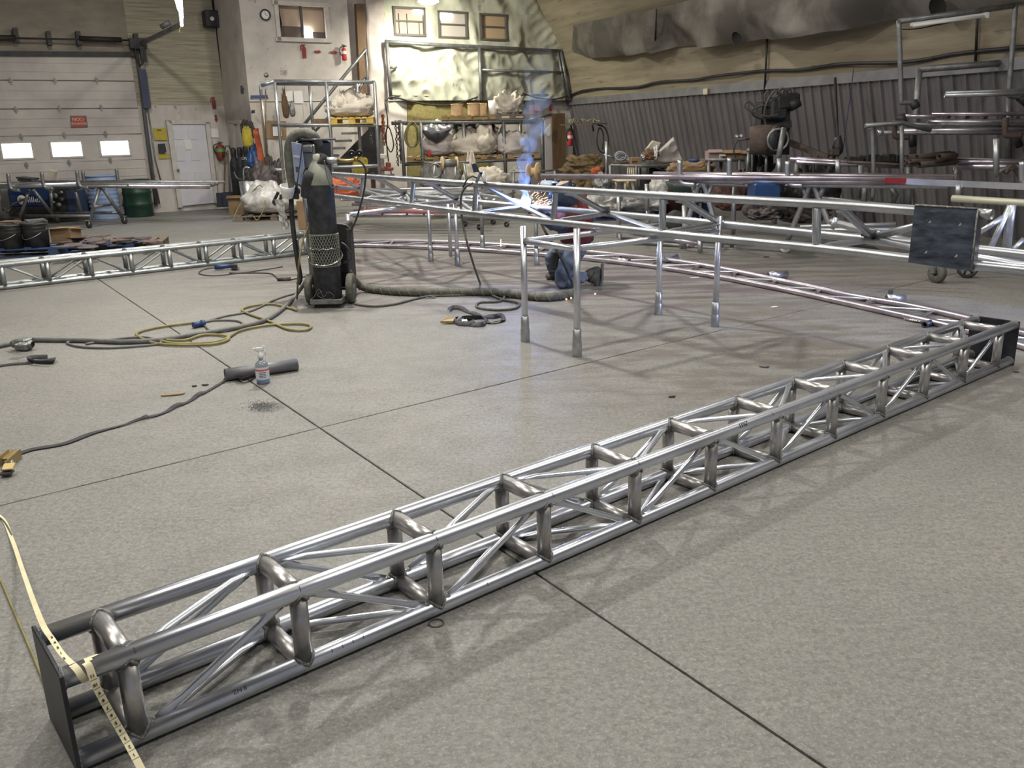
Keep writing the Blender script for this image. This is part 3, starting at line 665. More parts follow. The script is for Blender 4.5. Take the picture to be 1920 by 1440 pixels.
def box_truss(name, label, O, th, ts, t0, t1, h, w_, r, plates=True, flip=0, mt=STEEL, weld=True, rb=.42):
    SD = STEELD if mt == STEEL else mt; SB = mt
    d = Vector((math.cos(th), math.sin(th), 0)); n = Vector((-math.sin(th), math.cos(th), 0)); O = Vector(O)
    t = T(name, label, 'truss', O + d * t0 * 0 + Vector((0, 0, -r)))
    q = lambda s, f, z: O + d * s + n * (w_ * f) + UP * (h * z)
    for f, z in ((0, 0), (0, 1), (1, 0), (1, 1)):
        P('chord', B().tube([q(t0 + (t1 - t0) * i / 6, f, z) for i in range(7)], r, 20), mt, t)
    for i, s in enumerate(ts):
        for f in (0, 1):
            po = P('post', B().tube([q(s, f, 0) + UP * r * .5, q(s, f, 1) - UP * r * .5], r * .97, 18), SD, t)
            if weld:
                P('weld_bead', saddle(B(), q(s, f, 0), UP, d, r, r, 1), WELD, po); P('weld_bead', saddle(B(), q(s, f, 1), UP, d, r, r, -1), WELD, po)
        for z in (0, 1):
            po = P('cross_tube', B().tube([q(s, 0, z) + n * r * .5, q(s, 1, z) - n * r * .5], r * .97, 18), SD, t)
            if weld:
                P('weld_bead', saddle(B(), q(s, 0, z), n, d, r, r, 1), WELD, po); P('weld_bead', saddle(B(), q(s, 1, z), n, d, r, r, -1), WELD, po)
    br = r * rb
    for i in range(len(ts) - 1):
        a, c = ts[i] + r * 1.9, ts[i + 1] - r * 1.9; up = (i + flip) % 2 == 0; o = r * .75 / h
        for f in (0, 1):
            z0, z1 = (o, 1 - o) if up else (1 - o, o)
            P('brace', crimp(B(), q(a, f, z0), q(c, f, z1), br, n), SB, t)
        for z in (0, 1):
            f0, f1 = (o, 1 - o) if up else (1 - o, o)
            P('brace', crimp(B(), q(a, f0, z), q(c, f1, z), br, UP), SB, t)
        if weld:
            b = B()
            for f in (0, 1):
                z0, z1 = (o, 1 - o) if up else (1 - o, o)
                for (s, z) in ((a - .012, z0), (c + .012, z1)):
                    b.lathe([(0, -.006), (br * 1.5, -.004), (br * 1.3, .006), (0, .008)], q(s, f, z), UP if z < .5 else -UP, 10)
            P('weld_spatter', b, WELD, t, kind='stuff')
    if plates:
        for s, sg in ((t0, -1), (t1, 1)):
            M = Matrix((d, n, UP)).transposed()
            P('end_plate', B().box(q(s + sg * .006, .5, .5), (.012, w_ + 2 * r + .012, h + 2 * r - .004), R=M, ch=.003), ENDP, t, 'dark steel end plate')
            if weld:
                for f, z in ((0, 0), (0, 1), (1, 0), (1, 1)):
                    b = B().tube([q(s, f, z) + (n * math.cos(k * PI / 8) + UP * math.sin(k * PI / 8)) * r for k in range(16)], .005, 5, caps=False, closed=True)
                    P('weld_bead', b, WELD, t)
    return t, q, d, n
TH1 = .6861
TR1, q1, d1, n1 = box_truss('box_truss', 'long square box truss of bare steel tube lying across the foreground floor', (-1.1154, 2.1444, .0302), TH1, [.5300 * i for i in range(12)], -.165, 6.06, .2645, .2645, .0302)
# chalk / ink marks on the chord
def strip(b, c, xd, yd, a, c_):
    xd = Vector(xd).normalized(); yd = Vector(yd).normalized(); c = Vector(c)
    return b.add([c - xd * a - yd * c_, c + xd * a - yd * c_, c + xd * a + yd * c_, c - xd * a + yd * c_], [(0, 1, 2, 3)])
vo = (-n1 * .8 + UP * .6).normalized(); vt = (n1 * .6 + UP * .8)
for s, L_ in ((.02, 1), (.53, 1), (1.06, 1), (1.62, 1), (2.12, 1), (3.1, 1), (3.62, 1)):
    P('ink_tick', strip(B(), q1(s, 0, 1) + vo * .0306 + d1 * .0, d1, vt, .0012, .009), INK, TR1)
for s in (.62, .66, .70, .74, 1.28):
    P('ink_tick', strip(B(), q1(s, 0, 0) + vo * .0308, d1, vt, .0012, .006), INK, TR1)
text('11\u215b"', TR1, q1(2.86, 0, 1) + vo * .0305, d1, vt, .032, INK, 'ink_mark')
text('ZN 8', TR1, q1(.30, 0, 0) + vo * .0306, d1, vt, .02, INK, 'ink_mark')

# rear left truss
TRM = mat('rear_truss_steel', (.40, .42, .43), .42, .85, (.26, .28, .28), 6, rvar=.06)
a0 = F(9, 537, .04); a1 = F(515, 479.5, .04)
dd = (a1 - a0); TH2 = math.atan2(dd.y, dd.x); s2 = dd.length / 7
TR2, *_ = box_truss('box_truss', 'square box truss of pale steel tube lying on the floor before the blue pallet', (a0.x, a0.y, .0302), TH2, [s2 * (i - 1) for i in range(10)], -1.0, s2 * 8 + .12, .2645, .2645, .0302, plates=False, flip=0, mt=TRM, weld=True)
# ring ladder on the floor
ringF = [(-3.0, 13.65), (-2.08, 13.45), (-.74, 12.85), (.38, 12.1), (1.40, 11.2), (2.20, 10.2), (2.90, 8.95), (3.2, 8.3), (3.53, 7.56), (3.72, 7.1), (3.86, 6.62), (3.98, 6.1), (4.07, 5.5)]
ringR = [(-3.0, 14.25), (-1.65, 13.95), (-.6, 13.5), (.36, 12.85), (1.25, 12.1), (2.30, 10.95), (3.06, 9.4), (3.44, 8.55), (3.75, 8.04), (3.98, 7.5), (4.15, 6.9), (4.28, 6.3), (4.40, 5.6)]
RF = smooth_path([(x, y, .031) for x, y in ringF], 8); RR_ = smooth_path([(x, y, .031) for x, y in ringR], 8)
t = T('curved_ladder_truss', 'long curved flat truss of two tubes lying on the floor in a wide arc', 'truss', (0, 12, 0))
P('chord', B().tube(RF, .031, 14), STEELR, t); P('chord', B().tube(RR_, .031, 14), STEELR, t)
def along(Pth, s):
    acc = 0
    for i in range(len(Pth) - 1):
        L_ = (Pth[i + 1] - Pth[i]).length
        if acc + L_ >= s: return Pth[i].lerp(Pth[i + 1], (s - acc) / L_)
        acc += L_
    return Pth[-1]
def plen(Pth): return sum((Pth[i + 1] - Pth[i]).length for i in range(len(Pth) - 1))
LF, LR = plen(RF), plen(RR_); NR = 18
for i in range(NR):
    u0 = (i + .3) / NR; f0 = along(RF, LF * u0); f1 = along(RF, LF * (u0 + .55 / NR)); m_ = along(RR_, LR * (u0 + .42 / NR))
    P('brace', crimp(B(), along(RF, LF * max(u0 - .45 / NR, 0)), m_, .015, UP), STEEL, t)
    P('brace', crimp(B(), m_, f1, .015, UP), STEELD, t)
def collar(px, py, ln, lb, idx):
    c = F(px, py, .035); k = min(range(len(RR_) - 1), key=lambda i: (RR_[i] - c).length); dr = (RR_[k + 1] - RR_[k]).normalized()
    return c, dr
c, dr = collar(1170, 486, .2, '', 0)
M1('pipe_coupling', B().pipe(F(1149, 486, .03) , F(1180, 491, .03), .038), STEELR, 'short loose pipe piece lying just before the curved truss', 'pipe')
def bracket(name, label, pts, th, dr_, mt, holes=()):
    t_ = T(name, label, 'bracket', sum((Vector(p) for p in pts), Vector()) / len(pts))
    P('plate', B().poly(pts, th, dr_), mt, t_)
    for h_ in holes: P('hole', B().lathe([(0, .001), (.012, .001), (.014, 0)], h_, -Vector(dr_), 8), CHROME, t_)
    return t_
bp0, bp1 = F(1243, 489, .03), F(1280, 489, .03)
bracket('angle_plate', 'small dark plate with holes standing on the curved truss', [F(1243, 490, .03), F(1280, 489, .03), A(1275, 473, F(1280, 489).y), A(1245, 478, F(1243, 490).y)], .01, (0, 1, 0), BLACKPL, [A(x, y, F(1243, 490).y - .01) for x, y in ((1247, 484), (1260, 481), (1272, 479))])
bracket('upright_tab', 'little black tab standing on the curved truss near the right end', [F(1666, 556, .05), F(1674, 557, .05), A(1675, 543, F(1674, 557).y), A(1666, 544, F(1666, 556).y)], .008, (0, 1, 0), BLACKPL, [A(1670, 547, F(1666, 556).y - .01)])
for (x0, y0, x1, y1) in ((1662, 560, 1696, 559), (1440, 517, 1475, 514)):
    c0_, c1_ = F(x0, y0, .05), F(x1, y1, .05)
    P('coupling', B().pipe(c0_, c1_, .042), STEEL, t)

# raised triangular truss on stands
fl_ = [(-2.55, 12.35), (-2.05, 11.6), (-1.1, 10.16), (-.34, 8.98), (.45, 7.9), (1.22, 6.88), (2.08, 5.85), (2.45, 5.27), (2.78, 4.85), (2.95, 4.6)]
rl_ = [tuple(F(x, y, .893)[:2]) for x, y in ((600, 347), (700, 358), (761, 365), (859, 375.5), (979, 386.5), (1140, 400))] + [(1.81, 7.48), (2.12, 7.0), (2.63, 6.2), (3.0, 5.65), (3.25, 5.2)]
ZL, ZU = .893, 1.182
LO = smooth_path([(x, y, ZL) for x, y in fl_], 8); UPP = smooth_path([(x + .02, y + .02, ZU) for x, y in fl_[:-1]], 8); RL = smooth_path([(x, y, ZL) for x, y in rl_], 8)
t = T('raised_truss', 'long curved triangular truss of grey steel tube raised on pipe stands', 'truss', (1.2, 6.9, ZL)); TR3 = t
cut = [i for i, p in enumerate(UPP) if p.y > 4.95][-1] + 1
P('chord', B().tube(LO, .031, 18), TRU, t); P('chord', B().tube(UPP[:cut], .031, 18), TRU, t); P('chord', B().tube(RL, .031, 18), TRU, t)
ue = UPP[cut - 1]; ud = (UPP[cut - 1] - UPP[cut - 2]).normalized()
P('open_end', B().pipe(ue - ud * .02, ue + ud * .06, .0312, .004, 18), GALV, t, 'open pipe end')
def onpath(Pth, px):      # path point seen at a picture column
    best = min(range(len(Pth) - 1), key=lambda i: abs(pxof((Pth[i] + Pth[i + 1]) / 2)[0] - px)); a, b_ = Pth[best], Pth[best + 1]
    xa, xb = pxof(a)[0], pxof(b_)[0]; f = max(0, min(1, (px - xa) / (xb - xa))) if xa != xb else 0
    return a.lerp(b_, f)
def pxof(p):
    q = RC @ (Vector(p) - EYE); return (960 + FPX * q.x / q.z, 720 + FPX * q.y / q.z)
nodes = [(678, 680), (772, 775), (890, 892), (1038, 1042), (1242, 1243), (1530, 1532)]
rear = [(628, 676), (706, 761), (797, 859), (905, 979), (1062, 1140), (1270, 1350), (1572, 1640)]
WF = []
for a, c in nodes:
    lo_ = onpath(LO, a); up_ = onpath(UPP, c); dv = (up_ - lo_)
    hd = Vector((.58, -.81, 0)); hn = Vector((.81, .58, 0))
    po = P('post', B().tube([lo_ + UP * .01, lo_ + UP * .04, lo_.lerp(up_, .5), up_ - UP * .04, up_ - UP * .01], [(.012, .036), (.022, .033), (.025, .031), (.022, .033), (.012, .036)], 12, flatdir=hn), TRU, t)
    P('weld_bead', B().tube([lo_ + UP * .026 + (hd * math.cos(k * PI / 7) * .04 + hn * math.sin(k * PI / 7) * .02) for k in range(14)], .005, 5, caps=False, closed=True).tube([up_ - UP * .028 + (hd * math.cos(k * PI / 7) * .038 + hn * math.sin(k * PI / 7) * .018) for k in range(14)], .004, 5, caps=False, closed=True), WELD, po)
for (u_, r_) in rear:
    rp = onpath(RL, r_); up_ = onpath(UPP, u_)
    br_ = P('brace', B().tube([up_ - UP * .02, up_.lerp(rp, .14), up_.lerp(rp, .8), rp + UP * .03], [(.03, .012), .026, .026, (.036, .008)], 12, flatdir=(.6, .4, .6)), TRU, t)
for k, (a, c) in enumerate(nodes):
    lo_ = onpath(LO, a)
    for (u_, r_) in rear:
        if abs(r_ - a) < 175 * (1 if a > 900 else .7):
            rp = onpath(RL, r_)
            P('brace', crimp(B(), lo_ + UP * .005, rp, .023, UP, 12, .14), TRU, t)
rp = onpath(RL, 1640)
P('brace', B().tube([rp + UP * .02, A(1738, 419, 5.45)], .026, 12), TRU, t)
P('brace', crimp(B(), rp, A(1740, 470, 5.3), .024, UP), TRU, t)
P('gusset', B().box(rp + UP * .03, (.16, .1, .02), rz=-.95), BLACK, t, 'blackened weld gusset')
# bolted plate on the end
pc = [A(1715, 386, 5.12), A(1833, 393, 4.98), A(1820, 509, 4.93), A(1703, 492, 5.07)]
ep = P('bolt_plate', B().poly(pc, .012, (.35, .94, 0)), BLACKPL, t, 'black square plate with four bolt holes')
pn = (pc[1] - pc[0]).cross(pc[3] - pc[0]).normalized(); pn = pn if pn.y < 0 else -pn
for x, y in ((1741, 415), (1798, 420), (1734, 472), (1791, 479)):
    h_ = B().lathe([(0, .0005), (.011, .0005), (.013, 0)], onplane(x, y, pc[0] + pn * .001, pn), pn, 12); P('bolt_hole', h_, CHROME, ep)
P('side_plate', B().poly([pc[1], pc[1] - pn * .30 + Vector((.045, 0, 0)), pc[2] - pn * .30 + Vector((.045, 0, 0)), pc[2]], .01, (1, 0, 0)), BLACKPL, t)
P('weld_bead', B().tube([pc[1] + pn * .004, pc[2] + pn * .004], .006, 6).tube([pc[0] + UP * .005, pc[1] + UP * .005], .006, 6), WELD, t)

# pipe stands
def stand(label, base, tops, sock, rails, r=.026, group=None):
    t_ = T('pipe_stand', label, 'stand', (sum(b_.x for b_ in base) / len(base), sum(b_.y for b_ in base) / len(base), 0), group)
    for b_, zt, s_ in zip(base, tops, sock):
        lg = P('leg', B().tube([b_ + UP * .01, b_ + UP * zt], r, 14), GALVD if s_ == 2 else STEEL, t_)
        if s_: P('foot_sleeve', B().lathe([(.0, 0), (.036, 0), (.038, .004), (.038, .105), (.034, .112), (.035, .115), (.032, .215), (.027, .218)], b_, UP, 16), GALV, lg)
    for i, j, z in rails:
        d_ = (base[j] - base[i]).normalized()
        P('rail', B().tube([base[i] + d_ * .02 + UP * z, base[j] - d_ * .02 + UP * z], .024, 14), STEEL, t_)
        P('weld_bead', B().tube([base[i] + d_ * .028 + UP * z + (UP * math.cos(k * PI / 6) + d_.cross(UP) * math.sin(k * PI / 6)) * .025 for k in range(12)], .004, 5, caps=False, closed=True), WELD, t_)
    return t_
lA, lB, lC, lD = F(985, 640), F(1082, 668), F(1340, 612), F(1234, 590)
stand('nearest pipe stand on four sleeved legs holding the raised truss', [lA, lB, lC, lD], [.955, .985, .96, .84], [1, 1, 1, 1], [(0, 1, .835), (0, 3, .835), (1, 2, .835)])
lG, lE, lF_, lH, lI = F(662, 541), F(808, 490), F(858, 498), F(845, 481), F(905, 468)
lJ = F(1006, 497)
stand('second pipe stand right beside the black gas cylinder', [lG, Vector((-.95, 11.2, 0)) if False else lF_, lH], [.84, .84, .84], [1, 1, 0], [(0, 1, .835)])
stand('third pipe stand farther back under the left half of the raised truss', [lE, lI, lJ], [.84, .84, .80], [1, 2, 2], [(1, 2, .80)])

# ------------------------------------------------------------------ welding set on its cart
cb_ = F(620, 577); CY = cb_.y + .12
def zY(py, Y, px=610): return A(px, py, Y).z
cx_ = A(617, 560, CY); cc = Vector((cx_.x, CY, 0))
t = T('gas_cylinder', 'tall black gas cylinder with grey shoulder and a wire mesh band standing on the cart', 'gas cylinder', cc)
zsh = zY(350, CY, 603); ztop = zY(303, CY, 608); rc = .138
P('body', B().lathe([(0, .07), (rc * .9, .07), (rc, .09), (rc, zsh), (rc * .995, zsh + .02)], cc, UP, 28), CYLBLK, t)
P('shoulder', B().lathe([(rc * .995, zsh + .005), (rc * .95, zsh + .07), (rc * .80, zsh + .15), (rc * .55, zsh + .22), (rc * .34, zsh + .26), (rc * .30, zsh + .31), (0, zsh + .32)], cc, UP, 28), mat('grey_shoulder', (.16, .17, .13), .5, 0, (.26, .26, .21), 9, spots=.64, spotcol=(.05, .05, .05), spotscale=12), t, 'grey painted shoulder')
mb = B(); z0, z1 = zY(497, CY, 615), zY(438, CY, 610); nr = 11; nc = 30
for i in range(nr):
    za = z0 + (z1 - z0) * i / nr; zb_ = z0 + (z1 - z0) * (i + 1) / nr
    Pp = []
    for k in range(nc * 2):
        a_ = 2 * PI * (k + (i % 2)) / (nc * 2); zz_ = za + (zb_ - za) * (.0 if k % 2 else 1.0)
        Pp.append(cc + Vector((math.cos(a_) * (rc + .006), math.sin(a_) * (rc + .006), zz_)))
    mb.tube(Pp, .0042, 4, caps=False, closed=True)
for z_ in (z0, z1): mb.tube([cc + Vector((math.cos(k * PI / 14) * (rc + .006), math.sin(k * PI / 14) * (rc + .006), z_)) for k in range(28)], .004, 4, caps=False, closed=True)
P('mesh_band', mb, mat('mesh_wire', (.42, .43, .35), .5, .3, (.3, .3, .25), 20), t, 'pale wire mesh band', kind='stuff')
ch_ = B(); zc = (z0 + z1) / 2 + .02
P('chain', B().tube([cc + Vector((math.cos(k * PI / 20) * (rc + .016), math.sin(k * PI / 20) * (rc + .016), zc + .008 * math.sin(k * 1.9))) for k in range(40)], [.005 + .003 * (k % 2) for k in range(40)], 5, caps=False, closed=True).tube([cc + Vector((math.cos(k * PI / 20) * (rc + .03), math.sin(k * PI / 20) * (rc + .03), zc - .09 - .07 * math.cos((k - 30) * PI / 20))) for k in range(40)], .009, 6, caps=False, closed=True), CHROME, t, kind='stuff')
cl_ = T('welder_cart', 'black two wheeled cart carrying the tall cylinder and the welding machine', 'cart', cc)
w0, w1 = cc.x - .215, cc.x + .21
for xx, px in ((w0, 576), (w1, 657)):
    wc = Vector((xx, cc.y + .13, .155))
    wh = P('wheel', B().lathe([(.05, -.03), (.13, -.036), (.152, -.028), (.155, 0), (.152, .028), (.13, .036), (.05, .03)], wc, (1, 0, 0), 28), HOSEG, cl_); P('hub', B().lathe([(0, -.038), (.045, -.038), (.05, -.03), (.05, .03), (.045, .038), (0, .038)], wc, (1, 0, 0), 14), GALVD, wh)
P('axle', B().cyl((w0, cc.y + .13, .155), (w1, cc.y + .13, .155), .014), BLACK, cl_)
P('platform', B().box(cc + Vector((0, 0, .055)), (.30, .30, .02)), BLACK, cl_)
for dx, dy, sx, sy in ((0, -.16, .32, .02), (-.155, 0, .02, .32), (.155, 0, .02, .32)): P('platform_edge', B().box(cc + Vector((dx, dy, .07)), (sx, sy, .05), ch=.003), GALVD, cl_)
for sx in (-1,): P('upright', B().beam(cc + Vector((sx * .19, .17, .1)), cc + Vector((sx * .19, .2, zY(420, CY, 600))), .04, .03), GALVD, cl_)
P('foot', B().box(cc + Vector((0, -.1, .02)), (.26, .04, .04)), BLACK, cl_)
# welding power source behind the cylinder
zt_ = zY(418, CY + .4, 600); pc_ = cc + Vector((0, .42, 0))
t = T('welding_machine', 'dark louvred welding power source behind the tall cylinder', 'welding machine', pc_)
P('case', B().box(pc_ + UP * (.12 + (zt_ - .12) / 2), (.38, .42, zt_ - .12), ch=.015), BLACK, t)
for sx in (-1, 1):
    for k in range(16): P('louvre', B().box(pc_ + Vector((sx * .155, -.215, .2 + k * .028)), (.055, .012, .014), rx=.5), BLACK, t)
P('side_plate', B().box(pc_ + Vector((-.21, -.1, .52)), (.02, .3, .55), ch=.004), GALVD, t, 'grey side plate')
P('top_handle', B().tube(smooth_path([pc_ + Vector((.2, -.2, zt_ - .25)), pc_ + Vector((.23, -.22, zt_ - .1)), pc_ + Vector((.2, -.2, zt_ - .02)), pc_ + Vector((.05, -.2, zt_))]), .014, 8), BLACK, t)
P('dark_strut', B().beam(A(653, 430, CY), A(656, 470, CY), .03, .04), BLACK, t)
# feeder on a pole
FY = CY + .35
pb = A(590, 512, FY)
t = T('wire_feeder', 'wire feeder box with faded blue side panel on a pole above the cart', 'welding machine', Vector((A(577, 500, FY).x, FY, .55)))
fxl, fxr = A(573, 310, FY).x, A(614, 310, FY).x; fzt, fzb = A(590, 264, FY).z, A(590, 352, FY).z
P('pole', B().tube([A(578, 425, FY), A(566, 338, FY)], .02, 10), GALV, t)
rot = -.42; fc = Vector(((fxl + fxr) / 2 - .05, FY + .05, (fzt + fzb) / 2)); fh = fzt - fzb
Mz = Matrix.Rotation(rot, 3, 'Z')
P('case', B().box(fc + Mz @ Vector((-.05, .1, 0)), (.20, .36, fh), R=Mz @ Matrix.Rotation(.05, 3, 'Y'), ch=.02), BLACK, t)
P('back_plate', B().box(fc + Mz @ Vector((0.01, -.115, .08)), (.23, .02, fh * .5), R=Mz, ch=.006).box(fc + Mz @ Vector((0.01, -.13, .155)), (.19, .02, .07), R=Mz, ch=.008), GALVD, t)
P('lid', B().box(fc + Mz @ Vector((0, .1, fh / 2 + .012)), (.24, .38, .025), R=Mz, ch=.01), DRKTRIM, t)
sp_ = P('side_panel', B().poly([A(546, 266, FY - .08), A(564, 270, FY - .16), A(574, 354, FY - .16), A(553, 340, FY - .08)], .02, (.3, 1, 0)), BLUEW, t, 'faded blue side panel')
sa, sb_ = A(551, 293, FY - .14), A(565, 293, FY - .19)
text('Miller', t, A(557.5, 294, FY - .135), (sb_ - sa), (0, 0, 1), .045, PAPER)
P('strap', B().beam(A(567, 268, FY - .19), A(562, 312, FY - .2), .006, .03, up=(0, 1, 0)).beam(A(562, 312, FY - .2), A(556, 350, FY - .18), .006, .03, up=(0, 1, 0)), STRAPM, t); P('buckle', B().box(A(558, 318, FY - .21), (.035, .02, .06), ch=.004), CHROME, t)
M1('feeder_hose', B().tube(smooth_path([A(550, 350, FY + .02), A(545, 320, FY - .02), A(542, 285, FY), A(546, 262, FY), A(558, 251, FY), A(574, 250, FY), A(588, 256, FY), A(597, 270, FY + .1)], 6), .052, 12), HOSEG, 'fat grey hose arching over the feeder box', 'hose')
capp = B()
def capf(u, v):
    a_ = 2 * PI * u; c = math.sin(PI * (v * .5 + .0)); base = A(597, 312, FY - .32)
    r_ = .115 * math.cos(v * PI / 2) ** .5; return base + Vector((math.cos(a_) * r_ * 1.0 + v * .03, math.sin(a_) * r_ * .8 - v * .05, -.02 + .1 * v + .05 * math.cos(a_) )) + Vector((0, 0, noise.noise(Vector((a_, v, 0))) * .01))
capp.grid(capf, 24, 8); capp.grid(lambda u, v: A(583, 333, FY - .34) + Vector((-.05 + .12 * v - .03 * math.sin(PI * u), -.02, .09 * (u - .5) * 2 + .04 * v)), 8, 3)
t_ = T('baseball_cap', 'black cap hanging on the cylinder valve below the feeder', 'cap', A(597, 320, FY - .3)); P('crown', capp, mat('black_cloth', (.015, .016, .02), .9, 0, (.03, .03, .035), 9, bump=.3), t_)
P('valve_cover', B().lathe([(.07, -.2), (.09, -.1), (.10, 0), (.085, .06), (.0, .09)], A(586, 335, FY - .38), Vector((.35, 0, 1)), 14), bpy.data.materials['black_cloth'], t_, 'draped black cloth')
t = T('torch_holder', 'white cup holder with black bracket left of the feeder', 'holder', A(535, 362, FY))
P('cup', B().lathe([(.055, -.075), (.07, .0), (.078, .05), (.07, .052), (.055, -.06), (0, -.06)], A(539, 357, FY - .05), Vector((.15, -.3, 1)), 18), WHITEP, t)
P('bracket', B().beam(A(525, 368, FY), A(560, 370, FY), .05, .04).cyl(A(546, 352, FY), A(556, 360, FY + .1), .045), BLACK, t)
P('clamp', B().tube(smooth_path([A(522, 360, FY), A(516, 372, FY), A(513, 380, FY), A(520, 383, FY), A(526, 372, FY)]), .016, 7), BLACK, t)
M1('boom_leg', B().tube(smooth_path([A(546, 366, FY), A(547, 400, FY), A(551, 440, FY - .03), A(558, 490, FY - .05), A(563, 520, FY - .07), A(559, 533, FY - .1)], 5), .026, 8), BLACK, 'black post curving down left of the cylinder', 'post')
sbg = B()
sbg.grid(lambda u, v: A(522 + v * 14, 374 + v * 56, FY - .06) + Vector(((u - .5) * (.09 - .03 * v) + noise.noise(Vector((u * 5, v * 6, 1))) * .02, noise.noise(Vector((u * 6, v * 5, 3))) * .05, 0)), 10, 20)
M1('plastic_bag', sbg, PLASTW, 'crumpled clear plastic bag hanging from the torch holder', 'bag')
t = T('gas_regulator', 'brass regulator with two round gauges sticking out right of the cylinder neck', 'regulator', A(650, 301, CY))
vz = A(612, 301, CY)
P('valve_body', B().cyl(A(608, 300, CY), A(633, 301, CY - .02), .032, 14), GALV, t); P('stem', B().tube([A(632, 301, CY), A(652, 302, CY), A(672, 299, CY)], [.022, .018, .014], 10), BRASS, t)
for x, y in ((660, 288), (674, 287.5)):
    g_ = P('gauge', B().lathe([(0, -.012), (.030, -.012), (.033, 0), (.033, .012), (.028, .016)], A(x, y, CY - .05), (0, -1, .1), 20), BLACK, t)
    P('dial', B().lathe([(0, .0125), (.026, .0125)], A(x, y, CY - .05), (0, -1, .1), 16), GLASSD, g_); P('needle_hub', B().lathe([(0, .014), (.006, .014)], A(x, y, CY - .052), (0, -1, .1), 8), PAPER, g_)
    P('stem', B().cyl(A(x, y + 5, CY - .04), A(668, 299, CY), .008), BRASS, t)
P('fitting', B().lathe([(0, -.02), (.022, -.015), (.024, .015), (0, .02)], A(668, 299, CY), (1, 0, 0), 8), BRASS, t)
M1('gas_hose', B().tube(smooth_path([A(672, 300, CY), A(682, 310, CY), A(686, 325, CY), A(682, 360, CY), A(670, 405, CY), A(655, 440, CY), A(648, 456, CY)], 5), .010, 7), BLACK, 'thin black gas hose hanging from the gauges to the cart', 'hose')
M1('gas_hose', B().tube(smooth_path([A(640, 455, CY - .02), A(650, 462, CY - .05), A(659, 478, CY - .05), A(655, 488, CY - .05), A(645, 493, CY - .02)], 5), .011, 7), BLACK, 'short black hose loop at the right side of the mesh band', 'hose')
M1('yellow_lead', B().tube(smooth_path([A(578, 425, CY), A(566, 460, CY - .05), A(560, 500, CY - .1), F(557, 560, .01)], 6), .010, 6), YELHOSE, 'thin yellowish lead hanging down left of the cylinder', 'cable')
M1('hanging_wires', B().tube(smooth_path([A(608, 300, CY - .13), A(613, 330, CY - .14), A(622, 352, CY - .14), A(632, 348, CY - .12), A(630, 362, CY - .13)], 5), .006, 5), HOSEG, 'thin wires hanging over the cylinder shoulder', 'wire')
M1('rag_string', B().tube(smooth_path([cc + Vector((-.12, -.15, .12)), cc + Vector((-.06, -.16, .2)), cc + Vector((-.02, -.16, .12)), cc + Vector((.03, -.16, .17)), cc + Vector((.09, -.16, .12)), cc + Vector((.0, -.165, .10)), cc + Vector((-.08, -.165, .14)), cc + Vector((-.03, -.16, .18))], 5), .004, 5), HOSEG, 'tangle of pale string at the foot of the cylinder', 'string')

# ------------------------------------------------------------------ the welder
def skin(name, verts, edges, radii, mt, par, lev=2, root=0, post=None):
    me = bpy.data.meshes.new(name); me.from_pydata([tuple(v) for v in verts], edges, [])
    o = bpy.data.objects.new(name, me); COL.objects.link(o)
    sk = o.modifiers.new('s', 'SKIN'); sk.use_smooth_shade = True; 
    for i, r_ in enumerate(radii): me.skin_vertices[0].data[i].radius = r_ if isinstance(r_, tuple) else (r_, r_)
    me.skin_vertices[0].data[root].use_root = True
    ss = o.modifiers.new('u', 'SUBSURF'); ss.levels = lev; ss.render_levels = lev
    dg = bpy.context.evaluated_depsgraph_get(); dg.update(); m2 = bpy.data.meshes.new_from_object(o.evaluated_get(dg))
    bpy.data.objects.remove(o); org = ORG[par.name] if par else Vector((0, 0, 0))
    for v in m2.vertices:
        if post: v.co = post(v.co)
        v.co = v.co - org
    m2.polygons.foreach_set('use_smooth', [True] * len(m2.polygons)); m2.materials.clear(); m2.materials.append(mt); m2.name = name
    o2 = bpy.data.objects.new(name, m2); COL.objects.link(o2)
    if par: o2.parent = par; ORG[o2.name] = org
    return o2
J = dict(pel=A(1086, 458, 9.72), belly=A(1080, 428, 9.66), chest=A(1074, 398, 9.58), neck=A(1064, 372, 9.5), head=A(1056, 353, 9.44),
         hipN=A(1078, 466, 9.58), kneeN=A(1048, 534, 9.50), ankN=A(1105, 516, 9.62), heelN=A(1122, 503, 9.64), toeN=A(1118, 541, 9.64),
         hipF=A(1076, 464, 9.86), kneeF=A(1030, 478, 10.0), ankF=A(1040, 514, 10.15), toeF=A(1024, 523, 10.1),
         shN=A(1082, 388, 9.42), elN=A(1056, 428, 9.28), wrN=A(1016, 412, 9.32), haN=A(1004, 406, 9.35),
         shF=A(1064, 386, 9.72), elF=A(1032, 410, 9.62), wrF=A(1006, 400, 9.50), haF=A(998, 396, 9.48))
PS = T('person', 'person kneeling on one knee, welding, in maroon vest, blue jeans and dark boots', 'person', Vector((J['kneeN'].x, J['kneeN'].y, 0)))
names = ['pel', 'belly', 'chest', 'neck', 'head', 'hipN', 'kneeN', 'ankN', 'heelN', 'toeN', 'hipF', 'kneeF', 'ankF', 'toeF', 'shN', 'elN', 'wrN', 'haN', 'shF', 'elF', 'wrF', 'haF']
ix = {k: i for i, k in enumerate(names)}
E_ = [('pel', 'belly'), ('belly', 'chest'), ('chest', 'neck'), ('neck', 'head'), ('pel', 'hipN'), ('hipN', 'kneeN'), ('kneeN', 'ankN'), ('ankN', 'toeN'), ('ankN', 'heelN'), ('pel', 'hipF'), ('hipF', 'kneeF'), ('kneeF', 'ankF'), ('ankF', 'toeF'), ('chest', 'shN'), ('shN', 'elN'), ('elN', 'wrN'), ('wrN', 'haN'), ('chest', 'shF'), ('shF', 'elF'), ('elF', 'wrF'), ('wrF', 'haF')]
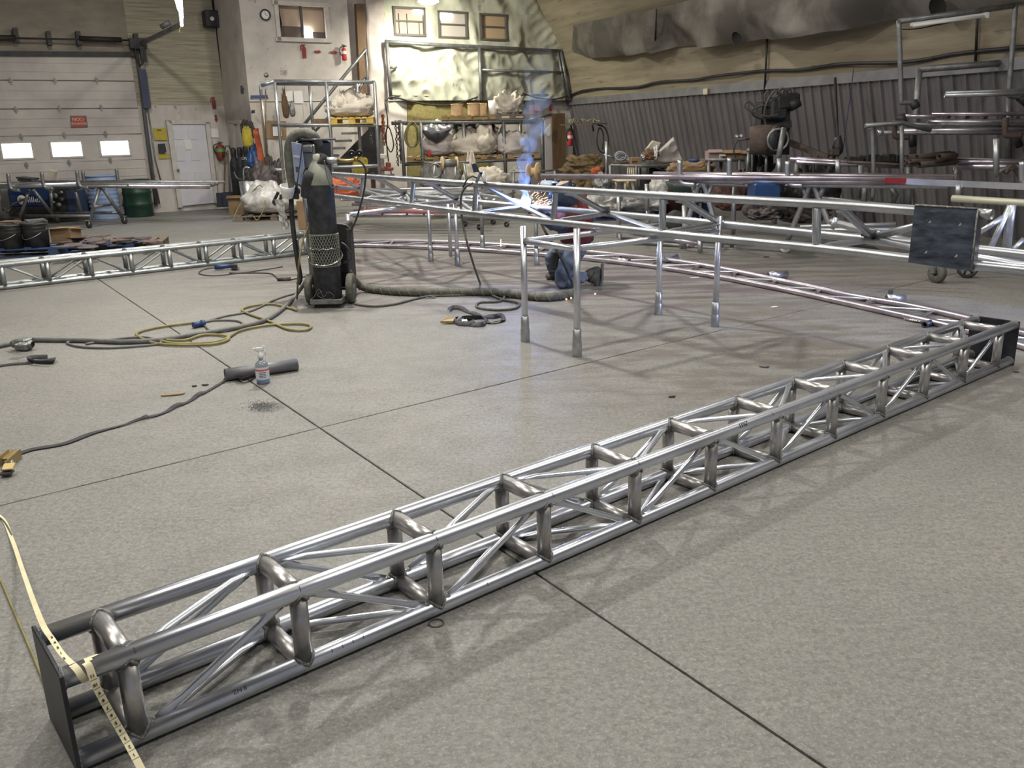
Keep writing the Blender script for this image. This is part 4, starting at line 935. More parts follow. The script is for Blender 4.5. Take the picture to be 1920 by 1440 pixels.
RAD = dict(pel=.085, belly=.085, chest=.085, neck=.055, head=.095, hipN=.07, kneeN=.05, ankN=.034, heelN=.035, toeN=.032, hipF=.07, kneeF=.05, ankF=.034, toeF=.025, shN=.035, elN=.028, wrN=.025, haN=.03, shF=.035, elF=.028, wrF=.03, haF=.032)
bodyo = skin('body', [(J['chest'].lerp(J[k], .7) if k in ('shN', 'shF') else J[k]) for k in names], [(ix[a], ix[b_]) for a, b_ in E_], [RAD[k] for k in names], SKIN, PS)
def sub(nm, keys, edges, rad, mt, lev=2, post=None):
    return skin(nm, [J[k] if isinstance(k, str) else k for k in keys], edges, rad, mt, PS, lev, 0, post)
lerp = lambda a, b_, f: J[a].lerp(J[b_], f)
fold = lambda amp, sc: (lambda co: co + Vector((noise.noise(co * sc), noise.noise(co * sc + Vector((7, 0, 0))), noise.noise(co * sc + Vector((0, 9, 0))))) * amp)
sub('jeans', ['pel', 'hipN', lerp('hipN', 'kneeN', .5), 'kneeN', lerp('kneeN', 'ankN', .35), lerp('kneeN', 'ankN', .99), 'hipF', lerp('hipF', 'kneeF', .5), 'kneeF', lerp('kneeF', 'ankF', .5), lerp('kneeF', 'ankF', .9)],
    [(0, 1), (1, 2), (2, 3), (3, 4), (4, 5), (0, 6), (6, 7), (7, 8), (8, 9), (9, 10)], [.145, .125, .108, .078, .080, .060, .118, .10, .08, .075, .062], JEANS, 3, fold(.022, 13))
sub('vest', [lerp('pel', 'belly', -.15), 'belly', 'chest', lerp('chest', 'neck', .6), lerp('chest', 'shN', .9), lerp('chest', 'shF', .9)], [(0, 1), (1, 2), (2, 3), (2, 4), (2, 5)], [.20, .205, .225, .12, .155, .155], VEST, 3, fold(.02, 11))
for s_ in 'NF':
    sub('sleeve', ['sh' + s_, lerp('sh' + s_, 'el' + s_, .5), lerp('sh' + s_, 'el' + s_, .95)], [(0, 1), (1, 2)], [.095, .088, .078], VEST, 3, fold(.018, 18))
    sub('sleeve', [lerp('sh' + s_, 'el' + s_, .8), 'el' + s_, lerp('el' + s_, 'wr' + s_, .5), lerp('el' + s_, 'wr' + s_, .98)], [(0, 1), (1, 2), (2, 3)], [.074, .076, .066, .055], ARCBLUE, 3, fold(.018, 22))
    h0_, w0_ = J['ha' + s_], J['wr' + s_]; dr_ = (h0_ - w0_).normalized(); tgt = A(990, 390, 9.42); sd = dr_.cross(UP).normalized()
    kk = [w0_, h0_]; ed = [(0, 1)]; rd = [.042, .046]
    for f_ in range(4):
        o_ = sd * (.03 - .02 * f_) + UP * .0; kk += [h0_ + o_ * 1.0 + dr_ * .035, h0_ + o_ + dr_ * .075 - UP * .015, h0_ + o_ + dr_ * .07 - UP * .045]; n_ = len(kk); ed += [(1, n_ - 3), (n_ - 3, n_ - 2), (n_ - 2, n_ - 1)]; rd += [.013, .012, .011]
    kk += [h0_ + sd * .035 - UP * .02 + dr_ * .01, h0_ + sd * .03 - UP * .05 + dr_ * .04]; n_ = len(kk); ed += [(1, n_ - 2), (n_ - 2, n_ - 1)]; rd += [.014, .012]
    skin('glove', kk, ed, rd, LEATH, PS, 2)
sub('boot', ['ankN', lerp('kneeN', 'ankN', .80), 'heelN', lerp('heelN', 'toeN', .5) - Vector((.01, 0, 0)), 'toeN'], [(0, 1), (0, 2), (0, 3), (3, 4), (2, 3)], [.068, .066, .052, .056, .042], BOOT, 3)
P('boot_sole', B().tube([J['heelN'] + Vector((.045, 0, .05)), lerp('heelN', 'toeN', .5) + Vector((.05, 0, 0)), J['toeN'] + Vector((.04, 0, .0)), J['toeN'] + Vector((.015, 0, -.035))], [(.018, .048), (.018, .052), (.018, .05), (.016, .04)], 12, flatdir=(1, 0, 0)), mat('boot_sole_rubber', (.10, .10, .08), .8), PS)
sub('boot', ['ankF', lerp('kneeF', 'ankF', .8), 'toeF', J['ankF'] + Vector((.04, 0, -.03))], [(0, 1), (0, 2), (0, 3)], [.06, .06, .045, .045], BOOT, 2)
P('tool_belt', B().tube([J['pel'].lerp(J['belly'], .35) + Vector((math.cos(k * PI / 10) * .165, math.sin(k * PI / 10) * .15, .01 * math.sin(k))) for k in range(20)], [(.03, .012)] * 20, 6, caps=False, closed=True, flatdir=UP), BLACK, PS)
P('tool_pouch', B().box(A(1040, 488, 9.78), (.09, .10, .22), ry=.15, ch=.02), BLACK, PS)
hd_ = J['head']; fwd = (A(1020, 372, 9.3) - hd_).normalized(); sdv = fwd.cross(UP).normalized(); upv = sdv.cross(fwd)
def hel(u, v):
    a_ = -PI * .62 + u * PI * 1.24; z_ = v * 2 - 1; r_ = .135 * (1 - .22 * max(z_, 0) ** 2) * (1 - .18 * max(-z_, 0))
    return hd_ + fwd * (math.cos(a_) * r_ * 1.18 + .03 - .05 * z_ * z_) + sdv * (math.sin(a_) * r_) + upv * (z_ * .13 - .06)
P('welding_hood', B().grid(hel, 22, 14), mat('hood_shell', (.03, .05, .09), .3), PS, 'dark blue face shield')
P('hood_window', B().poly([hel(.40, .72) + fwd * .012, hel(.60, .72) + fwd * .012, hel(.60, .50) + fwd * .012, hel(.40, .50) + fwd * .012], .008, fwd), GLASSD, PS)
P('lifted_visor', B().grid(lambda u, v: hd_ + fwd * (.10 + .12 * v) + sdv * ((u - .5) * .2) + upv * (.10 + .10 * v * (1 - v) * 2), 10, 8), mat('clear_visor', (.55, .62, .70), .1, 0, trans=.5), PS, 'clear visor plate')
P('head_cover', B().lathe([(.095, -.05), (.108, .0), (.105, .045), (.085, .08), (.045, .105), (0, .11)], hd_ - fwd * .02 - UP * .04, upv - fwd * .25, 20), mat('tan_cap', (.42, .34, .24), .85, 0, (.3, .24, .17), 12), PS, 'tan head cover')
P('head_band', B().tube([hd_ - fwd * .02 + (fwd * math.cos(k * PI / 10) + sdv * math.sin(k * PI / 10)) * .12 for k in range(20)], [(.018, .006)] * 20, 6, caps=False, closed=True, flatdir=upv), BLACK, PS)
# torch, arc, sparks, smoke
AR = A(985, 386, F(979, 386.5, .893).y - .02); AR.z += .02
t = T('welding_torch', 'black welding torch held in the gloved hand at the arc', 'torch', J['haF'])
P('handle', B().tube(smooth_path([J['haF'] + Vector((.08, 0, -.06)), J['haF'] + Vector((-.02, 0, 0)), AR + Vector((.07, .0, .05))], 5), .014, 8), BLACK, t); P('nozzle', B().tube([AR + Vector((.07, 0, .05)), AR + Vector((.02, 0, .015))], [.010, .008], 10), BRASS, t)
M1('torch_cable', B().tube(smooth_path([J['haF'] + Vector((.08, 0, -.06)), A(1020, 430, 9.4), A(1050, 480, 9.2), F(1075, 535, .05), F(1085, 548, .03)], 6), .014, 7), RUBBER, 'black torch cable hanging from the hands to the wrapped hose', 'cable')
M1('welding_arc', B().lathe([(0, -.035), (.028, -.015), (.032, .005), (.02, .025), (0, .04)], AR, UP, 14), ARCE, 'blinding blue white welding arc on the raised truss', 'welding arc')
l = bpy.data.lights.new('arc_light', 'POINT'); l.energy = 65; l.color = (.30, .46, 1); l.shadow_soft_size = .05; o = bpy.data.objects.new('arc_light', l); COL.objects.link(o); o.location = AR + Vector((-.02, -.10, .05))
rn = random.Random(9); sb2 = B()
for k in range(70):
    a_ = rn.uniform(-.4, 1.1); L_ = rn.uniform(.03, .11); s_ = AR + Vector((math.cos(a_) * rn.uniform(.03, .34), rn.uniform(-.12, .06), math.sin(a_) * rn.uniform(.0, .26) - .02)); d_ = Vector((math.cos(a_), rn.uniform(-.3, .3), math.sin(a_) + .15)).normalized()
    sb2.tube([s_, s_ + d_ * L_ * .5, s_ + d_ * L_ - UP * .008], .0012, 3)
M1('spark_shower', sb2, emis('hot_spark', (1, .62, .5), 5), 'spray of sparks flying right of the arc', 'sparks', kind='stuff')
for x, y, lb in ((1116, 552, 'glowing spark on the floor below the boot'), (1071, 560, 'glowing spatter spot on the floor before the knee'), (1062, 562, 'tiny spark left of the spatter spot on the floor')):
    M1('floor_spark', B().lathe([(0, .0), (.008, .003), (.007, .01), (0, .014)], F(x, y, .0), UP, 8), SPARKE, lb, 'spark')
M1('falling_spark', B().tube([A(939, 449, 9.4), A(939, 462, 9.4)], .004, 5), SPARKE, 'orange spark streak falling left of the front pipe stand', 'spark')
sm_ = B(); ax_ = [(985, 384, .05), (984, 360, .09), (980, 335, .12), (983, 310, .13), (990, 290, .13), (997, 270, .15), (1003, 250, .20), (1002, 225, .24), (1002, 195, .28), (1006, 160, .34), (1012, 120, .40), (1020, 85, .02)]
for wi, (ph, sc_) in enumerate(((0, 1.0), (2.1, .8), (4.2, .65))):
    pts_ = [A(x + (1.0 + i * 1.1) * math.sin(ph + i * .9), y - 6 * wi, AR.y + .05 + i * .03) for i, (x, y, r_) in enumerate(ax_)]
    sm_.tube(smooth_path(pts_, 5), [max(.012, sc_ * (.035 + .0016 * k) * (1 + .45 * math.sin(k * .8 + ph))) * (1 if k < 50 else max(0.05, (55 - k) / 5)) for k in range(len(pts_) * 5 - 4)], 12)
vm = bpy.data.materials.new('weld_smoke'); vm.use_nodes = True; N = vm.node_tree.nodes; L = vm.node_tree.links; N.clear()
out = N.new('ShaderNodeOutputMaterial'); vs_ = N.new('ShaderNodeVolumePrincipled'); vs_.inputs['Color'].default_value = (.50, .66, 1, 1); vs_.inputs['Anisotropy'].default_value = .2
tc = N.new('ShaderNodeTexCoord'); mp = N.new('ShaderNodeMapping'); mp.inputs['Scale'].default_value = (3.2, 3.2, 1.5); nz_ = N.new('ShaderNodeTexNoise'); nz_.inputs['Scale'].default_value = 1.9; nz_.inputs['Detail'].default_value = 3; nz_.inputs['Distortion'].default_value = 1.2
mr = N.new('ShaderNodeMapRange'); mr.inputs[1].default_value = .44; mr.inputs[2].default_value = .75; mr.inputs[3].default_value = 3.0; mr.inputs[4].default_value = 22.0
L.new(tc.outputs['Object'], mp.inputs[0]); L.new(mp.outputs[0], nz_.inputs['Vector']); L.new(nz_.outputs[0], mr.inputs[0]); sx_ = N.new('ShaderNodeSeparateXYZ'); L.new(tc.outputs['Object'], sx_.inputs[0]); zr = N.new('ShaderNodeMapRange'); zr.inputs[1].default_value = .05; zr.inputs[2].default_value = 1.35; zr.inputs[3].default_value = 1; zr.inputs[4].default_value = .04; L.new(sx_.outputs[2], zr.inputs[0]); mm_ = N.new('ShaderNodeMath'); mm_.operation = 'MULTIPLY'; L.new(mr.outputs[0], mm_.inputs[0]); L.new(zr.outputs[0], mm_.inputs[1]); L.new(mm_.outputs[0], vs_.inputs['Density']); L.new(vs_.outputs[0], out.inputs['Volume'])
M1('weld_smoke', sm_, vm, 'bluish smoke plume rising from the welding arc', 'smoke', kind='stuff')

# ------------------------------------------------------------------ generic builders
def pallet(label, c, rz, L_=1.2, W_=1.0, H_=.13, mt=None, group=None, name='wooden_pallet', nd=7):
    mt = mt or WOOD; t = T(name, label, 'pallet', c, group); R = Matrix.Rotation(rz, 3, 'Z'); c = Vector(c)
    for k in range(nd):
        x = -L_ / 2 + .05 + (L_ - .1) * k / (nd - 1); P('slat', B().box(c + R @ Vector((x, 0, H_ - .01)), (.095, W_, .018), rz=rz + .01 * math.sin(k * 7)), mt, t)
    for y in (-W_ / 2 + .04, 0, W_ / 2 - .04): 
        for x in (-L_ / 2 + .07, 0, L_ / 2 - .07): P('block', B().box(c + R @ Vector((x, y, H_ / 2)), (.14, .08, H_ - .04), rz=rz), mt, t)
        P('bottom_board', B().box(c + R @ Vector((0, y, .01)), (L_, .09, .018), rz=rz), mt, t)
        P('stringer', B().box(c + R @ Vector((0, y, H_ - .028)), (L_, .09, .018), rz=rz), mt, t)
    return t
def blob(c, sx, sy, sz, seed=0, amp=.18, fr=1.6, flat=.0, nu=52, nv=30, top=1.0, pinch=0., rz=0.):
    c = Vector(c); sv = Vector((seed * 5.3, seed * 2.1, seed * 9.7)); R = Matrix.Rotation(rz, 3, 'Z'); b = B()
    def g(u, v):
        a_ = 2 * PI * u; ph = PI * v - PI / 2; cx, sz_ = math.cos(ph), math.sin(ph); ex = .55
        x = math.copysign(abs(math.cos(a_)) ** .7, math.cos(a_)) * max(cx, 0) ** ex; y = math.copysign(abs(math.sin(a_)) ** .7, math.sin(a_)) * max(cx, 0) ** ex; z = math.copysign(abs(sz_) ** .75, sz_)
        n_ = Vector((x, y, z)); k = n_ * fr + sv
        f = 1 + amp * (noise.noise(k) + .6 * (1 - 2.4 * abs(noise.noise(k * 2.1))) * .5 + .35 * noise.noise(k * 4.2) + .5 * (.35 - abs(noise.noise(k * 3.4 + Vector((3, 1, k.z)))) * 1.6))
        zz = (z + 1) / 2; pf = 1 - pinch * max(zz - .5, 0) * 2
        return c + R @ Vector((x * sx / 2 * f * pf, y * sy / 2 * f * pf, max(zz * sz * (1 + (f - 1) * 1.2 * zz), 0.001)))
    b.grid(g, nu, nv, closeu=True); return b
def bag(name, label, c, sx, sy, sz, mt, seed, cat='bag', amp=.2, pinch=.3, rz=0, group=None, fr=1.6):
    return M1(name, blob(c, sx, sy, sz, seed, amp, fr, pinch=pinch, rz=rz), mt, label, cat, group)
def frame(name, label, cat, segs, mt=GALV, r=.024, loc=None, n=8):
    loc = loc or segs[0][1][0]; t = T(name, label, cat, loc)
    for s in segs: P(s[0], B().tube(s[1], s[2] if len(s) > 2 else r, n), s[3] if len(s) > 3 else mt, t)
    return t
def castor(par, c, mt=RUBBER, r=.06, rz=.3, wd=.035):
    f = P('castor', B().box(c + UP * (r * 2.1), (.11, .09, .012), rz=rz).beam(c + UP * (r * 2.1), c + UP * (r * 1.0) + Vector((.02, .03, 0)), .01, .05).beam(c + UP * (r * 2.1), c + UP * (r * 1.0) + Vector((.02, -.03, 0)), .01, .05), GALVD, par)
    ax = Vector((math.sin(rz), math.cos(rz), 0))
    P('wheel', B().lathe([(.012, -wd / 2), (r * .9, -wd / 2), (r, -wd * .3), (r, wd * .3), (r * .9, wd / 2), (.012, wd / 2)], c + UP * r, ax, 18), mt, f)
    P('wheel_hub', B().lathe([(0, -wd * .6), (r * .35, -wd * .55), (r * .35, wd * .55), (0, wd * .6)], c + UP * r, ax, 10), GALVD, f)

# ------------------------------------------------------------------ left side
YL = 18.0
def px_seg(pts, Y): return [A(x, y, Y if not isinstance(Y, (list, tuple)) else Y[i]) for i, (x, y) in enumerate(pts)]
t = T('pipe_cart', 'pipe cart on castors with A shaped legs before the overhead door', 'cart', F(168, 428))
ca_, cb2, cc2, cd2 = F(168, 428), F(234, 420), F(108, 419), F(36, 425)
for c_ in (ca_, cb2, cc2, cd2): castor(t, c_, r=.075)
for (x0, y0, x1, y1, Y0, Y1) in ((167, 416, 187, 352, ca_.y, ca_.y + .2), (231, 410, 192, 352, cb2.y, ca_.y + .2), (36, 412, 55, 356, cd2.y, cd2.y), (104, 410, 63, 356, cc2.y, cd2.y + .2), (98, 404, 95, 352, cc2.y, cc2.y), (152, 398, 140, 352, cb2.y, cb2.y), (3, 410, -3, 352, cd2.y, cd2.y)):
    P('leg', B().tube([A(x0, y0, Y0), A(x1, y1, Y1)], .035, 10), GALVD, t)
P('leg', B().tube(smooth_path([A(183, 358, ca_.y + .2), A(187, 351, ca_.y + .2), A(190, 350, ca_.y + .2), A(194, 356, ca_.y + .2)], 4), .035, 10), GALVD, t)
for (x0, y0, x1, y1, Y0, Y1) in ((45, 405, 170, 405, cd2.y, ca_.y), (100, 400, 228, 399, cc2.y, cb2.y), (175, 388, 210, 383, ca_.y, cb2.y), (20, 351, 240, 349, cd2.y, ca_.y), (22, 347, 300, 343, cd2.y + .5, cb2.y)):
    P('rail', B().tube([A(x0, y0, Y0), A(x1, y1, Y1)], .03, 10), GALVD, t)
for x, y, Y in ((15, 326, 17.6), (78, 323, 17.7), (144, 321, 17.8), (155, 321, 18.6), (218, 316, 18.7)):
    P('hook', B().tube(smooth_path([A(x, y, Y), A(x + 3, y + 20, Y), A(x + 8, y + 29, Y), A(x + 22, y + 31, Y)], 4), .036, 10), GALVD, t)
for i, (x0, y0, x1, y1, Y0, Y1, r_) in enumerate(((-40, 350, 144, 345, 17.6, 17.8, .05), (-40, 347, 395, 350, 18.0, 18.1, .045), (-40, 345, 403, 346, 18.2, 18.3, .04), (60, 341, 410, 344, 18.4, 18.5, .035), (110, 340, 421, 341, 18.6, 18.7, .03))):
    M1('steel_pipe', B().pipe(A(x0, y0, Y0), A(x1, y1, Y1), r_), [STEEL, STEELR, GALVD, GALVD, GALV][i], ['pale thick pipe on the left pipe cart ending before the others', 'longest low pipe on the left pipe cart', 'middle pipe on the left pipe cart reaching the white door', 'upper pipe on the left pipe cart behind its hooks', 'thin topmost pipe on the left cart passing before the white door'][i], 'pipe')
def drum(name, label, px0, px1, py0, py1, mt, ribs, lid=True, ribh=.012):
    b0 = F((px0 + px1) / 2, py1); w = abs(A(px1, (py0 + py1) / 2, b0.y).x - A(px0, (py0 + py1) / 2, b0.y).x) / 2; c = b0 + Vector((0, w, 0)); h = A((px0 + px1) / 2, py0, c.y - w * .4).z
    t = T(name, label, 'drum', c); pr = [(0, 0), (w, 0), (w, .02)]
    for k in ribs: z = h * k; pr += [(w * .98, z - .03), (w * .98 + ribh * 1.6, z), (w * .98, z + .03)]
    pr += [(w * .98, h - .02), (w, h - .01)]; P('body', B().lathe(pr, c, UP, 28), mt, t)
    P('rim', B().tube([c + Vector((math.cos(k * PI / 14) * w, math.sin(k * PI / 14) * w, h)) for k in range(28)], .016, 6, caps=False, closed=True), mt, t)
    P('lid', B().lathe([(0, h - .03), (w * .97, h - .03)], c, UP, 24), mt, t); return t
drum('ribbed_drum', 'pale blue ribbed drum behind the pipe cart', 161, 215, 330, 412, BLUEL, [.1, .2, .3, .4, .5, .6, .7, .8, .9])
drum('steel_drum', 'dark green steel drum beside the pale blue one', 226, 278, 338, 408, GREEN, [.33, .66])
# blue engine welder behind the cart
wy = 18.9; t = T('engine_welder', 'blue and black engine driven welder behind the left pipe cart', 'welding machine', A(70, 405, wy))
q0, q1_ = A(22, 405, wy), A(92, 405, wy); z_b, z_m, z_t = A(50, 405, wy).z, A(50, 388, wy).z, A(50, 351, wy).z
P('base', B().box(((q0.x + q1_.x) / 2 + .25, wy + .4, (max(z_b, .02) + z_m) / 2), (1.45, .7, z_m - max(z_b, .02)), rz=.1, ch=.02), BLACK, t)
fr_ = P('side_panel', B().box(((q0.x + q1_.x) / 2, wy + .38, (z_m + z_t) / 2), (.86, .66, z_t - z_m), rz=.1, ch=.02), BLUEM, t, 'blue side panel')
sx_ = (q1_.x - q0.x)
eng = A(108, 372, wy)
P('engine_panel', B().box(eng + Vector((0.02, .35, -.05)), (.42, .6, z_t - z_m + .1), rz=.1, ch=.02), BLACK, t)
for dx, dz, r_ in ((-.05, .05, .07), (.08, -.02, .05), (0, -.14, .06), (.1, .12, .04), (-.1, -.08, .04)): P('engine_part', B().lathe([(0, 0), (r_, .01), (r_ * .8, .05), (0, .06)], eng + Vector((dx, .03, dz)), (0, -1, 0), 12), [GALVD, SCRAP, PAPER, GALVD, SCRAP][int(abs(dx * 100)) % 5], t)
P('end_panel', B().box(A(125, 378, wy) + Vector((.05, .35, -.03)), (.22, .6, z_t - z_m + .1), rz=.1, ch=.02), mat('navy_steel', (.03, .05, .10), .5), t)
P('grey_box', B().box(A(8, 380, wy) + Vector((-.1, .3, -.05)), (.5, .5, .62), rz=.1, ch=.02), GALVD, t)
text('Miller', t, A(56, 375, wy - .02) + Vector((.05, 0, 0)), (1, .1, 0), (0, 0, 1), .17, PAPER); P('emblem', B().lathe([(0, .004), (.095, .004), (.1, 0)], A(41, 375, wy - .0), (0, -1, 0), 20), PAPER, t); text('M', t, A(41, 375, wy - .012), (1, .1, 0), (0, 0, 1), .13, BLUEM)
for i, (y_, lb) in enumerate(((333, ''), (337, ''), (341, ''), (345, ''))):
    M1('plate_stack', B().box(A(52, y_ + 1, 19.15), (.34 - .02 * i, .3, .035), rz=.2 * i, ry=.12), RUBBER, 'dark flat plates piled on the blue engine welder', 'plate', 'dark plates piled on the engine welder')
M1('paper_sack', B().poly([A(87, 341, 19.2), A(90, 318, 19.2), A(102, 322, 19.2), A(98, 341, 19.2)], .15, (0, 1, 0)), BAGW, 'white crumpled sack corner standing on the engine welder', 'bag')
M1('red_hose', B().tube(smooth_path([A(0, 398, 18.6), A(8, 392, 18.5), A(14, 398, 18.5), A(22, 385, 18.6), A(30, 380, 18.7), A(50, 372, 18.75)], 4), .02, 6), RUSTY, 'reddish hose by the engine welder at the left edge', 'hose')
# buckets, box, pallets
BY = 13.4
pl = pallet('blue painted pallet under the black buckets on the left', (F(95, 478) + Vector((.1, .2, 0))), .12, 2.35, .8, .15, BLUEWOOD)
p2 = pallet('brown broken pallet right of the blue one', F(238, 469) + Vector((.05, .15, 0)), .25, 1.0, .8, .14, WOODG)
def bucket(label, px0, px1, py0, py1, Y):
    c = A((px0 + px1) / 2, py1, Y); w = (A(px1, py0, Y) - A(px0, py0, Y)).length / 2; h = A(px0, py0, Y).z - c.z
    t = T('plastic_bucket', label, 'bucket', c)
    P('body', B().lathe([(0, 0), (w * .86, 0), (w * .95, h * .7), (w * .98, h * .72), (w * .95, h * .74), (w * .99, h * .82), (w * 1.02, h * .84), (w * .98, h * .86), (w * 1.0, h * .93), (w * 1.04, h * .95), (w * 1.0, h), (w * .94, h), (w * .9, h * .9), (0, h * .9)], c, UP, 26), BLACK, t)
    P('bail', B().tube(smooth_path([c + Vector((-w, -.0, h * .8)), c + Vector((-w * .5, -w * 1.0, h * .48)), c + Vector((w * .4, -w * 1.02, h * .55)), c + Vector((w, 0, h * .8))], 6), .006, 6), GALV, t)
    return c, w, h
c1_, w1_, h1_ = bucket('scuffed black bucket with pale stains at the left edge', 1, 49, 421, 472, BY)
c2_, w2_, h2_ = bucket('black bucket with wire handle beside the cardboard box', 49, 96, 418, 470, BY + .1)
for i, (c_, w_, h_) in enumerate(((c1_, w1_, h1_), (c2_, w2_, h2_))):
    M1('scrap_board', B().box(c_ + UP * (h_ + .015), (w_ * 1.7, w_ * 1.2, .02), rz=.3 + i).box(c_ + UP * (h_ + .04) + Vector((.03, 0, 0)), (w_ * 1.4, w_ * .8, .02), rz=-.2 + i, rx=.05), WOODG if i == 0 else GALVD, ['brown wood offcuts laid on the left bucket', 'grey offcuts laid on the bucket beside the box'][i], 'offcut')
t = T('cardboard_box', 'open cardboard box on the blue pallet', 'box', A(118, 458, BY + .2))
bx0 = A(96, 458, BY + .2); bx1 = A(139, 455, BY + .3); hz_ = A(98, 430, BY + .2).z - bx0.z; ctr = (bx0 + bx1) / 2 + Vector((0, .15, hz_ / 2)); Wb = (bx1 - bx0).length
P('box_body', B().box(ctr, (Wb, .3, hz_), rz=-.1), CARD, t); P('flap', B().beam(ctr + Vector((-Wb / 2, -.15, hz_ / 2)), ctr + Vector((Wb / 2, -.17, hz_ / 2 + .02)), .12, .006), CARD, t); P('flap', B().beam(ctr + Vector((Wb / 2, -.15, hz_ / 2)), ctr + Vector((Wb / 2 + .03, .15, hz_ / 2 - .05)), .1, .006), CARD, t)
rn = random.Random(5)
SCP = [mat('slate_scrap', (.12, .10, .11), .5, .3, (.2, .17, .18), 9), SCRAP, mat('brown_scrap', (.16, .11, .09), .7, .1, (.11, .08, .07), 9)]
for k in range(26):
    x = rn.uniform(135, 285) if k % 3 else rn.uniform(100, 190); y = 452 - (x - 150) * .05 + rn.uniform(-7, 9) + (5 if k % 3 == 0 else 0); c = F(x, y, .17 + .012 * (k % 5)); n_ = rn.randint(5, 7)
    pts = [c + Vector((math.cos(2 * PI * j / n_) * rn.uniform(.1, .2), math.sin(2 * PI * j / n_) * rn.uniform(.08, .18), rn.uniform(-.01, .015))) for j in range(n_)]
    M1('scrap_plate', B().poly(pts, .012, (rn.uniform(-.2, .2), rn.uniform(-.2, .2), 1)), SCP[k % 3], 'ragged dark scrap plate in the heap on the left pallets', 'scrap plate', 'scrap plates heaped on the left pallets')

# ------------------------------------------------------------------ back left wall fittings
D2 = ST('door_2', quadprism(GW, [(320, 233), (383, 233), (401, 380), (340, 386)], .03, .08, NB), DOORW)
for pts in ([(310, 225), (320, 226), (341, 388), (333, 389)], [(383, 229), (391, 229), (408, 379), (401, 381)], [(310, 225), (391, 226), (391, 233), (320, 233)]): P('door_frame', quadprism(GW, pts, .02, .12, NB), FRAME, D2)
for (x, y, w_, h_) in ((333, 252, 16, 19), (360, 252, 16, 19), (338, 287, 16, 30), (365, 286, 16, 30), (344, 336, 16, 28), (372, 335, 16, 27)):
    P('raised_panel', quadprism(GW, [(x - w_ / 2, y - h_ / 2), (x + w_ / 2, y - h_ / 2), (x + w_ / 2 + 2, y + h_ / 2), (x - w_ / 2 + 2, y + h_ / 2)], .08, .095, NB), mat('door_inset', (.61, .61, .65), .45) if x == 333 else bpy.data.materials['door_inset'], D2)
P('knob', B().lathe([(0, 0), (.02, 0), (.02, .04), (.035, .06), (.03, .085), (0, .09)], GW(333, 319, .08), NB, 14), CHROME, D2)
P('notice', quadprism(GW, [(344, 263), (357, 261), (361, 279), (348, 281)], .096, .1, NB), PAPER, D2)
def ext(label, f, n, px, py0, py1, off=.02, w_=.075, mt=RED, label_col=None, name='fire_extinguisher'):
    bot = f(px, py1, off + .1); top = f(px, py0, off + .1); h = top.z - bot.z; c = Vector((bot.x, bot.y, bot.z)); t = T(name, label, 'fire extinguisher', c)
    P('tank', B().lathe([(0, 0), (w_ * .9, .01), (w_, .03), (w_, h * .68), (w_ * .8, h * .76), (w_ * .3, h * .8), (w_ * .25, h * .86)], c, UP, 16), mt, t)
    if label_col: P('tank_label', B().lathe([(w_ * 1.02, h * .42), (w_ * 1.02, h * .6)], c, UP, 16), label_col, t)
    P('valve', B().box(c + UP * h * .9, (.09, .05, .03), rz=.3).box(c + UP * h * .96 + U * .02, (.12, .03, .015), rz=.5, ry=.3), BLACK, t)
    P('hose', B().tube(smooth_path([c + UP * h * .88 - U * .02, c + UP * h * .8 - U * (w_ + .03), c + UP * h * .5 - U * (w_ + .035), c + UP * h * .3 - U * (w_ + .01)], 4), .012, 6), BLACK, t)
    return t
ext('red extinguisher with green label on the wall right of the white door', GW, NB, 415, 265, 299, w_=.105, label_col=mat('green_label', (.12, .35, .10), .5), mt=mat('dull_red', (.22, .04, .03), .5))
def extsign(label, f, n, px, py, s=1., kind='sign'):
    t = T('extinguisher_sign', label, 'sign', f(px, py, .03)); o = f(px, py, .03); k = .105 * s
    P('silhouette', B().poly([o + U * a * k + UP * b_ * k for a, b_ in ((-.3, -1), (.3, -1), (.33, .45), (.15, .62), (.12, .85), (.3, .9), (.28, 1), (-.3, 1), (-.55, .8), (-.6, .1), (-.48, .1), (-.42, .7), (-.15, .8), (-.15, .62), (-.33, .45))], .008, n), REDD, t); return t
extsign('red extinguisher shaped sign high beside the white door', GW, NB, 401, 193, 1.25)
extsign('red extinguisher shaped sign left of the two red arrows', CW, NB, 570, 96, 1.4)
extsign('small red extinguisher sign near the far corner of the back wall', CW, NB, 1032, 200, 1.1)
def arrow(label, f, n, c, d_, s=.25):
    o = f(c[0], c[1], .03); d_ = Vector(d_); sd = n.cross(d_).normalized()
    M1('arrow_sign', B().poly([o + d_ * a * s + sd * b_ * s for a, b_ in ((-1, -.25), (.1, -.25), (.1, -.5), (1, 0), (.1, .5), (.1, .25), (-1, .25))], .008, n), REDD, label, 'arrow')
arrow('red arrow pointing down beside the white door', GW, NB, (405, 222), (0, 0, -1), .085)
arrow('red arrow right of the extinguisher sign, the left one of two', CW, NB, (596, 97), U, .085)
arrow('red arrow pointing at the mounted extinguisher, the right one of two', CW, NB, (626, 98), U, .085)
ext('slim red and white extinguisher on the clock wall beside the bay', CW, NB, 646, 84, 114, w_=.055, label_col=PAPER)
t = T('no_smoking_sign', 'NO SMOKING sign on the overhead door', 'sign', GW(147, 228, .06))
P('board', quadprism(GW, [(131, 217), (162, 217), (165, 239), (133, 240)], .035, .045, NB), mat('sign_grey', (.14, .11, .11), .6), t)
P('field', quadprism(GW, [(134, 219), (160, 219), (162, 237), (136, 238)], .046, .05, NB), mat('sign_red', (.36, .06, .04), .6), t)
SGN = mat('sign_lettering', (.75, .55, .40), .6)
text('NO', t, GW(142.5, 224, .056), U, UP, .10, SGN); text('SMOKING', t, GW(148, 232, .056), U, UP, .072, SGN)
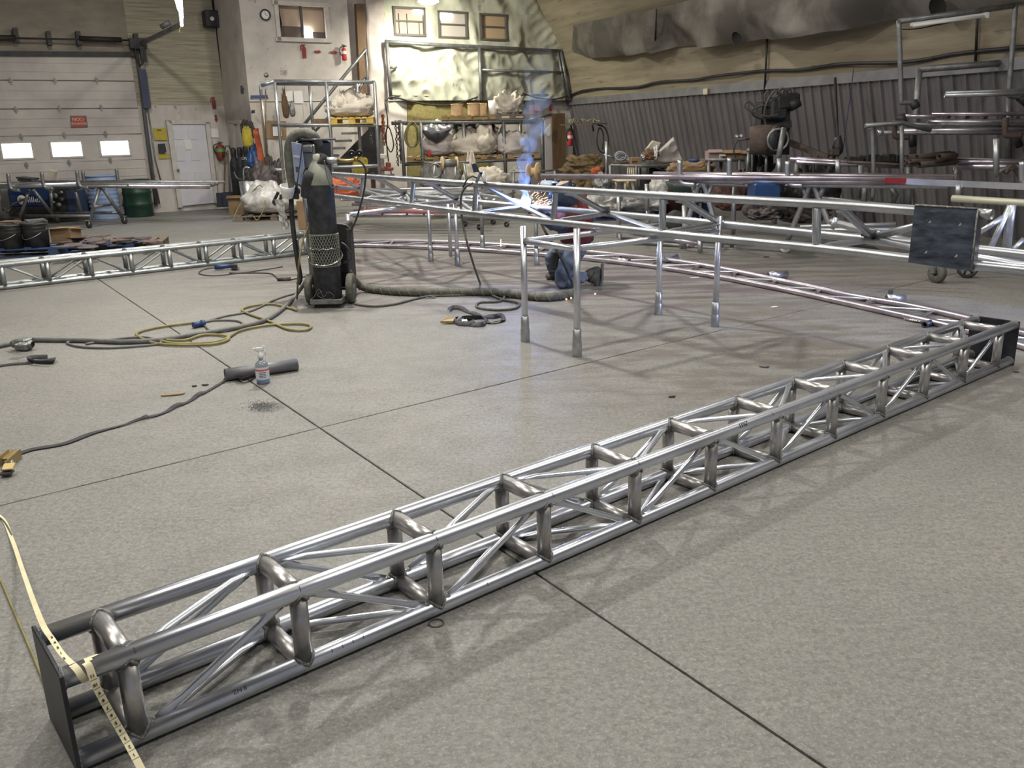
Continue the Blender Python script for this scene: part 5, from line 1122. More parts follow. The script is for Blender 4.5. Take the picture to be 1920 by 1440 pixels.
P('cigarette_ring', B().tube([GW(153, 224, .056) + (U * math.cos(k * PI / 8) + UP * math.sin(k * PI / 8)) * .035 for k in range(16)], .005, 5, caps=False, closed=True), SGN, t)
t = T('first_aid_board', 'yellow board over a black safety item left of the white door', 'sign', GW(301, 260, .05))
P('board', quadprism(GW, [(287, 240), (310, 240), (313, 263), (290, 263)], .03, .05, NB), YELLOW, t); P('print', quadprism(GW, [(294, 243), (302, 243), (303, 245), (294, 245)], .05, .055, NB), INK, t)
plate('yellow_board', 'small yellow plate below the black item left of the white door', 'sign', GW, NB, [(296, 289), (317, 289), (318, 297), (298, 298)], YELLOW)
M1('key_rack', quadprism(GW, [(296, 270), (308, 269), (311, 285), (297, 286)], .03, .12, NB), BLACK, 'black wall holder between the two yellow plates', 'holder')
plate('wall_paper', 'pale notice sheet right of the white door', 'paper', GW, NB, [(388, 241), (409, 241), (411, 258), (390, 258)], PAPER)
# shovels
def shovel(label, x0, y0, x1, y1, Y, blade=True, name='shovel'):
    a, b_ = A(x0, y0, Y - .3), A(x1, y1, Y - .5); t = T(name, label, 'shovel', b_); P('handle', B().cyl(a, b_, .02, 8), WOODG, t)
    P('grip', B().tube([a + UP * .02 - U * .06, a + UP * .1 - U * .04, a + UP * .1 + U * .04, a + UP * .02 + U * .06], .015, 6), BLACK, t)
    if blade: P('blade', B().box(b_ + UP * .12, (.32, .03, .34), rz=a31, ch=.01), mat('blue_blade', (.04, .05, .08), .6), t)
shovel('dark handled shovel leaning left of the gas cylinders', 427, 282, 432, 383, 21.6)
shovel('second shovel leaning nearer the wall with a pale wooden handle', 422, 295, 420, 384, 21.8)
# gas cylinders by the jog
for i, (x, py0, py1, w_, lb) in enumerate(((447, 290, 372, 12, 'leftmost dark gas cylinder by the wall'), (459, 289, 374, 12, 'second dark gas cylinder by the wall'), (470, 287, 376, 12, 'dark gas cylinder with white lettering by the wall'), (482, 288, 378, 12, 'dark gas cylinder behind the blue cloth'))):
    Yg = 20.6 - i * .12; c = A(x, py1, Yg); c.z = 0; h = A(x, py0 + 2, Yg).z; w = .115; t = T('gas_cylinder', lb, 'gas cylinder', c)
    P('body', B().lathe([(0, 0), (w, 0), (w, h * .82), (w * .9, h * .9), (w * .5, h * .97), (w * .3, h)], c, UP, 18), CYLBLK, t); P('cap', B().lathe([(w * .45, h * .96), (w * .55, h + .02), (w * .55, h + .13), (w * .35, h + .18), (0, h + .18)], c, UP, 12), BLACK, t)
    if i == 2: text('CPU', t, c + Vector((0, -w - .004, h * .93)), (1, 0, 0), (0, 0, 1), .08, PAPER)
M1('cylinder_chain', B().tube(smooth_path([A(439, 322, 20.1), A(445, 334, 20.1), A(455, 336, 20), A(462, 330, 20)], 4), .02, 5), GALVD, 'sagging chain around the gas cylinders', 'chain')
t = M1('hi_vis_vest', wsheet(lambda x, y, o: A(x, y, 19.1), Vector((0, -1, 0)), [(475, 242), (485, 240), (499, 312), (488, 318)], 10, 30, .16, 5), ORANGE, 'orange safety vest hanging by the gas cylinders', 'vest')
M1('work_gloves', blob(A(466, 276, 19.7), .2, .12, .38, 3, .2, 3), YELLOW, 'yellow gloves hanging left of the orange vest', 'gloves')
M1('dark_coat', blob(A(466, 262, 19.9), .28, .2, .36, 8, .2, 3), RUBBER, 'dark garment hanging above the yellow gloves', 'garment')
M1('blue_cloth', blob(A(481, 318, 19.2), .32, .22, .48, 6, .25, 2.2, pinch=.8), BLUEP, 'bright blue cloth bag hanging before the gas cylinders', 'cloth')
t = T('galvanised_bin', 'dented galvanised bin standing before the gas cylinders', 'bin', A(471, 378, 18.6)); c = A(471, 380, 18.8); c.z = 0.0; hb_ = A(470, 339, 18.8).z
P('body', B().lathe([(0, .02), (.17, .02), (.21, hb_), (.2, hb_), (.16, .05)], c, UP, 18), GALV, t); P('handle', B().tube(smooth_path([c + Vector((-.1, 0, hb_)), c + Vector((-.09, 0, hb_ + .22)), c + Vector((-.03, 0, hb_ + .28)), c + Vector((.05, 0, hb_ + .26))], 4), .018, 6), GALV, t)
t = T('cardboard_box', 'brown cardboard box on the floor left of the wrapped bundle', 'box', F(442, 402)); c = F(442, 402)
P('box_body', B().box(c + Vector((0, .2, .19)), (.34, .36, .38), rz=.15), CARD, t); P('flap', B().box(c + Vector((0, .02, .39)), (.34, .16, .008), rz=.15, rx=.3), CARD, t)
M1('scrap_heap', blob(A(505, 374, 18.9) - UP * .25, .7, .5, .95, 12, .22, 2.5), SCRAP, 'dark tangle of parts piled before the left shelf frame', 'heap', kind='stuff')
M1('dark_bags', blob(Vector((A(494, 370, 19.3).x, 19.3, 0)), .55, .5, 1.15, 14, .25, 2), RUBBER, 'black bag heap behind the blue cloth', 'bag')
# pallet with plastic wrapped sacks
plc = F(500, 415) + Vector((.1, .5, 0)); pallet('grey pallet under the plastic wrapped bundle', plc, .1, 1.55, .9, .13, WOODG)
bag('wrapped_bundle', 'bundle wrapped in clear plastic on the left floor pallet', plc + Vector((-.15, -.05, .13)), 1.0, .8, .62, PLASTW, 21, 'bundle', .14, .4)
bag('wrapped_bundle', 'white sack lying behind the black post on the same pallet', plc + Vector((.62, .2, .13)), .75, .7, .42, BAGW, 22, 'bundle', .14, .3)
M1('tie_strap', B().tube(smooth_path([plc + Vector((-.8, -.5, .02)), plc + Vector((-.7, -.3, .3)), plc + Vector((-.45, -.25, .55)), plc + Vector((-.2, -.3, .72)), plc + Vector((-.1, -.5, .35)), plc + Vector((-.25, -.6, .05)), plc + Vector((-.35, -.55, .12))], 5), .010, 6), YELHOSE, 'yellow strap hanging over the wrapped bundle', 'strap')
M1('tape_reel_marks', B().poly([F(282, 414), F(318, 413), F(322, 415), F(284, 416)], .002, UP), YELHOSE, 'faded yellow mark on the floor by the green drum', 'floor mark')

# ------------------------------------------------------------------ left shelf frame and stairs
YS = 18.6
S_ = lambda pts, Y=YS: [A(x, y, Y) for x, y in pts]
t = frame('shelf_frame', 'galvanised pipe shelf frame on the left carrying the white knotted sack', 'shelf', [
    ('upright', S_([(515, 152), (523, 235), (533, 345)])), ('upright', S_([(580, 157), (588, 252)], YS + 1)), ('upright', S_([(611, 154), (620, 250), (624, 335)])), ('upright', S_([(668, 156), (679, 335)], YS + 1)), ('upright', S_([(702, 153), (712, 332)])),
    ('upright', S_([(488, 160), (497, 240), (503, 330)], YS + 1)), ('rail', S_([(514, 152), (703, 154)])), ('rail', S_([(513, 157), (668, 158)], YS + .1)), ('rail', S_([(509, 234), (708, 235)])), ('rail', S_([(530, 236), (700, 234)], YS + 1)), ('rail', S_([(600, 314), (712, 311)])), ('rail', S_([(508, 317), (534, 319)])), ('rail', S_([(490, 160), (515, 152)])), ('rail', S_([(614, 205), (625, 192)]), .015), ('rail', S_([(672, 175), (684, 148)]), .02)], GALV, .035)
P('end_board', B().poly(S_([(486, 153), (513, 149), (513, 166), (487, 168)]), .03, (0, 1, 0)), GALV, t)
pp = A(665, 235, YS + .35); pp.z += .02
pallet('yellow pallet on the left shelf under the knotted sack', pp, .05, .88, .9, .14, WOODY)
M1('wood_block', B().beam(A(591, 229, YS + .3), A(629, 229, YS + .3), .5, .13, ch=.01), BROWNP, 'brown timber beside the yellow pallet on the shelf', 'timber')
sc = A(660, 222, YS + .35); bag('knotted_sack', 'white knotted sack on the yellow pallet', sc, .95, .8, .46, BAGW, 31, 'sack', .3, .45, fr=1.4)
bag('knotted_sack', 'small white sack neck flopping over on the left of the knotted sack', A(640, 210, YS + .1), .3, .3, .36, BAGW, 33, 'sack', .35, .7)
# stairs going up behind
t = T('staircase', 'dark metal staircase behind the left shelf frame', 'stairs', A(670, 300, 20.3))
P('handrail', B().cyl(A(686, 93, 20.6), A(560, 246, 19.9), .035, 8), GALVD, t); P('handrail', B().cyl(A(686, 146, 20.6), A(585, 252, 19.9), .03, 8), GALVD, t)
P('post', B().cyl(A(685, 92, 20.6), A(694, 205, 20.6), .03, 8), GALVD, t)
P('stringer', B().poly([A(632, 302, 20.4), A(700, 233, 20.6), A(712, 240, 20.6), A(712, 330, 20.6), A(632, 318, 20.4)], .05, (0, 1, 0)), mat('stair_black', (.02, .018, .018), .7), t)
for k in range(6):
    x = 615 + k * 12; y = 296 - k * 14; P('tread', B().box(A(x + 5, y - 4, 20.55), (.36, .4, .05), rz=.1), GALVD, t)
plate('posted_sheet', 'paper sheet with list pinned behind the shelf, the left one', 'paper', CW, NB, [(531, 172), (548, 170), (549, 190), (532, 191)], PAPER)
plate('posted_sheet', 'larger paper sheet pinned behind the shelf, right of the other', 'paper', CW, NB, [(550, 171), (566, 170), (569, 194), (552, 194)], PAPER)
plate('cardboard_sheet', 'brown cardboard sheet on the wall behind the push broom', 'cardboard', CW, NB, [(500, 226), (536, 227), (537, 261), (500, 260)], CARD)
plate('posted_sheet', 'white paper stuck on the brown cardboard sheet', 'paper', CW, NB, [(511, 235), (526, 235), (529, 255), (512, 255)], PAPER, off=.05)
M1('hanging_brush', blob(A(537, 222, 20.2), .14, .08, .52, 41, .3, 3, pinch=.6), BROWNP, 'brown bristly brush hanging on the clock wall', 'brush')
M1('hanging_tool', blob(A(549, 219, 20.2), .13, .08, .32, 42, .1, 2, pinch=.7), GALVD, 'dark bottle shaped tool hanging on the clock wall', 'tool')
t = T('wall_clock', 'round black rimmed clock left of the office window', 'clock', CW(497, 28, .03)); o = CW(497, 28, .03)
P('rim', B().lathe([(.085, 0), (.115, .0), (.12, .03), (.10, .045), (.09, .03)], o, NB, 24), BLACK, t); P('dial', B().lathe([(0, .012), (.09, .012)], o, NB, 24), PAPER, t)
P('hour_hand', B().beam(o + NB * .02, o + NB * .02 + U * .05 - UP * .01, .008, .004), INK, t); P('minute_hand', B().beam(o + NB * .02, o + NB * .02 + UP * .065 - U * .005, .006, .004), INK, t)
t = T('push_broom', 'push broom standing upside down with blue bristles up', 'broom', A(500, 330, 18.9)); P('head', B().box(A(486, 181, 18.9), (.34, .08, .05), rz=.1), BLUEP, t); P('base', B().box(A(486, 185, 18.9), (.36, .07, .03), rz=.1), WOODG, t); P('handle', B().cyl(A(488, 186, 18.9), A(501, 325, 18.9), .015, 8), WOOD, t)
t = T('mop', 'pole with a round grey head standing behind the shelf corner', 'pole', A(500, 260, 18.8)); P('pole', B().cyl(A(498, 148, 18.8), A(498, 262, 18.8), .014, 8), WOOD, t); P('head', B().lathe([(0, -.04), (.04, -.03), (.05, .02), (0, .04)], A(499, 141, 18.8), (1, -.6, .2), 12), GALVD, t)  # mop with a round head on a wooden pole
def chainhang(name, label, x, y0, y1, Y, mt, n, spread, r=.012, w_=.05):
    b = B(); rn = random.Random(int(x)); top = A(x, y0, Y); bot = A(x + 3, y1, Y)
    t = T(name, label, 'chain', bot)
    for s_ in range(n):
        ox = rn.uniform(-spread, spread); b = B(); L_ = (top.z - bot.z) * rn.uniform(.8, 1); k = 0; z = 0
        while z < L_:
            c = top + Vector((ox + rn.uniform(-.008, .008), rn.uniform(-.05, .05), -z)); a_ = (k % 2) * PI / 2 + .4
            b.tube([c + Vector((math.cos(a_) * math.cos(q) * w_ * .45, math.sin(a_) * math.cos(q) * w_ * .45, math.sin(q) * w_ * .8)) for q in [j * PI / 3 for j in range(6)]], r, 4, caps=False, closed=True); z += w_ * 1.25; k += 1
        P('chain_strand', b, mt, t, kind='stuff')
    return t
chainhang('hanging_chain', 'rusty orange chains hanging at the right end of the left shelf', 714, 218, 270, 19.2, mat('rust_orange', (.35, .12, .05), .8, 0, (.2, .08, .04), 9), 4, .07)
chainhang('hanging_chain', 'dark heavy chains hanging beside the yellow hose coil', 745, 229, 315, 20.6, RUSTY, 4, .07)
chainhang('hanging_chain', 'small dark chain hanging inside the left shelf frame', 693, 240, 275, 19.6, GALVD, 2, .04)
M1('wall_cable', B().tube(smooth_path([A(x, y, 20.5) for x, y in ((722, 192), (727, 230), (722, 260), (732, 285), (738, 270), (730, 240), (724, 250), (728, 300), (735, 330))], 4), .014, 6), BLACK, 'black cables hanging between the two shelf frames', 'cable')
M1('wall_box', B().box(A(718, 293, 20.2), (.16, .12, .10), ch=.01), WHITEP, 'small white tub on the ledge right of the left shelf', 'tub')
M1('workbench', B().box(A(700, 330, 20.0), (.9, .4, .05)).box(A(700, 345, 20.0), (.06, .3, .5)), RUSTY, 'dark low bench below the orange chains', 'bench')
M1('red_vise', B().box(A(722, 317, 19.6), (.35, .2, .08), ch=.02).box(A(728, 310, 19.6), (.1, .15, .14), ch=.02).cyl(A(708, 314, 19.6), A(722, 314, 19.6), .03), mat('rust_red', (.2, .05, .04), .6), 'red vise on the bench below the orange chains', 'vise')
M1('yellow_jug', blob(A(677, 327, 19.4), .32, .25, .36, 51, .1, 2), YELLOW, 'yellow jug under the left shelf near the gauges', 'jug')
M1('dark_crate', B().box(A(640, 330, 19.6), (.5, .4, .35), ch=.01), mat('dark_crate_wood', (.06, .05, .05), .8), 'dark crate under the left shelf', 'crate')
M1('pale_crate', B().box(A(660, 325, 19.7), (.3, .3, .2), ch=.01), PAPER, 'pale box on the crate under the left shelf', 'box')
M1('orange_cloth', blob(A(648, 372, 16.9), .55, .5, .34, 52, .25, 2.4), ORANGE, 'orange cloth heap behind the cylinder cart', 'cloth')
M1('brown_crate', B().box(A(577, 402, 15.5), (.3, .3, .5), ch=.01), CARD, 'brown box behind the pole of the cart', 'box')

# ------------------------------------------------------------------ centre shelf frame
YM = 20.4
S2 = lambda pts, Y=YM: [A(x, y, Y) for x, y in pts]
frame('shelf_frame', 'grey pipe shelf frame in the middle carrying three big sacks', 'shelf', [
    ('rail', S2([(734, 231), (1016, 227)])), ('rail', S2([(757, 308), (1016, 297)])), ('upright', S2([(752, 230), (758, 330)])), ('upright', S2([(789, 229), (796, 350)])), ('upright', S2([(869, 228), (876, 350)])), ('upright', S2([(944, 227), (949, 350)])), ('upright', S2([(1015, 226), (1018, 330)])),
    ('upright', S2([(833, 230), (838, 300)], YM + 1)), ('upright', S2([(975, 228), (978, 300)], YM + 1)), ('rail', S2([(760, 232), (1012, 229)], YM + 1))], GALVD, .042)
coil = T('hose_coil', 'coil of yellow hose hanging on the middle shelf frame', 'hose', A(773, 276, YM - .1))
rn = random.Random(3)
for k in range(11):
    cx = 773 + rn.uniform(-2, 2); w_ = rn.uniform(9, 13); h_ = rn.uniform(20, 25)
    P('coil', B().tube([A(cx + w_ * math.sin(q) * (1 - .25 * math.cos(q)), 252 - h_ * math.cos(q), YM - .12 - .02 * (k % 5)) for q in [j * PI / 9 for j in range(18)]], .014, 6, caps=False, closed=True), YELHOSE, coil)
for px0, px1, py, lb in ((768, 872, 305, 'pallet under the dark mouthed sack on the middle shelf'), (875, 941, 302, 'pallet under the cream sack on the middle shelf'), (952, 1010, 300, 'pallet under the right sack on the middle shelf')):
    c = A((px0 + px1) / 2, py, YM + .35); c.z += .045; pallet(lb, c, .02, (px1 - px0) * YM / 1590, .8, .11, WOOD)
for px0, px1, py, lb in ((832, 928, 229, 'pallet of reels on top of the middle shelf frame'), (931, 992, 227, 'pallet under the crumpled sack on top of the middle shelf')):
    c = A((px0 + px1) / 2, py, YM + .3); c.z += .045; pallet(lb, c, .0, (px1 - px0) * YM / 1590, .7, .11, WOODG if px0 > 900 else WOOD)
def mbag(lb, px0, px1, py0, py1, mt, seed, Y=YM + .3, amp=.22, pinch=.25, cat='sack', name='woven_sack'):
    c = A((px0 + px1) / 2, py1, Y); return bag(name, lb, c, (px1 - px0) * Y / 1560, .8, (py1 - py0) * Y / 1560, mt, seed, cat, amp, pinch)
mbag('pale sack with a dark open mouth on the middle shelf', 791, 851, 243, 293, BAGP, 61)
dm = B().grid(lambda u, v: A(792 + 58 * u, 234 + 34 * v * math.sin(PI * min(u * .8 + .15, 1)) + 4 * noise.noise(Vector((u * 5, v * 4, 0))), YM - .12 - .15 * math.sin(PI * v)), 18, 10)
M1('dark_mouth', dm, mat('dark_mouth_tone', (.03, .03, .035), .3, 0, (.10, .10, .11), 6, bump=.6), 'dark sheet standing for the open mouth of the left sack', 'liner')  # dark sheet put in for the sack's dark opening
mbag('cream lit sack in the middle of the shelf with a raised peak', 846, 934, 252, 292, BAGW, 63)
mbag('peaked top of cream sack leaning right on the middle shelf', 893, 930, 239, 290, BAGW, 64, YM + .2, pinch=.5)
mbag('greyish sack at the right end of the middle shelf', 934, 992, 254, 292, BAGP, 65)
mbag('dark grey sack squeezed between the two pale sacks on the shelf', 925, 948, 250, 292, BAGG, 66, YM + .5)
mbag('black garbage sack behind the open sack on the middle shelf', 835, 935, 236, 262, RUBBER, 67, YM + .8)
M1('paint_can', B().lathe([(0, 0), (.035, 0), (.038, .01), (.038, .14), (.03, .15), (0, .15)], A(805, 294, YM - .25), UP, 14), RED, 'small red can before the open sack', 'can')
for px0, px1, py0, lb in ((846, 869, 195, 'leftmost wooden cable reel on top of the middle shelf'), (877, 900, 194, 'middle wooden cable reel on top of the shelf'), (899, 913, 195, 'rightmost wooden cable reel, half hidden, on the shelf top')):
    w = (px1 - px0) * YM / 1590 / 2; c = A((px0 + px1) / 2, 218, YM + .2); h = A(860, py0, YM + .2).z - c.z; t = T('cable_reel', lb, 'reel', c)
    P('flange', B().lathe([(0, 0), (w, 0), (w, .02), (0, .02)], c, UP, 22), REELW, t); P('flange', B().lathe([(0, h - .02), (w, h - .02), (w, h), (0, h)], c, UP, 22), REELW, t)
    P('winding', B().lathe([(w * .92, .02), (w * .93, h * .3), (w * .91, h * .5), (w * .93, h * .7), (w * .92, h - .02)], c, UP, 22), mat('tan_rope', (.62, .44, .26), .8, 0, (.5, .33, .18), 25) if px0 == 846 else bpy.data.materials['tan_rope'], t)
M1('white_pail', B().lathe([(0, 0), (.11, 0), (.125, .34), (.12, .34), (.1, .02)], A(926, 218, YM + .2), UP, 18), WHITEP, 'white pail between the reels and the crumpled sack', 'pail')
mbag('crumpled white sack on top of the middle shelf', 932, 978, 185, 217, BAGW, 71, YM + .3, .35, .05)
M1('dark_tube_roll', B().cyl(A(974, 182, YM + .4), A(982, 205, YM + .4), .07), RUBBER, 'dark roll leaning behind the crumpled top sack', 'roll')
plate('danger_sign', 'faded red printed sign on the back wall near the corner', 'sign', CW, NB, [(1001, 186), (1014, 184), (1015, 208), (1002, 207)], mat('pink_print', (.42, .16, .18), .7, 0, (.5, .35, .35), 16))
plate('danger_sign', 'small red sign below left of the faded one', 'sign', CW, NB, [(992, 197), (1000, 197), (1000, 215), (992, 214)], mat('pink_print2', (.40, .12, .12), .7, 0, (.5, .3, .3), 16))
plate('danger_sign', 'dark narrow plate left of the faded red sign', 'sign', CW, NB, [(985, 183), (992, 184), (992, 207), (986, 206)], DRKTRIM)
# lower middle clutter
mbag('grey sack on the floor under the left end of the middle shelf', 790, 830, 314, 352, BAGG, 81, 20.4)
mbag('grey sack beside the reel stand under the middle shelf', 832, 868, 316, 352, BAGG, 82, 20.3)
mbag('bright white sack with a pointed top before the middle shelf', 866, 902, 306, 380, BAGW, 83, 19.4, pinch=.7)
mbag('white sack lying wide before the middle shelf', 878, 952, 322, 350, BAGW, 84, 19.3)
mbag('white sack low behind the raised truss', 860, 925, 352, 392, BAGW, 85, 17.6)
M1('dark_flap', B().poly([A(884, 308, 19.0), A(892, 306, 19.0), A(905, 335, 19.0), A(888, 325, 19.0)], .04, (0, 1, 0)), mat('navy_cloth', (.015, .02, .05), .8), 'dark blue flap beside the pointed white sack', 'flap')
t = T('wire_reel', 'wooden wire reel on a pipe stand before the middle shelf', 'reel', A(841, 340, 18.8)); ax0, ax1 = A(829, 306, 18.8), A(856, 306, 18.9)
for p_ in (ax0, ax1): P('flange', B().lathe([(0, -.012), (.14, -.012), (.14, .012), (0, .012)], p_, (ax1 - ax0), 22), REELW, t)
P('winding', B().cyl(ax0, ax1, .085, 18), GALVD, t); P('axle', B().cyl(A(795, 305, 18.8), A(880, 305, 18.9), .022), GALV, t)
for x0, y0, x1, y1 in ((815, 310, 812, 345), (833, 312, 836, 348), (854, 312, 853, 348), (870, 306, 876, 348)): P('leg', B().cyl(A(x0, y0, 18.8), A(x1, y1, 18.8), .024), GALV, t)
M1('steel_hoop', B().tube([A(816 + 11 * math.cos(q), 320 + 13 * math.sin(q), 18.6) for q in [j * PI / 12 for j in range(24)]], .016, 6, caps=False, closed=True), GALVD, 'thin hoop standing left of the wire reel', 'hoop')
t = T('cable_reel', 'pale wooden reel on edge beside the smoke', 'reel', A(1010, 350, 18)); p0_, p1_ = A(992, 322, 18.0), A(1009, 322, 18.1)
for p_, r_ in ((p0_, .17), (p1_, .19)): P('flange', B().lathe([(0, -.012), (r_, -.012), (r_, .012), (0, .012)], p_, Vector((1, -.45, 0)), 22), REELW, t)
P('core', B().cyl(p0_, p1_, .08), REELW, t); P('axle', B().cyl(A(960, 323, 18), A(1046, 319, 18.2), .02), GALVD, t)
for x0, y0, x1, y1 in ((963, 323, 962, 380), (1040, 320, 1042, 360)): P('leg', B().cyl(A(x0, y0, 18), A(x1, y1, 18), .024), GALVD, t)
mbag('grey sack behind the pale reel near the smoke', 952, 992, 322, 352, BAGG, 86, 19.2)
t = T('clamp_tool', 'grey clamp tool and bottle standing on the raised truss', 'tool', A(898, 345, 8.8)); P('jaw', B().beam(A(893, 343, 8.85), A(902, 323, 8.85), .03, .03).beam(A(902, 323, 8.85), A(909, 342, 8.85), .03, .03), mat('blue_grey_tool', (.16, .2, .26), .5, .4), t); P('bottle', B().lathe([(0, 0), (.022, 0), (.022, .07), (.01, .09), (.01, .1), (0, .1)], A(908, 341, 8.8), UP, 12), WHITEP, t)
P('lever', B().tube([A(868, 352, 8.8), A(876, 335, 8.8), A(886, 330, 8.8), A(894, 334, 8.8)], .008, 6), BLACK, t)
# corner: boards, extinguisher, shelf, burlap
D4 = ST('door_4', quadprism(CW, [(985, 228), (1021, 226), (1024, 350), (990, 350)], .06, .10, NB), mat('lilac_door', (.30, .27, .30), .5))
P('door_frame', B().tube([CW(1013, 228, .16), CW(1016, 335, .16)], .025, 6), FRAME, D4); P('door_frame', B().tube([CW(990, 225, .16), CW(1036, 214, .16)], .03, 6), GALVD, D4)
plate('white_board', 'white panel edge left of the brown plywood', 'board', CW, NB, [(1020, 216), (1035, 215), (1037, 325), (1022, 325)], mat('pale_panel', (.5, .46, .48), .7), th=.03, off=.12)
plate('plywood_board', 'dark brown plywood board standing at the far corner', 'board', CW, NB, [(1034, 213), (1058, 212), (1060, 320), (1036, 320)], BROWNP, th=.03, off=.2)
M1('guard_mask', B().poly([CW(1020, 248, .3), CW(1031, 232, .3), CW(1031, 252, .3), CW(1027, 256, .3)], .03, NB), WHITEP, 'pale triangular flap left of the brown plywood', 'flap')
ext('red and white extinguisher on the corner under the wall shelf', lambda x, y, o=0: A(x, y, 22.6), NB, 1069, 240, 274, w_=.07, label_col=PAPER)
t = T('wall_shelf', 'narrow wall shelf heaped with cable near the far corner', 'shelf', RW(1095, 236, .3)); YW = 21.2
P('board', B().beam(A(1063, 234, YW + 1), A(1125, 232, YW - 1.0), .35, .03), RUSTY, t)
for x, y in ((1070, 234), (1110, 232)): P('bracket', B().cyl(A(x, y, YW + .5), A(x + 3, y + 14, YW + .6), .02), BLACK, t)
rn = random.Random(8); hb2 = B()
for k in range(14): x = rn.uniform(1066, 1120); hb2.tube([A(x, 231 - rn.uniform(0, 6), YW), A(x + rn.uniform(-6, 10), 228 - rn.uniform(0, 6), YW + .2), A(x + rn.uniform(5, 16), 232 - rn.uniform(0, 5), YW)], rn.uniform(.015, .04), 6)
M1('cable_heap', hb2, mat('cable_grey', (.14, .14, .12), .7, 0, (.28, .26, .16), 8), 'heap of cables on the wall shelf', 'cable', kind='stuff')
M1('hanging_cable', B().tube(smooth_path([A(x, y, 20.4) for x, y in ((1120, 234), (1134, 240), (1141, 262), (1135, 285), (1124, 282), (1119, 262), (1124, 240), (1131, 252), (1130, 280))], 5), .016, 6), BLACK, 'cable loops hanging below the right end of the wall shelf', 'cable')
BYr = 19.0
bb_ = A(1095, 392, BYr); bb_.z = 0
for i, (px, sx, sz, zoff, dy) in enumerate(((1092, .95, .50, 0.0, 0), (1120, .7, .42, .0, -.2), (1078, .7, .34, .34, .05), (1106, .75, .36, .36, 0), (1088, .75, .34, .60, .1), (1110, .6, .30, .62, .05), (1096, .66, .26, .84, .1), (1065, .5, .34, .05, -.1), (1133, .5, .40, .0, -.3), (1125, .45, .3, .30, -.25))):
    M1('burlap_sack', blob(A(px, 300, BYr + dy) * 1.0 + UP * (zoff + .02 - A(px, 300, BYr + dy).z), sx, .6, sz, 90 + i, .34, 2.4), BURLAP, ['lower left centre sack of the burlap pile at the far corner', 'lower right sack of the burlap pile', 'second tier sack at the left of the burlap pile', 'second tier sack at the right of the burlap pile', 'third tier sack at the left of the burlap pile', 'third tier sack at the right of the burlap pile', 'topmost sack of the burlap pile', 'small sack at the far left foot of the burlap pile', 'small sack at the far right foot of the burlap pile', 'small sack resting on the right shoulder of the burlap pile'][i], 'sack', 'brown burlap sacks piled at the far corner')
M1('orange_rag', blob(A(1118, 327, 18.3), .18, .12, .12, 101, .3, 2), ORANGE, 'small orange rag before the burlap pile', 'rag')
M1('tripod_post', B().cyl(A(1137, 265, 18.0), A(1137, 345, 18.0), .03).cyl(A(1132, 290, 18.0), A(1155, 296, 18.0), .02), GALV, 'thin pipe post with a side arm right of the burlap pile', 'post')
# small pipe table with clutter
t = frame('pipe_table', 'small pipe table holding a cardboard box and coils', 'table', [('rail', S2([(1144, 310), (1252, 312)], 16.5)), ('rail', S2([(1150, 308), (1255, 308)], 17.2)), ('leg', S2([(1144, 310), (1145, 362)], 16.5)), ('leg', S2([(1192, 311), (1194, 364)], 16.5)), ('leg', S2([(1252, 312), (1250, 362)], 16.5)), ('leg', S2([(1199, 310), (1199, 350)], 17.2))], GALVD, .028)
P('tray', B().box(A(1222, 310, 16.9), (.7, .5, .03)), RUSTY, t)
t = T('cardboard_box', 'small cardboard box on the pipe table', 'box', A(1191, 310, 16.8)); P('box_body', B().box(A(1191, 303, 16.8), (.19, .2, .16), rz=.1, ch=.004), CARD, t); P('print', B().box(A(1190, 303, 16.69), (.1, .004, .02), rz=.1), INK, t)
cb3 = B(); rn = random.Random(2)
for k in range(9): c = A(1166 + rn.uniform(-3, 3), 297 + rn.uniform(-5, 6), 16.9); r_ = rn.uniform(.08, .13); a_ = rn.uniform(0, 3); cb3.tube([c + Vector((math.cos(q) * r_, math.sin(q) * math.sin(a_) * r_ * .6, math.sin(q) * r_ * .8)) for q in [j * PI / 7 for j in range(14)]], .010, 5, caps=False, closed=True)
M1('wire_coil', cb3, mat('wire_grey', (.3, .31, .34), .5, .5), 'tangled coil of grey wire left on the pipe table', 'wire', kind='stuff')
for i, (px0, px1, py0, py1, mt_, lb) in enumerate(((1150, 1185, 302, 312, RUSTY, 'dark oily part left on the pipe table'), (1205, 1232, 285, 300, BROWNP, 'brown part behind the box on the pipe table'), (1212, 1222, 292, 300, ORANGE, 'orange part on the pipe table'), (1225, 1232, 280, 300, WHITEP, 'white slotted part beside the folded sheet'), (1202, 1210, 290, 302, GALV, 'grey tool standing right of the small cardboard box'))):
    M1('machine_part', blob(A((px0 + px1) / 2, py1, 16.9), (px1 - px0) * 17 / 1590, .15, (py1 - py0) * 17 / 1590, 110 + i, .25, 2.5), mt_, lb, 'part')
M1('folded_sheet', wsheet(lambda x, y, o: A(x, y, 17.0), Vector((.3, -1, 0)), [(1232, 284), (1262, 256), (1280, 302), (1234, 304)], 24, 24, .22, 9), BAGP, 'pale folded sheet peaking behind the pipe table', 'sheet')
M1('folded_sheet', wsheet(lambda x, y, o: A(x, y, 17.2), Vector((0, -1, .3)), [(1208, 282), (1222, 264), (1240, 268), (1232, 292)], 16, 14, .15, 12), BAGW, 'paler crumpled sheet end left of the peaked one', 'sheet')
t = T('plastic_chair', 'cream plastic chair under the pipe table', 'chair', A(1170, 362, 16.2))
P('seat', B().box(A(1170, 338, 16.2), (.36, .36, .03), rz=.2, ch=.01), CREAM, t)
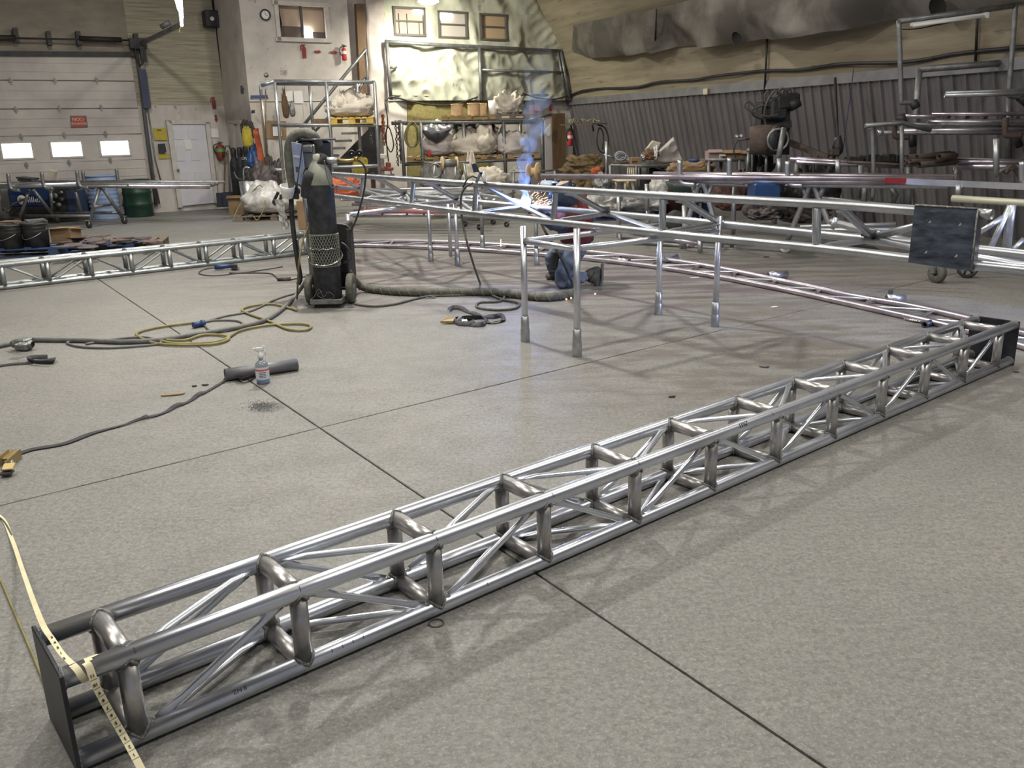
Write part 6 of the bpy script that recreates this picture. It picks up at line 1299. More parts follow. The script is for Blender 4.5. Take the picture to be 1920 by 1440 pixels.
for x0, x1, y1, dy in ((1156, 1153, 360, 0), (1172, 1172, 362, -.1), (1184, 1188, 358, 0), (1176, 1178, 352, .3)): P('leg', B().tube([A(x0, 338, 16.2 + dy), A(x1, y1, 16.2 + dy)], [.028, .02], 8), CREAM, t)
for k in range(5): P('back_slat', B().beam(A(1177 + k * 3.2, 336, 16.5), A(1177 + k * 3.6, 315, 16.6), .02, .012, up=(0, 1, 0)), CREAM, t)
P('back_rail', B().beam(A(1176, 314, 16.6), A(1194, 314, 16.6), .02, .05), CREAM, t)
mbag('heap of grey wire scraps left under the pipe table', 1118, 1146, 334, 356, GALVD, 121, 16.2, .4, cat='scrap', name='wire_heap')
t = T('steel_drum', 'black drum lying under the right half of the pipe table', 'drum', A(1214, 350, 17.4)); P('body', B().lathe([(0, 0), (.29, 0), (.29, .7), (0, .7)], A(1208, 335, 17.3), (1, .5, 0), 24), BLACK, t)
t = T('steel_drum', 'dark maroon drum standing right of the pipe table', 'drum', A(1262, 350, 17.5)); P('body', B().lathe([(0, 0), (.28, 0), (.28, .5), (.29, .52), (.28, .54), (.28, .95), (0, .95)], Vector((A(1255, 330, 17.6).x, 17.6, 0)), UP, 24), mat('maroon_drum', (.10, .045, .04), .5), t)
mbag('pale plastic sack under the right end of the pipe table', 1222, 1252, 335, 372, PLASTW, 122, 15.8)
plp = F(1175, 412) + Vector((0, .3, 0)); pallet('blue pallet under the plastic covered sacks', plp, .0, 1.5, .9, .12, BLUEWOOD)
bag('plastic_covered_sack', 'brown plastic covered sack on the blue pallet, left', plp + Vector((-.4, 0, .12)), .72, .7, .34, PLASTW, 131, 'sack', .35, .2)
bag('plastic_covered_sack', 'brown plastic covered sack on the blue pallet, right', plp + Vector((.35, .05, .12)), .85, .7, .32, PLASTW, 132, 'sack', .35, .2)
# wheelbarrow
wb_ = A(1287, 350, 15.0); t = T('wheelbarrow', 'dark green wheelbarrow behind the long pipe cart', 'wheelbarrow', Vector((wb_.x, 15, 0)))
P('tub', B().lathe([(.12, -.22), (.34, 0), (.36, 0), (.3, -.1), (.12, -.24)], A(1287, 340, 15.0), (0, 0, 1), 24), mat('barrow_green', (.05, .08, .07), .5), t)
P('wheel', B().lathe([(.03, -.03), (.15, -.04), (.18, 0), (.15, .04), (.03, .03)], Vector((A(1268, 383, 14.7).x, 14.7, .18)), (.25, 1, 0), 22), RUBBER, t)
P('handle', B().tube([A(1268, 375, 14.7), A(1300, 352, 15), A(1350, 340, 15.2)], .018, 8), RUSTY, t); P('leg', B().tube([A(1305, 352, 15.1), A(1310, 385, 15.1), A(1325, 352, 15.1)], .016, 8), GALVD, t)

# ------------------------------------------------------------------ right side
for i, (px0, px1, py0, py1, Y, lb) in enumerate(((1288, 1312, 298, 345, 16.5, 'blue plastic bin behind the long pipe cart, left'), (1314, 1332, 298, 345, 16.6, 'blue plastic bin behind the long pipe cart, right'))):
    c = A((px0 + px1) / 2, 400, Y); c.z = 0; zt_ = A((px0 + px1) / 2, py0, Y).z; t = T('plastic_bin', lb, 'bin', c); w = (px1 - px0) * Y / 1590 / 2; P('body', B().lathe([(0, 0), (w * .85, 0), (w, zt_ - .05), (w * 1.06, zt_ - .04), (w * 1.06, zt_), (0, zt_)], c, UP, 20), BLUEP, t)
M1('brown_tarp', blob(A(1295, 330, 15.9), .75, .4, .22, 141, .3, 2), CARD, 'brown crumpled tarp before the blue bins', 'tarp')
t = frame('pipe_table', 'pipe table with boxes beside the machine on the right', 'table', [('rail', S2([(1322, 300), (1402, 300)], 15.0)), ('leg', S2([(1329, 300), (1330, 380)], 15)), ('leg', S2([(1352, 300), (1350, 375)], 15.3)), ('leg', S2([(1386, 300), (1388, 380)], 15)), ('rail', S2([(1322, 299), (1402, 298)], 15.6))], GALVD, .03)
P('top', B().box(A(1362, 299, 15.3), (.80, .6, .03)), WOODG, t)
for px0, px1, py0, py1, mt_, lb in ((1325, 1350, 284, 297, mat('pink_box', (.35, .24, .23), .8), 'pale reddish box on the table by the machine'), (1352, 1385, 285, 298, CARD, 'opened cardboard box on the table by the machine'), (1384, 1402, 286, 298, CARD, 'smaller cardboard box at the right end of that table'), (1345, 1356, 290, 297, PAPER, 'small pale thing between the boxes')):
    c = A((px0 + px1) / 2, py1, 15.2); w = (px1 - px0) * 15.2 / 1590; h = (py1 - py0) * 15.2 / 1590; t = T('small_box', lb, 'box', c); P('box_body', B().box(c + UP * h / 2, (w, .2, h), rz=.08, ch=.004), mt_, t); P('flap', B().box(c + UP * (h + .01) + Vector((0, -.12, -.01)), (w, .1, .005), rx=.5), mt_, t)
# hydraulic machine
YH = 13.6
t = T('hydraulic_machine', 'black hydraulic machine on a tall column with hoses near the ribbed wall', 'machine', A(1465, 320, YH))
P('column', B().poly([A(1426, 238, YH), A(1430, 190, YH), A(1482, 200, YH), A(1480, 290, YH), A(1440, 290, YH)], .35, (0, 1, 0)), BLACK, t)
P('head', B().box(A(1472, 190, YH), (.36, .3, .22), rz=.15, ry=-.1, ch=.03).box(A(1455, 205, YH), (.25, .3, .3), rz=.1, ch=.03), BLACK, t)
P('cylinder', B().cyl(A(1480, 200, YH - .1), A(1498, 190, YH - .1), .08), BLACK, t)
for x in (1468, 1475, 1482, 1488): P('fitting', B().cyl(A(x, 182, YH), A(x + 1, 172, YH), .018), BLACK, t)
P('arm', B().beam(A(1440, 240, YH), A(1482, 232, YH), .12, .10), BLACK, t)
hm = mat('hydraulic_hose', (.05, .048, .045), .6, 0, (.09, .085, .08), 8)
for k, pts in enumerate((((1460, 215), (1435, 218), (1402, 205), (1396, 195), (1405, 191), (1418, 205), (1430, 222)), ((1468, 180), (1455, 170), (1445, 180), (1437, 195), (1433, 215), (1436, 235)), ((1476, 172), (1466, 166), (1456, 178), (1460, 205), (1440, 222), (1418, 220), (1410, 208), (1430, 198), (1450, 200)), ((1446, 190), (1440, 172), (1434, 180), (1438, 200)), ((1488, 182), (1480, 168), (1470, 170), (1464, 190)))):
    P('hydraulic_hose', B().tube(smooth_path(S2(pts, YH - .15 + .05 * k), 5), .016, 7), hm, t)
t = T('hose_reel', 'brown covered hose reel on a pipe table below the machine', 'reel', A(1440, 290, YH - .4))
P('cover', B().lathe([(0, -.2), (.2, -.2), (.22, 0), (.2, .2), (0, .2)], A(1432, 262, YH - .3), (1, -.3, .05), 20), mat('brown_leather', (.11, .075, .055), .8, 0, (.07, .05, .04), 8, bump=.4), t)
P('reel_disc', B().lathe([(0, -.04), (.2, -.05), (.21, 0), (.2, .05), (0, .03)], A(1460, 262, YH - .5), (.7, -1, 0), 24), BLACK, t); P('reel_ring', B().tube([A(1459, 262, YH - .6) + Vector((.15 * math.cos(q), 0, .15 * math.sin(q))) for q in [j * PI / 10 for j in range(20)]], .02, 6, caps=False, closed=True), GALVD, t)
t = frame('pipe_table', 'pipe table full of hanging parts under the hose reel', 'table', [('rail', S2([(1400, 282), (1465, 283)], YH - .3)), ('rail', S2([(1402, 280), (1465, 279)], YH + .4)), ('leg', S2([(1404, 283), (1400, 330)], YH - .3)), ('leg', S2([(1437, 283), (1436, 330)], YH - .3)), ('leg', S2([(1460, 283), (1458, 330)], YH - .3)), ('leg', S2([(1412, 281), (1410, 325)], YH + .4))], GALVD, .022)
P('top', B().box(A(1432, 280, YH), (.55, .6, .02)), RUSTY, t)
t = T('welding_gauges', 'small gauges on a thin arm left of the hose reel', 'gauge', A(1386, 262, YH)); P('arm', B().cyl(A(1384, 262, YH), A(1415, 259, YH), .018), RUSTY, t)
for x, y in ((1381, 255), (1389, 254)): P('dial', B().lathe([(0, 0), (.02, .0), (.02, .02)], A(x, y, YH), (0, -1, 0), 12), GAUGE, t)
P('hose', B().tube(smooth_path(S2([(1384, 262), (1378, 272), (1376, 285), (1380, 296)], YH), 4), .010, 6), BLACK, t)
M1('grey_roll', B().cyl(A(1470, 240, YH - .8), A(1459, 300, YH - .9), .04, 12), GALVD, 'grey upright tube leaning before the hose reel', 'tube')
M1('dark_beam', B().beam(A(1480, 267, YH - .2), A(1552, 296, YH - .5), .08, .09), RUSTY, 'dark beam sloping down right of the machine', 'beam')
t = T('chain_hoist', 'chain hoist hook block hanging from a rod on the ribbed wall', 'hoist', A(1571, 290, 13.0)); P('rod', B().cyl(A(1566, 147, 14.4), A(1570, 256, 13.2), .022), BLACK, t); P('block', B().lathe([(.02, -.14), (.07, -.09), (.08, 0), (.05, .1), (.03, .16)], A(1571, 275, 13.1), UP, 14), BLACK, t); P('hook', B().tube(smooth_path([A(1571, 258, 13.1), A(1566, 262, 13.1), A(1570, 270, 13.1)], 4), .02, 6), GALVD, t); P('block', B().box(A(1564, 286, 13.0), (.14, .12, .1), ch=.02), RUSTY, t)
M1('rope', B().tube(smooth_path(S2([(1601, 122), (1597, 160), (1590, 210), (1584, 255), (1580, 285)], 13.3), 4), .006, 5), mat('navy_cord', (.02, .03, .08), .7), 'thin dark cord hanging beside the hoist', 'cord')
# bench pipes along the wall
YB = 12.6
t = frame('pipe_rack', 'long low pipe rack in front of the ribbed wall', 'rack', [('leg', S2([(1494, 300), (1492, 345)], YB)), ('leg', S2([(1615, 310), (1610, 372)], YB - .3)), ('leg', S2([(1705, 312), (1703, 392)], YB - .5)), ('leg', S2([(1793, 312), (1788, 345)], YB - .8)), ('leg', S2([(1623, 325), (1619, 400)], YB - .6)), ('arm', S2([(1440, 347), (1441, 405)], YB)), ('leg', S2([(1452, 345), (1452, 415)], YB)), ('arm', S2([(1670, 350), (1680, 365), (1672, 385)], YB)), ('rail', S2([(1480, 298), (1700, 309)], YB), .035, STEELR), ('rail', S2([(1493, 304), (1693, 313)], YB - .2), .028, STEELR)], GALVD, .04)
for i, (x0, y0, x1, y1, r_, mt_, lb) in enumerate(((1795, 312, 1960, 313, .045, STEELR, 'thick pipe on the low rack at the right frame edge'), (1780, 303, 1960, 304, .03, STEELR, 'middle pipe on the low rack at the right edge'), (1775, 296, 1960, 303, .018, GALVD, 'thin upper pipe on the low rack at the right edge'), (1590, 304, 1700, 309, .02, RUSTY, 'short rusty pipe behind the black blocks'))):
    M1('steel_pipe', B().pipe(A(x0, y0, YB - .5), A(x1, y1, YB - .9), r_), mt_, lb, 'pipe')
for i, (px0, px1, py0, py1) in enumerate(((1587, 1602, 294, 304), (1602, 1614, 294, 303), (1618, 1642, 290, 303), (1642, 1660, 292, 303), (1658, 1672, 289, 303), (1672, 1694, 291, 303))):
    c = A((px0 + px1) / 2, (py0 + py1) / 2, YB); M1('steel_block', B().box(c, ((px1 - px0) * YB / 1600, .2, (py1 - py0) * YB / 1600), rz=.1 * (i % 3), ch=.01), BLACK, ['leftmost', 'second from left', 'third from left', 'fourth from left', 'fifth from left', 'rightmost'][i] + ' black steel block in the row on the low pipe rack', 'steel block', 'black steel blocks on the low pipe rack')
for i, (x0, y0, x1, y1, r_) in enumerate(((1700, 296, 1788, 290, .045), (1718, 295, 1780, 288, .04), (1700, 308, 1790, 300, .04), (1722, 309, 1792, 303, .045), (1706, 302, 1770, 301, .03), (1760, 294, 1792, 292, .04))):
    M1('rusty_pipe', B().pipe(A(x0, y0, YB - .7 - .03 * i), A(x1, y1, YB - .4 - .05 * i), r_), RUSTY, 'rusty brown pipe end in the bundle on the low rack', 'pipe', 'rusty pipes bundled on the low rack')
# tall storage frames
YR = 12.0
t = frame('storage_frame', 'tall grey pipe frame with a hooked foot holding the unlit tube light', 'rack', [('upright', smooth_path(S2([(1685, 38), (1688, 120), (1690, 186), (1694, 192), (1715, 191)], YR), 4)), ('rail', S2([(1685, 40), (1905, 10)], YR)), ('upright', smooth_path(S2([(1904, 8), (1899, 80), (1892, 170), (1894, 180), (1916, 182)], YR), 4)), ('bracket', S2([(1712, 190), (1718, 202)], YR), .06, BLACK), ('bracket', S2([(1912, 182), (1930, 196)], YR), .06, BLACK)], GALVD, .034)
t = T('unlit_tube_light', 'unlit white tube light hanging under the tall pipe frame', 'lamp', A(1778, 38, YR)); P('housing', B().beam(A(1708, 46, YR), A(1850, 27, YR), .06, .04), WHITEP, t); P('end_cap', B().box(A(1848, 29, YR), (.05, .08, .07)), WHITEP, t); P('tube', B().cyl(A(1712, 48, YR - .03), A(1845, 31, YR - .03), .018), PAPER, t)
M1('lamp_cable', B().tube(smooth_path(S2([(1684, 55), (1720, 54), (1760, 46), (1800, 38), (1850, 30)], YR + .1), 4), .008, 5), BLACK, 'thin black cable drooping under the unlit tube light', 'cable')
t = frame('storage_frame', 'second grey pipe frame against the ribbed wall at the right', 'rack', [('rail', S2([(1722, 130), (1960, 112)], YR + .5)), ('upright', S2([(1724, 130), (1717, 215), (1712, 290)], YR + .5)), ('upright', S2([(1893, 180), (1890, 300)], YR + .5)), ('bracket', S2([(1708, 250), (1712, 275)], YR + .3), .05, BLACK), ('bracket', S2([(1905, 255), (1912, 275)], YR + .3), .05, BLACK)], GALVD, .045)
for i, (x0, y0, x1, y1, r_, mt_, lb) in enumerate(((1773, 174, 1960, 167, .02, GALV, 'upper thin pipe of the two stored under the tall frame'), (1771, 179, 1960, 173, .032, GALV, 'lower thicker pipe of the two stored under the tall frame'), (1693, 218, 1765, 218, .026, STEELR, 'short pipe at the top left of the right hand storage arms'), (1746, 214, 1960, 213, .026, STEELR, 'topmost long pipe on the right hand storage arms'), (1738, 229, 1960, 228, .035, STEELR, 'second long pipe on the right hand storage arms'), (1690, 233, 1960, 234, .024, GALVD, 'third thinner pipe on the right hand storage arms'), (1690, 246, 1960, 241, .036, STEELR, 'thick low pipe on the right hand storage arms'), (1655, 249, 1960, 249, .028, GALVD, 'lowest long pipe on the right hand storage arms'))):
    M1('steel_pipe', B().pipe(A(x0, y0, YR - .1), A(x1, y1, YR - .3), r_), mt_, lb, 'pipe')
t = T('ladder_truss', 'dark rungs of a ladder truss lying among the stored pipes', 'truss', A(1800, 222, YR))
for x in (1748, 1775, 1810, 1845, 1878, 1905): P('rung', B().beam(A(x, 226, YR - .1), A(x + 6, 214, YR - .1), .02, .05), RUSTY, t)
frame('pipe_rack', 'rack posts with bent arms before the stored pipes', 'rack', [('post', smooth_path(S2([(1632, 240), (1636, 252), (1638, 330), (1636, 372)], YR - .5), 4)), ('post', S2([(1691, 235), (1691, 300), (1692, 400)], YR - .5)), ('arm', S2([(1622, 236), (1690, 230), (1745, 244)], YR - .5), .03), ('arm', smooth_path(S2([(1678, 225), (1677, 250), (1682, 257), (1705, 257)], YR - .4), 4), .034, RUSTY), ('arm', smooth_path(S2([(1886, 220), (1884, 246), (1889, 254), (1915, 255)], YR - .4), 4), .04, RUSTY), ('arm', S2([(1645, 250), (1655, 247)], YR - .5), .04, GALV), ('head', S2([(1688, 215), (1693, 232)], YR - .3), .06, BLACK)], GALVD, .028)
M1('bent_pipe', B().tube(smooth_path(S2([(1885, 325), (1893, 312), (1905, 318), (1912, 330), (1918, 340)], 11.4), 4), .035, 8), RUSTY, 'bent brown pipe under the low rack at the right edge', 'pipe')
M1('bent_pipe', B().tube(smooth_path(S2([(1866, 330), (1880, 318), (1900, 316)], 11.4), 4), .03, 8), GALVD, 'curved grey pipe beside the bent brown one', 'pipe')
M1('floor_pipes', B().tube([A(1540, 372, 12.5), A(1690, 386, 12)], .03).tube([A(1560, 380, 12.2), A(1680, 392, 11.8)], .025), GALVD, 'two grey pipes lying low behind the raised truss', 'pipe', kind='stuff')
# long pipe cart
def YC(px): return 13.6 + (px - 1015) / 785 * (-3.2)
C_ = lambda pts, d=0: [A(x, y, YC(x) + d) for x, y in pts]
for i, (x0, y0, x1, y1, r_, d, lb) in enumerate(((1015, 330, 1788, 336, .036, 0, 'longest top pipe on the right pipe cart, reaching farthest left'), (1226, 327, 1795, 333, .042, .12, 'second pipe behind the longest one on the right pipe cart'), (1258, 338, 1662, 342, .040, -.1, 'front pipe on the right pipe cart below the longest'), (1264, 344, 1778, 349, .036, .05, 'lowest pipe on the right pipe cart'), (1290, 335, 1790, 341, .030, .2, 'rear middle pipe on the right pipe cart'))):
    M1('steel_pipe', B().pipe(A(x0, y0, YC(x0) + d), A(x1, y1, YC(x1) + d), r_), STEELR if i != 3 else STEEL, lb, 'pipe')
t = T('flat_bar', 'long flat steel bar with red stained end on the right pipe cart', 'bar', A(1800, 342, 10.2)); P('bar', B().beam(A(1700, 340, YC(1700) - .25), A(1990, 353, 9.4), .03, .07), STEEL, t); P('stained_end', B().beam(A(1660, 338, YC(1660) - .22), A(1752, 342, YC(1752) - .25), .034, .062), mat('red_stained_steel', (.5, .45, .45), .4, .7, (.28, .03, .03), 4, lo=.45, hi=.52, rvar=.05), t, 'red stained bar end')
t = T('pipe_cart', 'long galvanised pipe cart with U shaped hooks on the right', 'cart', F(1400, 470))
for px, py0 in ((1275, 300), (1368, 296), (1477, 302), (1917, 303)):
    P('hook', B().tube(smooth_path(C_([(px, py0), (px, py0 + 32), (px + 4, py0 + 42), (px + 12, py0 + 45), (px + 28, py0 + 46)], -.15), 4), .036, 10), GALV, t)
for px, py0, py1 in ((1461, 297, 330), (1571, 299, 332), (1623, 324, 332), (1868, 260, 330)): P('stake', B().tube(C_([(px, py0), (px, py1)], .25), .034, 10), GALV, t)
for x0, y0, x1, y1 in ((1255, 345, 1185, 0), ):
    pass
def arch(xc, y0, wtop, wbot, y1, d):
    P('a_frame', B().tube(smooth_path(C_([(xc - wbot, y1), (xc - wtop * .8, y0 + 18), (xc - wtop * .3, y0), (xc + wtop * .3, y0), (xc + wtop * .8, y0 + 18), (xc + wbot, y1)], d), 4), .038, 10), GALV, t)
arch(1315, 348, 14, 38, 465, 0); arch(1522, 349, 14, 45, 450, 0)
for x0, y0, x1, y1, d in ((1300, 347, 1306, 380, 0), (1335, 347, 1322, 380, 0), (1505, 348, 1512, 372, 0), (1546, 348, 1535, 372, 0), (1213, 345, 1213, 395, .3), (1378, 348, 1374, 440, .3), (1452, 349, 1452, 420, .3), (1160, 355, 1160, 445, .4), (1215, 395, 1215, 430, .4), (1283, 385, 1283, 470, 0)):
    P('leg', B().tube(C_([(x0, y0), (x1, y1)], d), .034, 10), GALV, t)
P('rail', B().tube(C_([(1214, 441), (1312, 457)], -.3), .035, 10), STEELR, t); P('rail', B().tube(C_([(1165, 452), (1480, 476)], .2), .03, 10), GALVD, t); P('rail', B().tube(C_([(1160, 447), (1310, 460)], .2), .03, 10), BLACK, t)
P('foot', B().tube(C_([(1312, 450), (1313, 473)], -.35), .036, 10), GALV, t); P('foot', B().tube(C_([(1162, 438), (1162, 462)], 0), .03, 10), GALVD, t); P('foot', B().tube(C_([(1372, 448), (1372, 465)], .3), .03, 10), GALVD, t)
castor(t, F(1472, 474), WHITEP, .07); castor(t, F(1272, 457), RUBBER, .07)
P('rail', B().tube(C_([(1798, 347), (1796, 370)], -.3), .035, 10), GALV, t); P('rail', B().tube([A(1786, 372, 9.2), A(1975, 384, 8.4)], .036, 10), mat('pale_painted_pipe', (.5, .49, .38), .5, .3), t)
# second triangular truss on big castors at the right edge
t = T('castor_truss', 'triangular steel truss on large castors at the right frame edge', 'truss', F(1780, 530))
P('chord', B().tube([A(1560, 416, 8.6), A(1700, 452, 7.6), A(1840, 478, 6.9), A(2010, 492, 6.3)], .036, 14), STEEL, t)
P('chord', B().tube([A(1540, 440, 8.2), A(1720, 462, 7.3), A(1990, 512, 5.9)], .034, 14), STEEL, t)
for pts, r_ in ((((1893, 388), (1850, 482)), .024), (((1897, 384), (1893, 415), (1886, 475)), .034), (((1920, 448), (1886, 480)), .02), (((1880, 408), (1838, 435)), .022), (((1568, 408), (1560, 430)), .02)): P('brace', B().tube([A(x, y, 7.0) for x, y in pts], r_, 10), GALV, t)
for i, (x0, y0, x1, y1) in enumerate(((1500, 426, 1680, 420), (1520, 432, 1700, 430), (1530, 438, 1690, 444))): M1('steel_pipe', B().pipe(A(x0, y0, 9.4 - .2 * i), A(x1, y1, 9.0 - .2 * i), .022), GALV, ['upper', 'middle', 'lower'][i] + ' of three pale pipes stacked behind the raised truss plate', 'pipe')
for (px, py, r_, sp, lb) in ((1755, 530, .105, False, ''), (1812, 521, .11, True, '')):
    c = F(px, py) + UP * r_; w_ = P('castor_wheel', B().lathe([(r_ * (.72 if sp else .3), -.03), (r_ * .92, -.035), (r_, -.02), (r_, .02), (r_ * .92, .035), (r_ * (.72 if sp else .3), .03), (r_ * (.72 if sp else .3), -.03)], c, (.25, 1, 0) if sp else (1, .45, 0), 24), RUBBER if sp else HOSEG, t)
    P('hub', B().lathe([(0, -.03), (r_ * .22, -.03), (r_ * .22, .03), (0, .03)], c, (.25, 1, 0) if sp else (1, .45, 0), 10), BLACK, w_)
    if sp:
        for k in range(5): a_ = k * 2 * PI / 5 + .5; P('spoke', B().cyl(c, c + Vector((math.cos(a_) * r_ * .75, 0, math.sin(a_) * r_ * .75)), .012, 6), BLACK, w_)
    P('fork', B().beam(c + UP * .0 + Vector((-.045, 0, 0)), c + UP * (r_ + .06) + Vector((-.045, 0, 0)), .02, .06, up=(0, 1, 0)).box(c + UP * (r_ + .07), (.12, .1, .02)), GALVD, t)
# dark clutter under the racks
t = T('blue_compressor', 'blue machine body on wheels behind the raised truss', 'machine', A(1435, 385, 11.8)); P('body', B().box(A(1432, 362, 11.8), (.36, .35, .27), ch=.02), BLUEM, t); P('base', B().box(A(1437, 388, 11.8), (.48, .35, .1), ch=.02), BLACK, t)
for x, y in ((1403, 393), (1440, 397)): P('wheel', B().lathe([(.02, -.03), (.07, -.03), (.085, 0), (.07, .03), (.02, .03)], A(x, y, 11.5), (.3, 1, 0), 16), RUBBER, t)
for i, (px0, px1, py0, py1, Y, mt_) in enumerate(((1448, 1500, 355, 410, 12.2, RUBBER), (1470, 1540, 385, 418, 12.0, SCRAP), (1400, 1440, 300, 345, 14.2, BLACK), (1345, 1400, 340, 395, 14.4, mat('maroon_scrap', (.08, .035, .03), .8)), (1490, 1560, 330, 400, 13.2, BLACK), (1405, 1450, 395, 412, 11.4, SCRAP))):
    c = A((px0 + px1) / 2, py1, Y); c.z = max(c.z, .0); M1('scrap_heap', blob(c, (px1 - px0) * Y / 1590, .4, (py1 - py0) * Y / 1590, 150 + i, .45, 3), mt_, ['dark heap of parts right of the blue machine', 'heap of scrap parts low behind the raised truss', 'black hanging parts under the hose reel table', 'maroon dark heap under the box table', 'dark heap behind the sloping beam', 'low scrap heap under the blue machine'][i], 'heap', kind='stuff')
M1('dark_floor_patch', B().poly([F(1180, 440), F(1240, 437), F(1400, 447), F(1640, 462), F(1650, 468), F(1420, 462), F(1250, 452)], .002, UP), mat('dark_patch_tone', (.05, .045, .04), .6), 'dark patch on the floor under the right pipe cart', 'stain')  # flat dark polygon laid on the floor under the cart
# pile of trusses on the floor behind the raised truss
t = T('truss_pile', 'pile of long steel pipes and trusses on timber behind the raised truss', 'pipe pile', A(760, 405, 15.5))
rn = random.Random(12)
for i in range(15):
    x0 = rn.uniform(625, 700); x1 = rn.uniform(850, 960); y0 = 352 + i * 3.4 + rn.uniform(-2, 2); Y = 17.8 - i * .16
    P('pipe', B().tube([A(x0, y0 + 4, Y), A(x1, y0 + rn.uniform(-2, 4), Y - .5)], rn.choice([.03, .036, .045]), 8), rn.choice([STEELR, STEEL, GALVD]), t)
for i in range(16): x = 640 + i * 20 + rn.uniform(-5, 5); P('brace', B().tube([A(x, 375 + rn.uniform(-3, 3), 16.4), A(x + 30, 360 + rn.uniform(0, 12), 16.8)], .024, 8), STEEL, t)
P('rail', B().tube([A(690, 392, 15.0), A(860, 400, 14.8)], .03, 8), mat('red_oxide_pipe', (.30, .13, .12), .6, .3), t); P('rail', B().tube([A(684, 396, 15.0), A(860, 399, 14.8)], .03, 8), bpy.data.materials['red_oxide_pipe'], t)
for x in (684, 717, 763, 795): P('post', B().tube([A(x, 388, 15.0), A(x, 404, 15.0)], .02, 8), bpy.data.materials['red_oxide_pipe'], t)
for x, y in ((818, 411), (965, 414)): M1('timber_block', B().box(F(x, y) + Vector((0, .1, .05)), (.3, .15, .1), rz=.1), WOOD, 'short timber block on the floor behind the raised truss' + (', left one' if x < 900 else ', right one'), 'timber')
t = T('floor_dolly', 'low dolly with castors under the pipe pile', 'dolly', F(900, 425)); P('rail', B().tube([A(815, 404, 14.6), A(1010, 412, 13.9)], .035, 8), GALVD, t); P('rail', B().tube([A(860, 398, 15.4), A(1000, 405, 14.8)], .035, 8), GALVD, t)
for x, y in ((872, 425), (899, 431), (925, 421), (950, 426)): castor(t, F(x, y), RUBBER, .05)

# ------------------------------------------------------------------ things on the floor
def hose(name, label, cat, pts, r, mt, n=8, k=6, group=None):
    return M1(name, B().tube(smooth_path(pts, k), r, n), mt, label, cat, group)
def Fz(pts, z): return [F(x, y, z) for x, y in pts]
# measuring tape over the truss end
t = T('measuring_tape', 'cream measuring tape draped over the near end of the truss', 'tape measure', q1(-.1, 0, 1))
def ribbon(b, pts, wd, wn=None, k=5, wdir=None):
    Pp = smooth_path(pts, k); vs = []
    for i, p in enumerate(Pp):
        tn = (Pp[min(i + 1, len(Pp) - 1)] - Pp[max(i - 1, 0)]).normalized()
        wv = (wdir if wdir is not None else tn.cross(UP)); wv = (wv - tn * wv.dot(tn)).normalized()
        vs += [p - wv * wd / 2, p + wv * wd / 2]
    fs = [(2 * i, 2 * i + 1, 2 * i + 3, 2 * i + 2) for i in range(len(Pp) - 1)]
    return b.add(vs, fs, True)
zt = .0302 * 2 + .2645
e0 = q1(-.165, 0, 1); rr = .0312
# over the end: from the floor far left, up over the rear corner, along the plate top to the front chord, wrap, and down to the floor in front
back = [F(-60, 940, .004), F(0, 968, .004), F(22, 1010, .01), F(42, 1068, .06), F(62, 1125, .17), q1(-.150, 1, 1) + UP * .036, q1(-.148, .6, 1) + UP * .037, q1(-.145, .25, 1) + UP * .037, q1(-.135, 0, 1) + UP * .033]
P('ribbon', ribbon(B(), back, .016, k=6), TAPE, t)
wrap = [q1(-.135 + .06 * u, 0, 1) + (UP * math.cos(a_) - n1 * math.sin(a_)) * rr for u, a_ in [(0, 0), (.1, .7), (.2, 1.4), (.35, 2.3), (.5, 3.1), (.65, 4.0), (.8, 5.0), (.9, 5.7), (1.0, 6.28)]]
P('ribbon', ribbon(B(), wrap, .019, k=3, wdir=d1), TAPE, t)
wr2 = [q1(-.095, 0, 1) + (UP * math.cos(a_) - n1 * math.sin(a_)) * rr for a_ in (-2.6, -1.9, -1.2, -.5, .0, .35)]
P('ribbon', ribbon(B(), wr2, .019, k=3, wdir=d1), TAPE, t)
dn = [q1(-.105, 0, 1) + (UP * math.cos(.35) - n1 * math.sin(.35)) * rr, q1(-.10, 0, 1) + (UP * math.cos(.9) - n1 * math.sin(.9)) * (rr + .002), onplane(181, 1288, q1(0, 0, 1) - n1 * .045, n1), onplane(207, 1337, q1(0, 0, 1) - n1 * .055, n1), F(234, 1384, .09), F(262, 1436, .035), F(278, 1470, .004)]
P('ribbon', ribbon(B(), dn, .020, k=8, wdir=d1), TAPE, t)
dps = smooth_path(dn, 8); tot = plen(dps)
for i, nm in enumerate(['11', '10', '9', '8', '7', '6', '5', '4', '3', '2', '1']):
    s = .045 + i * .0254 * 1.05
    if s > tot - .03: break
    c = along(dps, s); c2 = along(dps, s + .01); tg = (c2 - c).normalized(); up_ = (d1 - tg * d1.dot(tg)).normalized(); nn = tg.cross(up_); nn = nn if nn.dot(EYE - c) > 0 else -nn
    text(nm, t, c + nn * .0015, -up_ if False else up_.cross(nn) if False else tg.cross(nn), -tg if False else tg, .013, INK, 'numeral')
    P('tick', strip(B(), c + tg * .012 + nn * .0012, tg, up_, .0006, .0095), INK, t)
for i, nm in enumerate(['2', '1', '3', '4', '5', '6']):
    c = q1(-.147, .12 + i * .13, 1) + UP * .0395; text(nm, t, c, d1, n1, .014, INK, 'numeral')
t2 = hose('string', 'thin yellow cord lying on the floor past the truss end plate', 'cord', Fz([(-30, 1020), (0, 1085), (28, 1150), (60, 1225), (95, 1310), (125, 1390), (150, 1450)], .006), .0045, YELHOSE)
t3 = hose('string', 'thin grey cord at the left frame edge above the yellow one', 'cord', Fz([(-20, 960), (8, 985), (30, 1020), (50, 1075)], .004) if False else Fz([(-30, 955), (5, 975), (25, 1012), (34, 1050)], .004), .004, HOSEG)
